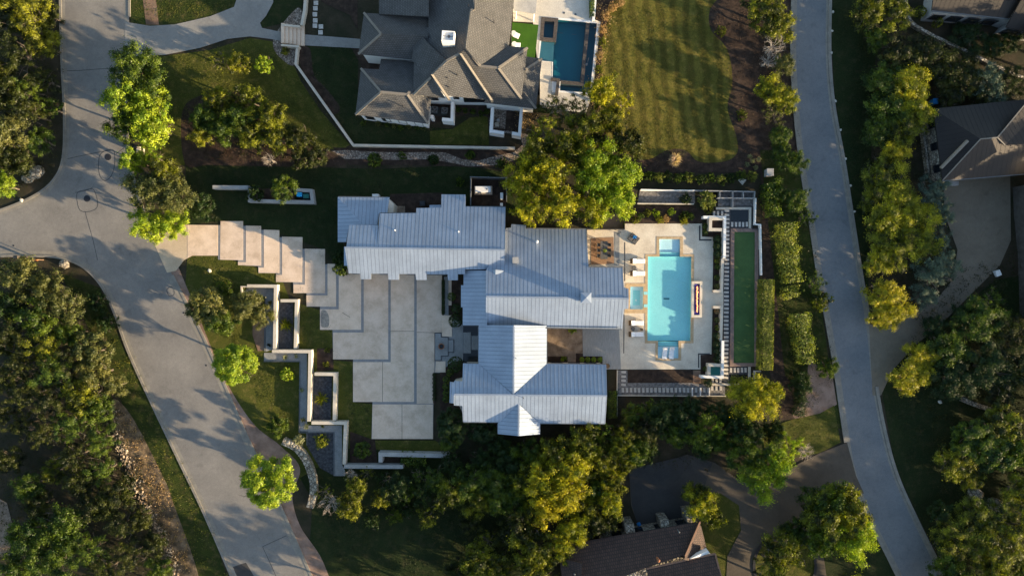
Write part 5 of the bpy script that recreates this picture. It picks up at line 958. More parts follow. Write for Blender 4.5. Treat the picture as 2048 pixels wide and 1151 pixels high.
# loungers
def chaise(px, py, label):
    p = P(px, py, .3); e = empty('sun_lounger', label, 'sun lounger', (p.x, p.y, .02), 0, 'sun loungers left of the pool')
    mb = MB(); mb.box((-.78, 0, .27), (.34, .74, .1)); mb.box((.2, 0, .24), (1.75, .72, .08)); mb.build('frame', M['wicker'], e, bevel=.015, world=False)
    for sx in (-.85, .95):
        for sy in (-.3, .3): mb = MB(); mb.box((sx, sy, .11), (.07, .07, .22)); mb.build('leg', M['wicker'], e, world=False)
    mb = MB(); mb.box((.5, 0, .35), (1.2, .66, .13)); mb.build('seat_cushion', M['cushion'], e, bevel=.04, world=False)
    mb = MB(); mb.prism([(-.62, -.34, .33), (-.12, -.34, .3), (-.12, .34, .3), (-.62, .34, .33)], [(-.66, -.33, .78), (-.1, -.33, .42), (-.1, .33, .42), (-.66, .33, .78)]); mb.build('back_cushion', M['cushion'], e, bevel=.02, world=False)
    mb = MB(); mb.box((-.72, 0, .5), (.06, .7, .5)); mb.build('backrest', M['wicker'], e, world=False)
for px, py, lb in ((1274, 522, 'white cushioned wicker lounger, topmost of the four left of the pool'), (1274, 546.5, 'white cushioned wicker lounger just above the spa, below the upper round table'), (1271, 645.5, 'white cushioned wicker lounger just below the spa'), (1271, 668, 'white cushioned wicker lounger, lowest of the four left of the pool')): chaise(px, py, lb)
def rtable(px, py, lb):
    p = P(px, py, .4); e = empty('side_table', lb, 'table', (p.x, p.y, .02), 0, 'round drum tables between the loungers'); mb = MB(); mb.lathe((0, 0, 0), [(.26, 0), (.2, .22), (.27, .42)], 20); mb.build('base', M['wicker'], e, world=False); mb = MB(); mb.lathe((0, 0, .42), [(.3, 0), (.3, .04)], 24); mb.build('tabletop', M['greycushion'], e, world=False)
rtable(1268, 534.5, 'round brown drum table between the two upper loungers'); rtable(1266, 656.5, 'round brown drum table between the two lower loungers')
p = P(1284, 658.5, .4); mb = MB(); mb.box((p.x, p.y, .2), (.32, .3, .36)); mb.lathe((p.x - .06, p.y + .1, .38), [(.06, 0), (.07, .12)], 10); tag(mb.build('stool', M['wicker']), 'small square brown stool by the pool edge between the lower loungers', 'stool')
for i, px in enumerate((1329.5, 1343)):
    p = P(px, 705, 0); prof = [(-.85, .12), (-.6, .1), (-.35, .06), (-.1, .1), (.15, .03), (.4, .05), (.62, .28), (.84, .52)]; mb = MB(); rows = []
    for t_, z_ in prof: y_ = t_; rows.append([mb.bm.verts.new((p.x + s * .33 + .05 * math.sin(t_ * 2.5), p.y + y_, z_ - .0 + dz)) for s, dz in ((-1, 0), (1, 0), (1, -.12), (-1, -.12))])
    for a, b in zip(rows[:-1], rows[1:]):
        for k in range(4): mb.bm.faces.new((a[k], a[(k + 1) % 4], b[(k + 1) % 4], b[k]))
    mb.bm.faces.new(rows[0]); mb.bm.faces.new(rows[-1][::-1]); bmesh.ops.recalc_face_normals(mb.bm, faces=mb.bm.faces[:])
    tag(mb.build('pool_chaise', M['cushion']), 'white wavy in-water chaise on the lower pool shelf, %s one' % ('left' if i == 0 else 'right'), 'chaise', 'white chaises in the pool')
# ottoman cluster with towel
p = P(1267.5, 477, .3); e = empty('ottoman_set', 'charcoal woven lounge pad of four cushions standing askew above the pool', 'ottoman', (p.x, p.y, .02), R(-38))
for sx in (-1, 1):
    for sy in (-1, 1): mb = MB(); mb.box((sx * .36, sy * .3, .18), (.66, .54, .34)); mb.build('cushion', M['greycushion'], e, bevel=.05, world=False)
mb = MB(); q = P(1270, 474, .45)
n_ = 7; g_ = [[mb.bm.verts.new((q.x + (i - 3) * .09, q.y + (j - 3) * .07, .4 + .06 * math.sin(i * 1.7 + j) + .05 * math.cos(j * 2.1))) for j in range(n_)] for i in range(n_)]
for i in range(n_ - 1):
    for j in range(n_ - 1): mb.bm.faces.new((g_[i][j], g_[i + 1][j], g_[i + 1][j + 1], g_[i][j + 1]))
tag(mb.build('towel', M['bluecloth']), 'crumpled blue towel lying on the charcoal lounge pad', 'towel')
# outdoor shower / umbrella pole, dining set, screen
e = empty('shower_post', 'thin dark pole with an arm at the corner of the timber terrace', 'pole', P(1236, 467, 0)); a = P(1236, 467, 0); b = P(1219, 461, 2.4); mb = MB(); mb.tube(a, (a.x, a.y, 2.5), .04, .04, 8); mb.build('pole', M['dark'], e); mb = MB(); mb.tube((a.x, a.y, 2.45), (a.x - .95, a.y + .35, 2.5), .03, .03, 8); mb.build('arm', M['dark'], e)
sheet('paving_slab', [(1229, 463), (1239, 465), (1239, 530), (1229, 530)], .04, M['stonegrey'], thick=.03)
e = empty('dining_table', 'dark grey rectangular outdoor dining table on the timber terrace', 'table', P(1208, 502, 0)); p = P(1208, 500, .75); mb = MB(); mb.box((p.x, p.y, .74), (1.0, 2.5, .05)); mb.build('tabletop', M['greycushion'], e)
for sx in (-.4, .4):
    for sy in (-1.1, 1.1): mb = MB(); mb.box((p.x + sx, p.y + sy, .38), (.07, .07, .68)); mb.build('leg', M['dark'], e)
ball(1208.5, 501.5, 3.2, 'lime', 'bright green potted plant in the middle of the outdoor dining table', name='potted_plant', cat='plant').location.z = .9
k = 0; DPOS = ['top left', 'middle left', 'bottom left', 'top right', 'middle right', 'bottom right']
for sx in (-1, 1):
    for sy in (.75, 0, -.75):
        e = empty('dining_chair', 'grey outdoor dining chair at the %s of the long dark table' % DPOS[k], 'chair', (p.x + sx * .72, p.y + sy, .05), 0 if sx < 0 else math.pi, 'dining chairs around the outdoor table'); k += 1
        mb = MB(); mb.box((0, 0, .44), (.46, .46, .06)); mb.build('seat', M['greycushion'], e, world=False); mb = MB(); mb.box((-.22, 0, .7), (.05, .46, .5)); mb.build('backrest', M['greycushion'], e, world=False)
        for a_ in (-.2, .2):
            for b_ in (-.2, .2): mb = MB(); mb.box((a_, b_, .2), (.04, .04, .42)); mb.build('leg', M['dark'], e, world=False)
e = empty('terrace_screen', 'dark metal framed glass screen left of the outdoor dining table', 'screen', P(1182, 503, 0)); mb = MB(); wall_mb(mb, [(1181, 478), (1180.5, 528)], .06, 2.3, 2.4)
mb.build('top_rail', M['dark'], e)
for y in (478, 503, 528): q = P(1181, y, 2.3); mb = MB(); mb.box((q.x, q.y, 1.15), (.08, .08, 2.3)); mb.build('post', M['dark'], e)
wall('terrace_balustrade', [(1174, 457.8), (1249.5, 457.5), (1249.5, 429), (1225, 428)], .07, 0, 1.0, M['dark'], 'thin dark metal railing around the small upper timber deck', 'railing')
# fire bowl, pots
p = P(883, 692, .3); e = empty('fire_bowl', 'round rusted fire bowl in the entry forecourt plaza', 'fire bowl', (p.x, p.y, .13)); mb = MB(); mb.lathe((0, 0, 0), [(.2, 0), (.36, .2), (.42, .4), (.36, .4), (.3, .25)], 24); mb.build('bowl', M['rust'], e, world=False); mb = MB(); mb.lathe((0, 0, .26), [(.3, 0), (.12, .03), (.1, .12)], 16); mb.build('burner', M['dark'], e, world=False)
p = P(1214.5, 731, .3); mb = MB(); mb.lathe((p.x, p.y, .05), [(.2, 0), (.3, .3), (.34, .5), (.28, .5), (.26, .4)], 20); tag(mb.build('planter_pot', M['wicker']), 'round dark brown pot at the corner of the grey timber deck', 'pot')
# service yard
e = empty('yard_fence', 'thin grey fence around the mulched service yard above the garage wing', 'fence', P(975, 380, 0)); mb = MB(); wall_mb(mb, [(941, 410), (941.5, 353.5), (1013, 355.5), (1013, 400)], .12, 0, 1.6); mb.build('panel', M['gutter'], e)
for q in ((941, 354), (977, 354), (1013, 355.5), (941, 382), (1013, 380)): t_ = P(*q, 1.6); mb = MB(); mb.box((t_.x, t_.y, .85), (.14, .14, 1.7)); mb.build('post', M['gutter'], e)
p = P(966, 378.5, 1.0); e = empty('generator', 'white rectangular generator on its pad in the fenced service yard', 'generator', (p.x, p.y, .03)); mb = MB(); mb.box((0, 0, .55), (2.15, .85, 1.0)); mb.build('casing', M['white'], e, bevel=.04, world=False); mb = MB(); mb.lathe((.55, 0, 1.06), [(.09, 0), (.09, .02)], 14); mb.build('exhaust', M['dark'], e, world=False); mb = MB(); mb.box((0, 0, .03), (2.5, 1.2, .08)); mb.build('pad', M['slab'], e, world=False)
for px, py, s in ((1003.5, 392, 'taller'), (1003, 409, 'lower')): p = P(px, py, .8); mb = MB(); mb.box((p.x, p.y, .5), (.36, .85 if s == 'taller' else .35, .95)); mb.box((p.x, p.y, 1.0), (.4, .9 if s == 'taller' else .4, .04)); tag(mb.build('utility_cabinet', M['white'], bevel=.02), '%s narrow white utility cabinet at the right of the service yard' % s, 'cabinet')
p = P(845, 407, .5); mb = MB(); mb.box((p.x, p.y, .35), (.75, .7, .7)); mb.lathe((p.x, p.y, .71), [(.28, 0), (.26, .04)], 18); tag(mb.build('heat_pump', M['dark'], bevel=.03), 'dark square cooling unit in the mulch above the garage roof', 'air conditioner')
# street side things
e = empty('street_sign', 'orange-edged timber sign board on a post at the side street corner', 'sign', P(60, 516, 0)); p = P(60, 520, 1.6); mb = MB(); mb.box((p.x, p.y, 1.5), (1.9, .09, .35)); mb.build('board', M['signred'], e); mb = MB()
for s in (-.7, .7): mb.box((p.x + s, p.y + .09, 1.05), (.1, .08, 2.1))
mb.build('post', M['wood'], e)
p = P(57, 515, 0); mb = MB(); mb.tube((p.x, p.y, 0), (p.x, p.y, 2.4), .16, .15, 12); mb.box((p.x, p.y, 2.42), (.5, .4, .06)); tag(mb.build('timber_post', M['bark']), 'thick weathered post casting a long shadow at the side street corner', 'post')
def boulder(px, py, r, label, group=None, m='boulder', nm='boulder'):
    bm = bmesh.new(); bmesh.ops.create_icosphere(bm, subdivisions=2, radius=1); p = P(px, py, r * .3)
    for v in bm.verts: v.co *= random.uniform(.82, 1.12)
    for v in bm.verts: v.co = Vector((v.co.x * r * 1.1, v.co.y * r * .85, max(v.co.z, -.4) * r * .7))
    me = bpy.data.meshes.new(nm); bm.to_mesh(me); bm.free(); o = link(nm, me, M[m]); o.location = (p.x, p.y, r * .25); o.rotation_euler = (0, 0, random.uniform(0, 6)); return tag(o, label, 'boulder', group)
for i, (px, py) in enumerate(((1666, 24), (1664, 62), (1663, 106), (1671, 202), (1681, 260), (1691, 317), (1701, 371), (1709, 423), (1727, 532))):
    boulder(px, py, .2, 'small white rock on the dark verge, %s down the right side of the right street' % ['first', 'second', 'third', 'fourth', 'fifth', 'sixth', 'seventh', 'eighth', 'ninth'][i], 'white rocks along the right street')
boulder(419, 541, .28, 'small cream boulder with a shadow on the grass above the garden walls'); boulder(72, 345, 1.1, 'big dark rough boulder in the bed at the left street corner', m='stone'); boulder(56, 356, .8, 'smaller rough boulder left of the big one at the left street corner', m='stone'); boulder(43, 400, .3, 'small pale rock near the lime bush at the left edge'); boulder(128, 528, .7, 'pale rock in the dark bed below the side street', m='stone'); boulder(1880, 803, .28, 'lone pale rock on the dark lawn at the lower right')
for i, (px, py) in enumerate(((1950, 988), (1990, 1008))): boulder(px, py, 1.15, 'round mottled pale rock between the lower right trees, %s one' % ('left' if i == 0 else 'right'), m='stone')
p = P(1872, 202, 1.1); mb = MB(); mb.box((p.x, p.y, .5), (.62, .7, 1.0)); mb.box((p.x, p.y, 1.04), (.7, .78, .08)); tag(mb.build('waste_bin', M['bluecloth'], bevel=.03), 'dark blue wheeled bin above the bronze hipped roof', 'bin')
p = P(1541, 344, 1.2); mb = MB(); mb.box((p.x, p.y, .55), (.85, .95, 1.1)); mb.box((p.x, p.y, 1.13), (.95, 1.05, .07)); tag(mb.build('utility_pedestal', M['greywall'], bevel=.03), 'pale square utility cabinet in the shrubs left of the right street', 'cabinet')
p = P(1486, 361, .3); mb = MB(); mb.prism([(p.x - .6, p.y + .1, .02), (p.x, p.y - .6, .02), (p.x + .6, p.y + .1, .02), (p.x, p.y + .5, .02)], [(p.x - .4, p.y + .1, .3), (p.x, p.y - .3, .25), (p.x + .4, p.y + .1, .32), (p.x, p.y + .3, .35)]); tag(mb.build('garden_stone', M['boulder']), 'pale angular stone at the right end of the shrub row', 'stone')
p = P(1906, 366, .8); mb = MB(); mb.box((p.x, p.y, .4), (1.7, .6, .75)); tag(mb.build('stone_bench', M['greywall'], bevel=.05), 'grey bench below the corner of the bronze hipped roof', 'bench')
p = P(1997, 546, .5); mb = MB(); mb.box((p.x, p.y, .3), (.7, .8, .55), .4); tag(mb.build('garden_light_box', M['white'], bevel=.05), 'small white box at the lower edge of the tan court', 'box')
wall('low_stone_wall', smooth([(1813, -10), (1814, 20), (1824, 44), (1850, 62), (1890, 82), (1925, 98), (1965, 118), (2010, 140), (2060, 160)], 5), .42, 0, .6, M['stone'], 'curving low limestone wall sweeping below the top right house')
wall('side_walk_wall', [(1846, 250), (1852, 300), (1858, 345)], .3, 0, .7, M['stone'], 'low stone wall left of the bronze hipped roof'); wall('low_stone_wall', smooth([(1925, 798), (1955, 810), (1990, 822), (2010, 840)], 5), .6, 0, .5, M['stone'], 'short broken stone wall in the dark woods at lower right')
lp = smooth([(222, 815), (240, 880), (258, 930), (280, 985), (308, 1040), (335, 1095), (356, 1160)], 40); bm = bmesh.new()
for k in range(900):
    q = lp[int(random.random() ** .9 * (len(lp) - 1))]; s_ = random.uniform(.04, .17) * (1 if random.random() < .8 else 1.5); p = P(q[0] + random.gauss(0, 5.5), q[1] + random.gauss(0, 3), 0); r0 = bmesh.ops.create_icosphere(bm, subdivisions=1, radius=1)
    ry = Matrix.Rotation(random.uniform(0, 3), 3, 'Z')
    for v in r0['verts']: v.co = ry @ Vector((v.co.x * s_ * random.uniform(.9, 1.5), v.co.y * s_ * random.uniform(.6, 1), max(v.co.z, -.3) * s_ * .6)) + Vector((p.x, p.y, .1))
me = bpy.data.meshes.new('limestone_rubble'); bm.to_mesh(me); bm.free(); tag(link('limestone_rubble', me, M['ledge']), 'sunlit broken limestone rubble running down the bank left of the street', 'rubble', None, 'stuff')
sheet('stone_path', [(-20, 985), (14, 1005), (24, 1045), (20, 1110), (-20, 1115)], .05, M['flag'])
for i, (px, py, c_, s) in enumerate(((1278, 1048, 'bluecloth', 'blue'), (1262, 1049, 'signred', 'orange'))): p = P(px, py, .4); mb = MB(); mb.box((p.x, p.y, .25), (.5, .4, .4), .4); mb.box((p.x + .05, p.y, .5), (.3, .3, .2), .7); tag(mb.build('garden_toy', M[c_], bevel=.04), 'small %s plastic thing left beside the clay-tiled house' % s, 'toy')
# ---------------------------------------------------------------- trees and shrubs
# px, py, crown radius px, height m, leaf colour, form, look
TR = [
 # left edge woods
 (58, 22, 46, 8, 'olive', 'oak'), (12, 60, 42, 7, 'dark', 'cedar'), (88, 88, 34, 5.5, 'olive', 'oak'), (35, 118, 44, 7, 'dark', 'cedar'), (88, 160, 28, 5, 'dark', 'cedar'), (16, 190, 42, 7, 'dark', 'oak'), (62, 228, 38, 6, 'dark', 'cedar'), (22, 268, 38, 6.5, 'grey', 'oak'), (82, 282, 28, 4.5, 'green', 'oak'), (38, 322, 36, 5, 'dark', 'oak'), (4, 372, 26, 5, 'lime', 'oak'), (98, 30, 26, 5, 'dark', 'oak'), (100, 215, 22, 4, 'green', 'oak'), (60, 180, 28, 5.5, 'green', 'cedar'), (30, 20, 30, 6, 'dark', 'cedar'), (-20, 140, 40, 7, 'dark', 'oak'), (-20, 310, 40, 7, 'dark', 'oak'),
 # row between street and shaded lawn
 (278, 142, 54, 7.5, 'green', 'oak'), (252, 200, 42, 7.5, 'lime', 'oak'), (304, 208, 36, 6.5, 'lime', 'oak'), (252, 250, 36, 6, 'green', 'oak'), (308, 254, 44, 7, 'lime', 'oak'), (268, 322, 26, 6, 'lime', 'oak'), (306, 316, 24, 5.5, 'lime', 'airy'), (300, 378, 44, 7, 'grey', 'oak'), (352, 392, 42, 6.5, 'grey', 'oak'), (300, 448, 38, 6, 'lime', 'oak'), (350, 446, 30, 5.5, 'lime', 'oak'), (330, 350, 34, 6, 'olive', 'oak'),
 # oaks over the bed at top left
 (412, 238, 32, 5, 'green', 'oak'), (440, 205, 30, 5.5, 'olive', 'oak'), (406, 270, 26, 4.5, 'olive', 'oak'), (500, 198, 34, 6, 'olive', 'oak'), (478, 240, 36, 5.5, 'green', 'oak'), (505, 268, 30, 5, 'olive', 'oak'), (545, 235, 34, 6, 'olive', 'oak'), (556, 275, 34, 5, 'olive', 'oak'), (600, 280, 30, 4.5, 'dark', 'oak'), (630, 312, 24, 3.5, 'dark', 'oak'), (448, 262, 28, 5, 'green', 'oak'), (600, 318, 22, 3.5, 'dark', 'oak'),
 (442, 124, 22, 4, 'olive', 'airy'), (480, 128, 24, 4, 'olive', 'oak'), (528, 129, 18, 3.6, 'lime', 'round'),
 # shaded lawn
 (568, 378, 27, 4.8, 'green', 'oak'), (512, 386, 18, 2.4, 'deep', 'oak'), (405, 412, 26, 3.4, 'deep', 'oak'),
 # big oaks over the top of the main house
 (1150, 225, 38, 6.5, 'grey', 'airy'), (1110, 212, 26, 6, 'grey', 'airy'), (1200, 185, 34, 7.5, 'yellow', 'oak'), (1245, 210, 28, 6.5, 'yellow', 'airy'), (1175, 262, 44, 7.4, 'olive', 'oak'), (1090, 262, 38, 7.4, 'yellow', 'airy'), (1135, 300, 42, 7.6, 'olive', 'oak'), (1075, 312, 40, 7.5, 'olive', 'oak'), (1252, 290, 36, 7, 'dark', 'oak'), (1045, 362, 42, 8.6, 'yellow', 'oak'), (1095, 350, 44, 9, 'yellow', 'oak'), (1062, 420, 34, 8.4, 'yellow', 'oak'), (1118, 408, 42, 9, 'yellow', 'oak'), (1190, 320, 42, 7.8, 'lime', 'oak'), (1240, 348, 42, 6.6, 'lime', 'oak'), (1180, 372, 42, 8, 'lime', 'oak'), (1230, 400, 42, 6.8, 'lime', 'oak'), (1180, 420, 34, 7.6, 'yellow', 'oak'), (1220, 240, 30, 6.5, 'olive', 'oak'),
 # strip left of the right street
 (1528, 25, 40, 6, 'olive', 'oak'), (1556, 55, 34, 5, 'olive', 'oak'), (1552, 185, 32, 5, 'yellow', 'oak'), (1528, 178, 22, 4.5, 'yellow', 'oak'), (1572, 205, 24, 4.5, 'yellow', 'oak'), (1565, 130, 24, 4, 'grey', 'oak'), (1548, 225, 26, 3.6, 'grey', 'airy'), (1560, 275, 26, 4, 'green', 'oak'), (1590, 325, 26, 4, 'green', 'oak'), (1562, 305, 24, 3.4, 'green', 'oak'), (1552, 385, 24, 3.2, 'green', 'oak'), (1592, 400, 26, 3.6, 'green', 'oak'), (1612, 435, 22, 3, 'green', 'airy'), (1632, 565, 24, 3.5, 'green', 'airy'), (1655, 735, 22, 3.2, 'green', 'oak'), (1640, 600, 20, 3, 'olive', 'oak'), (1600, 770, 24, 3, 'deep', 'oak'),
 # right of the right street
 (1740, 22, 40, 5.5, 'olive', 'oak'), (1790, 28, 36, 5, 'olive', 'oak'), (1752, 80, 26, 4, 'green', 'oak'), (1800, 110, 40, 5, 'dark', 'oak'), (1850, 110, 42, 5, 'dark', 'oak'), (1770, 165, 40, 5, 'green', 'oak'), (1820, 170, 42, 6, 'yellow', 'oak'), (1778, 215, 44, 5.5, 'green', 'oak'), (1832, 225, 40, 6, 'yellow', 'oak'), (1758, 262, 34, 5, 'green', 'oak'), (1800, 262, 38, 5.5, 'olive', 'oak'), (1788, 308, 30, 5.5, 'gold', 'oak'), (1765, 345, 38, 5, 'olive', 'oak'), (1790, 375, 44, 5.5, 'yellow', 'oak'), (1748, 395, 34, 4.5, 'olive', 'oak'), (1825, 435, 46, 6, 'yellow', 'oak'), (1772, 440, 44, 5.5, 'yellow', 'oak'), (1800, 490, 46, 5.5, 'olive', 'oak'), (1760, 520, 34, 4.5, 'yellow', 'oak'), (1840, 490, 40, 5.5, 'yellow', 'oak'), (1768, 592, 36, 5, 'gold', 'oak'), (1792, 622, 34, 5, 'gold', 'oak'), (1762, 632, 28, 4.5, 'gold', 'oak'),
 (1868, 385, 34, 6, 'blue', 'cedar'), (1880, 430, 32, 5.5, 'blue', 'cedar'), (1862, 540, 44, 6, 'blue', 'cedar'), (1890, 530, 34, 5.5, 'blue', 'cedar'), (1850, 590, 30, 4.5, 'blue', 'cedar'), (1878, 480, 26, 4.5, 'blue', 'cedar'),
 (1900, 150, 40, 5.5, 'dark', 'oak'), (1935, 165, 36, 5, 'dark', 'oak'), (1975, 160, 34, 5.5, 'blue', 'oak'), (2020, 165, 38, 5.5, 'dark', 'cedar'), (1925, 125, 30, 4.5, 'dark', 'oak'), (1900, 190, 30, 4, 'dark', 'oak'), (1985, 190, 28, 4.5, 'blue', 'oak'), (1960, 190, 24, 4.5, 'dark', 'oak'),
 (1935, 75, 36, 2.6, 'deep', 'oak'), (1985, 95, 26, 2.4, 'deep', 'oak'), (2020, 82, 24, 2.6, 'deep', 'oak'),
 (1835, 710, 30, 4.5, 'gold', 'oak'), (1858, 705, 24, 4.5, 'yellow', 'oak'), (1815, 755, 36, 5, 'gold', 'oak'), (1842, 745, 26, 4.5, 'yellow', 'oak'), (1895, 700, 44, 5.5, 'green', 'oak'), (1960, 640, 48, 6, 'green', 'oak'), (1985, 600, 26, 5.5, 'green', 'airy'), (2030, 670, 46, 6, 'dark', 'oak'), (1910, 760, 46, 5.5, 'deep', 'oak'), (1975, 735, 48, 6, 'deep', 'oak'), (2040, 740, 42, 6, 'dark', 'oak'), (1925, 640, 30, 4.5, 'deep', 'oak'), (2000, 780, 36, 5, 'dark', 'oak'), (1870, 655, 26, 4, 'deep', 'oak'),
 (2000, 850, 42, 7, 'olive', 'round'), (1945, 880, 46, 7, 'green', 'round'), (1910, 920, 38, 6, 'olive', 'oak'), (1990, 910, 42, 7, 'green', 'round'), (2040, 900, 38, 7, 'green', 'oak'), (1960, 1040, 48, 6.5, 'olive', 'oak'), (1910, 1075, 46, 6, 'olive', 'oak'), (2025, 1050, 50, 7, 'olive', 'oak'), (1985, 1110, 48, 7, 'olive', 'oak'), (1895, 1135, 42, 6, 'green', 'oak'), (2040, 985, 38, 6, 'olive', 'oak'), (1935, 955, 28, 5, 'olive', 'oak'), (2040, 1130, 40, 6, 'olive', 'oak'), (1880, 1020, 24, 4.5, 'deep', 'oak'),
 # around the lower drive
 (1670, 1030, 62, 8, 'olive', 'round'), (1700, 1070, 46, 8, 'lime', 'oak'), (1650, 1000, 44, 7.5, 'green', 'oak'), (1690, 1010, 40, 8, 'olive', 'oak'), (1640, 1080, 36, 7, 'green', 'oak'), (1565, 1095, 44, 6, 'olive', 'oak'), (1545, 1130, 40, 6, 'olive', 'airy'), (1590, 1060, 28, 5, 'green', 'oak'), (1405, 1005, 36, 5.5, 'yellow', 'oak'), (1390, 985, 26, 5, 'olive', 'oak'), (1425, 1035, 22, 5, 'olive', 'oak'),
 (1500, 912, 46, 7, 'green', 'oak'), (1545, 925, 40, 7, 'lime', 'oak'), (1520, 955, 42, 6.5, 'lime', 'oak'), (1578, 890, 30, 6, 'lime', 'airy'), (1490, 860, 36, 5.5, 'deep', 'oak'), (1510, 795, 46, 7, 'yellow', 'oak'), (1485, 780, 32, 6, 'yellow', 'oak'), (1540, 785, 28, 6, 'yellow', 'oak'), (1478, 825, 28, 5, 'green', 'oak'), (1545, 860, 24, 4.5, 'deep', 'oak'),
 (1400, 868, 38, 5.5, 'green', 'oak'), (1425, 850, 28, 5.5, 'lime', 'airy'), (1365, 840, 32, 4.5, 'deep', 'oak'), (1320, 835, 34, 4.5, 'deep', 'oak'), (1290, 865, 32, 4.5, 'dark', 'oak'), (1350, 870, 28, 4.5, 'green', 'oak'), (1440, 825, 26, 4, 'deep', 'oak'), (1380, 815, 24, 3.5, 'deep', 'oak'), (1265, 830, 24, 3.5, 'green', 'oak'), (1405, 900, 20, 4, 'deep', 'oak'),
 # woods below the main house
 (1170, 880, 36, 6, 'olive', 'oak'), (1205, 915, 34, 5.5, 'olive', 'oak'), (1240, 900, 30, 5.5, 'olive', 'oak'), (1270, 905, 28, 5, 'green', 'oak'), (1110, 905, 40, 6, 'olive', 'oak'), (1140, 935, 40, 7, 'yellow', 'oak'), (1085, 960, 42, 7.5, 'yellow', 'oak'), (1130, 985, 40, 7.5, 'gold', 'oak'), (1090, 1015, 36, 7, 'gold', 'oak'), (1150, 1045, 34, 6.5, 'yellow', 'oak'), (1130, 1085, 34, 6.5, 'yellow', 'oak'), (1220, 1000, 32, 6, 'yellow', 'oak'), (1225, 960, 30, 5.5, 'olive', 'oak'), (1190, 1040, 34, 5.5, 'dark', 'oak'), (1065, 1095, 42, 6.5, 'olive', 'oak'), (1070, 1138, 40, 6.5, 'olive', 'oak'), (1035, 1050, 38, 5.5, 'dark', 'oak'), (1190, 975, 34, 5, 'green', 'oak'), (1055, 905, 30, 5, 'green', 'oak'), (1020, 925, 32, 4.5, 'deep', 'oak'), (1050, 960, 34, 6, 'olive', 'oak'), (1245, 870, 24, 4.5, 'olive', 'oak'), (1205, 860, 22, 5, 'green', 'oak'),
 (985, 960, 38, 5, 'green', 'oak'), (940, 965, 36, 5, 'green', 'oak'), (905, 985, 32, 4.5, 'olive', 'oak'), (955, 1005, 30, 4.5, 'olive', 'oak'), (1000, 1000, 32, 5, 'green', 'oak'), (920, 945, 24, 3.6, 'deep', 'oak'), (965, 920, 26, 3.6, 'deep', 'oak'), (880, 1010, 22, 4, 'olive', 'airy'),
 (955, 1120, 36, 5.5, 'olive', 'oak'), (1000, 1138, 34, 5.5, 'olive', 'oak'), (915, 1140, 28, 4, 'dark', 'oak'), (975, 1080, 26, 4.5, 'olive', 'airy'),
 # near the lowest garden walls
 (712, 975, 26, 4.5, 'olive', 'oak'), (700, 1010, 28, 4.5, 'olive', 'oak'), (650, 985, 18, 3.5, 'olive', 'airy'), (795, 975, 30, 3.6, 'deep', 'oak'), (770, 960, 20, 3, 'deep', 'airy'), (790, 1032, 16, 2.2, 'green', 'oak'), (815, 1020, 16, 2.2, 'deep', 'oak'), (812, 985, 20, 3.2, 'green', 'oak'), (735, 945, 16, 2.6, 'olive', 'airy'),
 (905, 850, 34, 4.5, 'deep', 'round'), (900, 880, 24, 3.8, 'green', 'round'), (965, 862, 27, 3.8, 'deep', 'round'),
 # left lawn
 (412, 612, 40, 5, 'grey', 'round'), (440, 640, 32, 4.5, 'green', 'oak'), (495, 612, 36, 4, 'grey', 'oak'), (525, 632, 24, 3.2, 'grey', 'oak'), (470, 728, 46, 6.5, 'lime', 'round'), (540, 962, 54, 7, 'lime', 'round'), (555, 850, 22, 2.4, 'green', 'oak'), (574, 748, 14, 1.9, 'lime', 'round'), (452, 575, 16, 1.8, 'green', 'oak'),
 # left woods below the side street
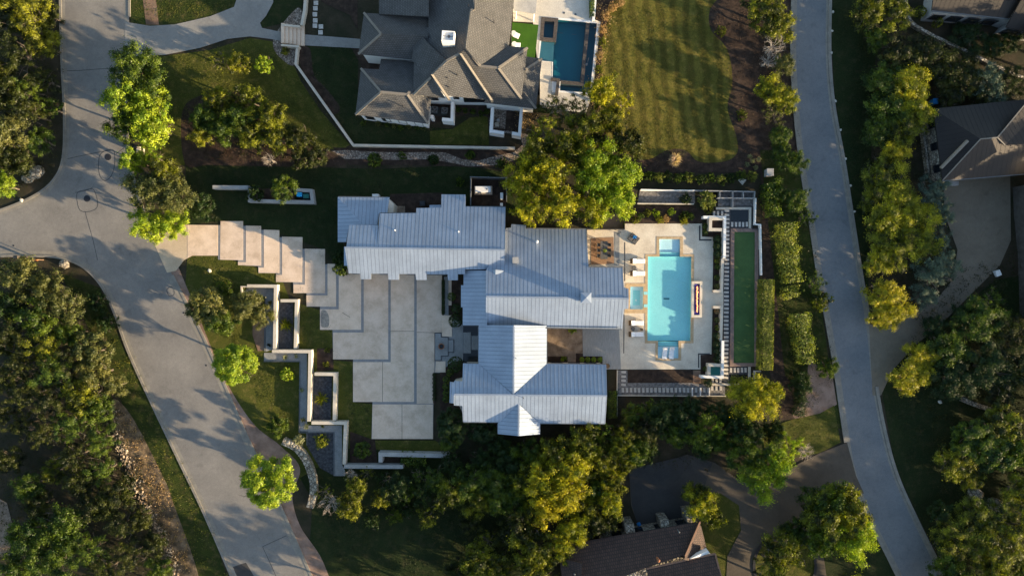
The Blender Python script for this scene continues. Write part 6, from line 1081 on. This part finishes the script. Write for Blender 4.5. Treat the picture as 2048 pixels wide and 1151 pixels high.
 (45, 560, 44, 6.5, 'grey', 'oak'), (100, 575, 34, 6, 'grey', 'oak'), (128, 610, 38, 6, 'grey', 'oak'), (20, 610, 38, 6, 'deep', 'oak'), (85, 635, 42, 6.5, 'olive', 'oak'), (30, 670, 42, 6.5, 'dark', 'cedar'), (95, 690, 44, 6.5, 'olive', 'cedar'), (145, 665, 30, 5, 'olive', 'oak'), (50, 725, 42, 6.5, 'dark', 'cedar'), (110, 745, 42, 7, 'olive', 'cedar'), (185, 700, 40, 5.5, 'grey', 'round'), (195, 745, 36, 5.5, 'grey', 'oak'), (150, 720, 32, 6, 'dark', 'cedar'), (232, 770, 24, 4, 'grey', 'oak'), (60, 785, 42, 6.5, 'olive', 'cedar'), (18, 760, 38, 6.5, 'dark', 'cedar'), (165, 790, 38, 6, 'olive', 'oak'), (110, 805, 40, 6.5, 'olive', 'cedar'), (200, 815, 30, 5, 'olive', 'oak'), (150, 850, 42, 6, 'olive', 'cedar'), (95, 865, 36, 5.5, 'dark', 'cedar'), (45, 850, 30, 5, 'dark', 'cedar'), (200, 880, 34, 5, 'olive', 'cedar'), (150, 910, 36, 5.5, 'olive', 'cedar'), (205, 940, 34, 5, 'olive', 'cedar'), (165, 960, 34, 5, 'dark', 'oak'), (110, 940, 24, 4, 'olive', 'oak'), (240, 985, 34, 4.8, 'dark', 'oak'), (195, 1010, 36, 5, 'dark', 'oak'), (60, 970, 32, 4.5, 'green', 'oak'), (130, 1050, 42, 6, 'green', 'oak'), (60, 1070, 44, 6, 'green', 'oak'), (110, 1110, 46, 6.5, 'green', 'oak'), (180, 1100, 40, 5.5, 'green', 'cedar'), (245, 1050, 34, 5, 'dark', 'cedar'), (285, 1035, 24, 4, 'dark', 'oak'), (260, 1110, 36, 5, 'dark', 'cedar'), (310, 1085, 26, 4, 'dark', 'oak'), (320, 1135, 26, 4, 'green', 'oak'), (210, 1140, 36, 5, 'dark', 'cedar'), (40, 1130, 36, 5.5, 'green', 'oak'), (20, 920, 28, 4, 'dark', 'oak'), (5, 680, 30, 6, 'dark', 'oak'), (275, 850, 0, 0, '', ''), (80, 1010, 30, 4.5, 'dark', 'oak'), (10, 830, 30, 5, 'dark', 'cedar'), (215, 645, 20, 2.5, 'deep', 'oak'), (195, 605, 20, 2.4, 'deep', 'oak'),
]
# beyond the frame on the sun's side: the woods whose shade falls across the right, with taller trees added to shade the bronze roofs
OFF = [(2110, 240, 60, 9, 'dark', 'oak'), (2130, 640, 60, 9, 'dark', 'oak'), (2120, 780, 60, 9.5, 'dark', 'oak'), (2110, 880, 55, 9, 'olive', 'oak'), (2130, 980, 60, 9.5, 'dark', 'oak'), (2120, 1090, 55, 9, 'olive', 'oak'), (2090, 1180, 55, 9, 'dark', 'oak'), (1990, 1200, 55, 8.5, 'olive', 'oak'), (1880, 1215, 50, 7.5, 'dark', 'oak'), (2210, 720, 60, 11, 'dark', 'oak'), (2220, 860, 60, 11, 'dark', 'oak'), (2210, 1010, 60, 11, 'dark', 'oak'), (2200, 1130, 60, 11, 'dark', 'oak'), (2180, 330, 60, 15, 'dark', 'oak'), (2140, 390, 50, 13, 'dark', 'oak'), (2110, 90, 50, 12, 'dark', 'oak'), (2160, 140, 55, 14, 'dark', 'oak'), (2190, 450, 60, 10, 'dark', 'oak'), (2180, 560, 60, 10, 'dark', 'oak'), (1620, 1210, 50, 8, 'olive', 'oak'), (1520, 1220, 50, 8, 'olive', 'oak'), (1710, 1190, 44, 7, 'olive', 'oak'), (2160, 1250, 60, 11, 'dark', 'oak'), (2060, 1270, 60, 10, 'dark', 'oak'), (1100, 1210, 50, 8, 'olive', 'oak'), (1010, 1220, 50, 8, 'olive', 'oak'), (900, 1230, 45, 7, 'olive', 'oak'), (720, 1215, 40, 7, 'olive', 'oak'), (700, 1270, 50, 9, 'olive', 'oak'), (340, 1210, 40, 6, 'dark', 'cedar'), (220, 1200, 45, 6.5, 'dark', 'cedar')]
LOOK = {'olive': 'olive green', 'dark': 'dark green', 'green': 'mid green', 'lime': 'bright lime green', 'grey': 'grey-green', 'yellow': 'yellow-green', 'gold': 'golden yellow', 'blue': 'blue-green', 'deep': 'deep green', 'silver': 'silvery'}
FORM = {'oak': 'spreading tree', 'round': 'rounded tree', 'cedar': 'cedar', 'airy': 'thin-crowned tree'}
TR = [(t[0], t[1], t[2], t[3], ('dark' if k % 3 == 0 else 'green') if (t[4] == 'olive' and t[0] < 300 and t[1] > 620 and k % 5 < 3) else t[4], t[5]) for k, t in enumerate(TR)]
TR += [(870, 960, 26, 3.6, 'green', 'oak'), (900, 925, 22, 3.4, 'deep', 'oak'), (1000, 895, 26, 3.6, 'deep', 'oak'), (1035, 990, 30, 5, 'green', 'oak'), (1060, 1020, 28, 5, 'olive', 'oak'), (1285, 895, 26, 4, 'green', 'oak'), (1250, 925, 24, 4.5, 'olive', 'oak'), (1300, 900, 22, 3.6, 'deep', 'oak'), (1170, 1010, 30, 5.5, 'olive', 'oak'), (1215, 1035, 26, 4.5, 'dark', 'oak'), (845, 985, 22, 3.4, 'deep', 'oak'), (835, 950, 18, 3.4, 'green', 'airy'), (760, 995, 20, 3.4, 'olive', 'oak'), (745, 1040, 18, 3.4, 'deep', 'oak'), (940, 1045, 24, 3.6, 'dark', 'oak'), (1020, 1085, 28, 4, 'dark', 'oak'), (1175, 940, 26, 5, 'olive', 'oak'), (1340, 815, 22, 3.5, 'deep', 'oak'), (1300, 820, 22, 3.5, 'green', 'oak'), (1440, 880, 28, 4.5, 'green', 'oak'), (1460, 845, 26, 4.5, 'deep', 'oak'), (855, 1035, 20, 3.4, 'olive', 'oak')]
for t in TR:
    if t[2] == 0: continue
    px, py, rp, h, col, form = t; low = h < 3.3; h *= .72 if px > 1700 else .8 if (px > 1500 and py < 780) else 1.0
    nm = None; look = LOOK[col] + ' ' + FORM[form]; cat = 'tree'
    if low: nm = 'shrub'; look = LOOK[col] + ' shrub'; cat = 'shrub'
    tree(px, py, rp, h, col, form, name=nm, low=low, look=look, cat=cat)
for px, py, rp, h, col, form in OFF:
    h *= .52 if px > 2000 else .9
    r_ = tree(px, py, rp, h, col, form, look=LOOK[col] + ' ' + FORM[form]); TREES[-1][4] = 'off'
    r_['label'] = 'tall %s tree beyond the edge of the photo, in the outer woods' % LOOK[col]; r_['group'] = 'trees of the outer woods'
# labels that single each tree out: its look, the nearest landmark and the side of it; ties are ranked
MARKS = [(174, 397, 'the lower manhole'), (216, 314, 'the upper manhole'), (60, 516, 'the orange sign board'), (60, 350, 'the dark corner boulder'), (286, 301, 'the stone mailbox'), (560, 388, 'the grey lawn planter'), (528, 129, 'the little lime tree'), (896, 73, 'the white chimney'), (1138, 110, 'the dark blue pool'), (1267, 477, 'the lounge pad'), (1413, 400, 'the clipped shrub'), (1541, 344, 'the pale utility cabinet'), (1350, 320, 'the pink plume grass'), (1489, 595, 'the bocce court'), (1532, 645, 'the long clipped hedge'), (1960, 280, 'the bronze hipped roof'), (1940, 20, 'the top right house'), (1960, 450, 'the tan court'), (1872, 202, 'the dark blue bin'), (1738, 700, 'the tan drive mouth'), (1690, 920, 'the lower drive mouth'), (1570, 1110, 'the circular island'), (1350, 980, 'the charcoal drive'), (1270, 1100, 'the clay roof'), (1050, 800, 'the south wing'), (1340, 780, 'the gravel walk'), (700, 933, 'the lowest garden wall'), (620, 960, 'the curved stone wall'), (650, 795, 'the lower yucca planter'), (515, 585, 'the uppermost garden wall'), (400, 770, 'the middle of the left street'), (270, 930, 'the limestone rubble'), (820, 970, 'the low grassy mound'), (100, 960, 'the lower left woods'), (60, 720, 'the left woods'), (60, 120, 'the top left woods'), (60, 1120, 'the bottom left corner'), (1960, 690, 'the lower right woods'), (1965, 998, 'the mottled rocks'), (860, 1010, 'the bottom lawn'), (1000, 1110, 'the bottom woods'), (1620, 200, 'the upper right street'), (1690, 420, 'the middle right street'), (720, 400, 'the garage wing'), (1380, 180, 'the striped lawn'), (90, 640, 'the hedge bank'), (1175, 395, 'the main roof top edge'), (455, 280, 'the dark corner bed')]
MARKS = MARKS[:-3] + [(1380, 180, 'the striped lawn'), (1110, 440, 'the top edge of the main roof'), (455, 280, 'the dark mulch bed'), (440, 490, 'the first drive slab')]
def side(dx, dy):
    if abs(dx) > 2.2 * abs(dy): return 'right of' if dx > 0 else 'left of'
    if abs(dy) > 2.2 * abs(dx): return 'below' if dy > 0 else 'above'
    return ('below' if dy > 0 else 'above') + ' and ' + ('right of' if dx > 0 else 'left of')
groups = {}
for r_ in TREES:
    if r_[5] or r_[4] == 'off': continue
    px, py = r_[1], r_[2]; m = min(MARKS, key=lambda q: (q[0] - px) ** 2 + (q[1] - py) ** 2); groups.setdefault('%s %s %s' % (r_[4], side(px - m[0], py - m[1]), m[2]), []).append(r_)
ORD = ['first', 'second', 'third', 'fourth', 'fifth', 'sixth', 'seventh', 'eighth']
for lb, rs in groups.items():
    if len(lb.split()) > 12: lb = lb.replace('the top edge of the main roof', 'the main roof top').replace(' spreading', '').replace('the pale utility cabinet', 'the pale cabinet')
    if len(rs) == 1: rs[0][0]['label'] = lb
    else:
        ax_ = 2 if max(r[2] for r in rs) - min(r[2] for r in rs) > max(r[1] for r in rs) - min(r[1] for r in rs) else 1
        for i, r_ in enumerate(sorted(rs, key=lambda q: q[ax_])): r_[0]['label'] = lb + ', %s from the %s' % (ORD[i], 'top' if ax_ == 2 else 'left')
for r_ in TREES:
    if r_[4] != 'off' and r_[6] == 'tree': r_[0]['group'] = 'trees around the houses'
# bare trees
bare(540, 318, 16, 3, 'bare pale branching shrub at the lower edge of the dark mulch bed', 'bare shrub', 'bare_shrub'); bare(662, 1008, 26, 3.6, 'bare pale tree fanning out beside the olive trees below the garden walls'); bare(1545, 92, 26, 4, 'bare pale branching tree left of the right street near the top'); bare(1536, 120, 20, 3.5, 'smaller bare pale tree beside the right street, below the first'); bare(702, 950, 15, 2.6, 'bare pinkish shrub at the foot of the lowest garden wall', 'bare shrub', 'bare_shrub'); bare(1610, 905, 20, 3, 'bare pale shrub between the lime tree and the lower drive mouth', 'bare shrub', 'bare_shrub'); bare(1118, 215, 22, 5, 'bare branches reaching over the white patio')
# shrubs
def shrub(px, py, rp, h, col, label, form='oak', group=None): tree(px, py, rp, h, col, form, label=label, name='shrub', low=True, group=group, cat='shrub')
shrub(570, 102, 9, 1.1, 'olive', 'small olive shrub in the rock bed below the stair'); shrub(748, 319, 15, 1.6, 'green', 'green shrub on the river rocks, first from the left', 'round'); shrub(804, 312, 9, 1.2, 'green', 'small green shrub on the river rocks, second from the left'); shrub(866, 319, 12, 1.5, 'deep', 'deep green shrub on the river rocks, third from the left', 'round'); shrub(940, 310, 10, 1.4, 'green', 'green shrub on the river rocks, fourth from the left', 'round'); shrub(1004, 325, 13, 1.6, 'green', 'green shrub on the river rocks near the big oaks')
for i, (px, py) in enumerate(((727, 246), (757, 246), (774, 249), (788, 251), (801, 256), (818, 252), (834, 253), (848, 256))): shrub(px, py, 6, .7, ['green', 'grey'][i % 2], 'small clump in the row under the shingled hip roof, %s from the left' % ORD[i], group='clumps under the hip roof')
for i, (px, py) in enumerate(((917, 218), (931, 221), (946, 223), (962, 226), (973, 223))): shrub(px, py, 6, .8, 'green', 'small green clump in the row below the white wall window, %s from the left' % ORD[i], group='clumps below the white wall')
shrub(682, 516, 17, 2.4, 'deep', 'dark shrub at the lower left corner of the garage wing', 'round'); shrub(684, 538, 18, 1.9, 'green', 'green shrub at the corner between drive slabs and garage', 'round'); shrub(920, 362, 9, 1.1, 'green', 'small shrub in a round bed left of the service yard')
shrub(1275, 350, 12, 1.6, 'lime', 'bright lime shrub at the left end of the shrub row', 'round'); shrub(1413, 400, 20, 2.3, 'hedge', 'large clipped light green shrub above the pool terrace corner', 'round'); shrub(1372, 398, 12, 1.4, 'deep', 'dark shrub left of the large clipped shrub'); shrub(1420, 418, 9, 1.1, 'olive', 'small olive shrub under the large clipped shrub')
HR = [(1300, 352), (1318, 354), (1337, 352), (1358, 356), (1380, 353), (1400, 358), (1420, 355), (1442, 358), (1462, 355), (1482, 352), (1505, 352)]
for i, (px, py) in enumerate(HR): shrub(px, py, 11, 1.5, ['green', 'hedge', 'deep'][i % 3], 'shrub in the long row under the striped lawn, %s from the left' % ['ninth', 'tenth', 'eleventh'][i - 8] if i > 7 else 'shrub in the long row under the striped lawn, %s from the left' % ORD[i], group='shrub row under the striped lawn')
for i, (px, py, c) in enumerate(((1262, 428, 'olive'), (1270, 440, 'olive'), (1280, 432, 'green'), (1296, 425, 'olive'), (1313, 427, 'lime'), (1320, 440, 'gold'), (1342, 424, 'lime'), (1332, 437, 'dry'), (1366, 437, 'olive'), (1372, 428, 'green'), (1382, 432, 'green'), (1368, 442, 'gold'))): shrub(px, py, 8, 1.0, c, 'small %s plant in the bed above the terrace, %s from the left' % ({'dry': 'dry brown', **LOOK}[c], (ORD + ['ninth', 'tenth', 'eleventh', 'last'])[i]), group='plants above the pool terrace')
for i, (px, py, c) in enumerate(((1434, 478, 'deep'), (1434, 492, 'deep'), (1435, 508, 'deep'), (1434, 522, 'olive'), (1435, 534, 'green'), (1434, 555, 'green'), (1434, 572, 'grey'), (1434, 622, 'dry'), (1434, 640, 'grey'), (1435, 655, 'olive'), (1433, 672, 'deep'), (1433, 688, 'deep'), (1434, 702, 'deep'), (1435, 718, 'deep'), (1410, 465, 'green'), (1410, 452, 'green'), (1411, 737, 'green'), (1416, 765, 'deep'))):
    ball(px, py, 8 if c == 'deep' else 5.5, c, 'low %s plant in the strip right of the pool terrace, %s from the top' % ({'dry': 'dry brown', **LOOK}[c], (ORD + ['ninth', 'tenth', 'eleventh', 'twelfth', 'thirteenth', 'fourteenth'])[i]) if i < 14 else ['upright green shrub inside the upper white wall corner, lower one', 'upright green shrub inside the upper white wall corner, upper one', 'upright green shrub inside the lower white wall corner', 'dark shrub under the lower white wall'][i - 14], 'plants in the strip right of the terrace' if i < 14 else None)
for i, px in enumerate((1164, 1175.5, 1187.5, 1200)): ball(px, 718.5, 5, 'lime', 'round lime green ball shrub beside the grey timber deck, %s from the left' % ORD[i], 'ball shrubs by the timber deck')
shrub(1126, 717, 6, .8, 'lime', 'small lime plant in the dark bed of the flagstone court'); shrub(1146, 658, 9, .7, 'lime', 'low lime plant at the roof edge above the flagstone court')
for i, y in enumerate((749, 757, 765, 773, 781, 789, 797)): ball(868.5, y, 3.8, 'deep', 'tiny dark ball shrub in the row right of the forecourt, %s from the top' % ORD[i], 'tiny ball shrubs by the forecourt')
ball(911, 641, 13, 'deep', 'large round clipped dark shrub above the fire bowl plaza'); ball(913, 617, 10, 'deep', 'smaller clipped dark shrub above the large round one'); ball(911, 728, 15, 'deep', 'large round clipped dark shrub below the fire bowl plaza'); ball(903, 593, 8, 'green', 'small green shrub in the narrow bed by the entry walk')
for i, (px, py) in enumerate(((893, 758), (892, 772), (893, 786), (892, 797), (900, 745))): ball(px, py, 7, 'green', 'green shrub beside the lower west roof, %s from the top' % (ORD[i + 1] if i < 4 else 'first'), 'shrubs beside the lower west roof')
hedge('hedge', [(886.5, 560), (886.5, 627)], .35, .5, 'deep', 'very thin dark hedge between forecourt and entry walk', leaf=.1)
hedge('hedge', [(1224, 783), (1224, 832)], 1.25, 1.3, 'green', 'bright green clipped hedge block at the right end of the south wing')
hedge('hedge', [(1533, 562), (1530, 735)], 1.7, 1.9, 'hedge', 'long straight clipped grey-green hedge right of the bocce court', leaf=.15, dens=230, round_=.15)
hedge('hedge', [(1572, 450), (1575, 500), (1583, 560)], 2.1, 2.3, 'hedge', 'upper loose flowering hedge between mulch bed and right street', clip=False, leaf=.24); hedge('hedge', [(1578, 575), (1582, 592)], 1.8, 1.6, 'hedge', 'short hedge gap shrub between the two loose hedges', clip=False, leaf=.22); hedge('hedge', [(1598, 630), (1605, 680), (1612, 722)], 2.0, 2.2, 'hedge', 'lower loose flowering hedge between mulch bed and right street', clip=False, leaf=.24)
hedge('hedge', [(1600, 745), (1602, 800), (1598, 830)], 1.0, 1.4, 'deep', 'narrow dark hedge below the lower loose hedge', clip=False); hedge('hedge', [(1538, 370), (1545, 430)], 1.6, 1.8, 'green', 'dark green hedge beside the pale utility cabinet', clip=False, leaf=.2)
hedge('hedge', [(805, 915), (850, 918)], 1.5, .9, 'green', 'low grassy mound spilling over the pale wall', clip=False, leaf=.22)
hedge('hedge', [(1184, -10), (1184, 33)], .6, .7, 'green', 'small clipped hedge left of the narrow white patio wall'); hedge('hedge', [(1060, 215), (1112, 221)], .9, .6, 'deep', 'dark green strip hedge at the bottom of the white patio')
for i, (px, py) in enumerate(((1838, 25), (1874, 47))): ball(px, py, 11 if i == 0 else 8, 'olive', 'conical clipped shrub left of the top right house' if i == 0 else 'rounded clipped shrub below the wall of the top right house', h=2.0)
shrub(598, 880, 12, 1.4, 'silver', 'silvery round shrub at the top end of the curved stone wall', 'round'); shrub(643, 882, 15, 1.2, 'yellow', 'pale yellow-green ornamental grass in the charcoal gravel bed'); shrub(725, 900, 19, 1.7, 'green', 'rounded green shrub right of the lowest garden wall corner', 'round'); shrub(655, 700, 6, .7, 'olive', 'small shrub in the dark bed right of the long garden wall, upper one'); shrub(652, 729, 7, .7, 'olive', 'small shrub in the dark bed right of the long garden wall, lower one')
yucca(572, 650, 19, 'yellow', 'spiky yellow-green yucca in the upper narrow planter'); yucca(643, 796, 19, 'yellow', 'spiky yucca in the lower charcoal planter'); yucca(452, 578, 18, 'green', 'spiky green yucca on the lawn left of the uppermost garden wall')
for i, (px, py, r_, c) in enumerate(((490, 577, 6, 'grey'), (540, 605, 6, 'grey'), (570, 714, 8, 'silver'), (592, 712, 6, 'silver'), (603, 780, 7, 'silver'), (606, 840, 8, 'grey'), (612, 852, 8, 'silver'), (645, 852, 5, 'olive'), (538, 690, 6, 'dark'))): yucca(px, py, r_, c, 'small spiky agave in the grey garden path, %s from the top' % (ORD + ['last'])[[0, 1, 4, 3, 5, 6, 8, 7, 2][i]], 'agave_plant', 'agaves along the garden path', .5, 34)
yucca(1350, 320, 17, 'pink', 'round pale pink plume grass in the bed under the striped lawn', 'plume_grass', n=260)
for i, (px, py) in enumerate(((1443, 62), (1485, 228), (1212, 30), (1225, 15), (1240, 5))): shrub(px, py, 11 if i < 2 else 10, 1.1, 'olive' if i < 2 else 'dry', ['small olive shrub in the mulch right of the striped lawn, upper one', 'small olive shrub in the mulch right of the striped lawn, lower one', 'dry amber grass clump by the narrow patio wall, lowest', 'dry amber grass clump by the narrow patio wall, middle', 'dry amber grass clump by the narrow patio wall, topmost'][i])
for i, (px, py) in enumerate(((1205, 60), (1204, 85), (1200, 110), (1198, 138), (1194, 165))): shrub(px, py, 9, 1.0, ['dry', 'olive'][i % 2], 'small rough shrub in the bed right of the dark blue pool, %s from the top' % ORD[i], group='rough shrubs right of the blue pool')
for i, (px, py) in enumerate(((1495, 328), (1505, 322), (1512, 335), (1500, 312), (1518, 318))): shrub(px, py, 5, .6, 'silver', 'tiny silvery clump by the lower right of the striped lawn, %s from the left' % ['first', 'third', 'fourth', 'second', 'fifth'][i], group='tiny silvery clumps')
# stuff: undergrowth and rough grass nobody could count
W1 = [(-40, 520), (150, 545), (210, 640), (230, 800), (330, 1000), (400, 1170), (-40, 1170)]; W2_ = [(-40, -20), (118, -20), (122, 330), (60, 385), (-40, 410)]
W3 = [(900, 880), (1240, 850), (1300, 810), (1560, 830), (1560, 880), (1480, 950), (1260, 930), (1240, 1070), (1100, 1151), (880, 1151), (860, 1000)]; W4 = [(1850, 560), (2100, 480), (2100, 800), (1850, 820), (1790, 790)]; W5 = [(1710, 0), (1860, 60), (2060, 140), (2060, 200), (1860, 230), (1870, 340), (1850, 600), (1740, 640), (1735, 300)]; W6 = [(1860, 820), (2100, 800), (2100, 1180), (1880, 1160)]
cover('undergrowth', [W1, W2_, W3, W4, W5, W6], 60000, 'weed', .7, .22, 'tangled dark undergrowth on the floor of the woods')
cover('scrub', [[(375, 210), (500, 195), (640, 300), (560, 330), (380, 325)], [(1520, 0), (1580, 0), (1590, 330), (1540, 330)], [(1540, 350), (1610, 350), (1665, 760), (1600, 840), (1560, 600)], [(640, 945), (880, 935), (860, 1020), (640, 1040)]], 16000, 'weed', .45, .16, 'low scrub between the shrubs', 'scrub')
cover('dry_grass', [[(225, 810), (262, 835), (335, 970), (390, 1130), (350, 1150), (270, 960)], [(1195, 0), (1260, 0), (1215, 60), (1205, 220), (1180, 240)], [(1020, 210), (1075, 225), (1075, 265), (1030, 255)]], 9000, 'dry', .35, .2, 'dry amber grass on the stony bank and by the blue pool', 'dry grass')
cover('verge_grass', [[(205, 560), (250, 680), (330, 850), (400, 1000), (460, 1151), (400, 1151), (300, 900), (240, 780)]], 9000, 'turf1', .25, .15, 'rough green grass on the verge left of the street', 'grass')
cover('lawn_blades', [[(262, 115), (330, 112), (420, 100), (500, 80), (556, 110), (600, 160), (700, 290), (640, 296), (540, 230), (420, 185), (362, 240), (300, 320)], [(378, 512), (470, 522), (560, 550), (560, 566), (480, 566), (480, 700), (596, 730), (596, 860), (520, 800), (440, 640)], [(262, 5), (470, 5), (420, 30), (262, 42)], [(1560, 850), (1668, 815), (1678, 880), (1590, 902)], [(1215, 20), (1400, 5), (1460, 160), (1470, 300), (1300, 315), (1210, 200)]], 90000, 'turf1', .05, .11, 'short mown grass blades of the sunlit lawns', 'grass')
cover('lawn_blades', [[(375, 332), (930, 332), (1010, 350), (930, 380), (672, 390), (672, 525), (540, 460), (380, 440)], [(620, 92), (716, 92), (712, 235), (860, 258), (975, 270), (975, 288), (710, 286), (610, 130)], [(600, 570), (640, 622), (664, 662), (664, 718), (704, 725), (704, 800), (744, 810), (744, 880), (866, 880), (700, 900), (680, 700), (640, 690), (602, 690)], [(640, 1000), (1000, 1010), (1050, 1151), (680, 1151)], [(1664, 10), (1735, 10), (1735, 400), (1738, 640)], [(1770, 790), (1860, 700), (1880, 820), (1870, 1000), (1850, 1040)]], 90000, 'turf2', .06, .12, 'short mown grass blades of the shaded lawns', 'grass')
cover('bark_chips', [[(362, 250), (430, 190), (505, 195), (570, 275), (690, 328), (420, 328)], [(1400, 0), (1540, 0), (1545, 330), (1300, 340), (1290, 320), (1460, 325), (1470, 220)], [(1256, 740), (1386, 740), (1386, 764), (1256, 764)], [(1252, 413), (1400, 413), (1400, 445), (1252, 445)], [(943, 356), (1011, 357), (1011, 410), (943, 409)], [(1525, 350), (1545, 350), (1600, 830), (1540, 830)], [(1236, 795), (1450, 795), (1440, 830), (1236, 835)], [(700, 225), (850, 250), (960, 228), (960, 240), (860, 262), (700, 245)], [(700, 298), (1030, 300), (830, 304)], [(605, 110), (640, 150), (680, 220), (640, 200)]], 50000, 'chip', .03, .1, 'scattered bark chips on the dark planting beds', 'mulch')
cover('fallen_leaves', [[(322, 500), (345, 500), (470, 770), (450, 770)], [(205, 560), (214, 560), (350, 880), (342, 880)], [(1590, 200), (1597, 200), (1700, 900), (1692, 900)], [(1655, 100), (1664, 100), (1760, 800), (1752, 800)], [(128, 100), (134, 100), (134, 300), (128, 300)], [(230, 120), (256, 120), (262, 400), (235, 380)], [(700, 560), (884, 560), (860, 870), (750, 870)], [(1450, 930), (1660, 930), (1640, 980), (1480, 980)]], 7000, 'chip', .02, .1, 'dry leaves blown along the kerbs and over the court', 'leaves')
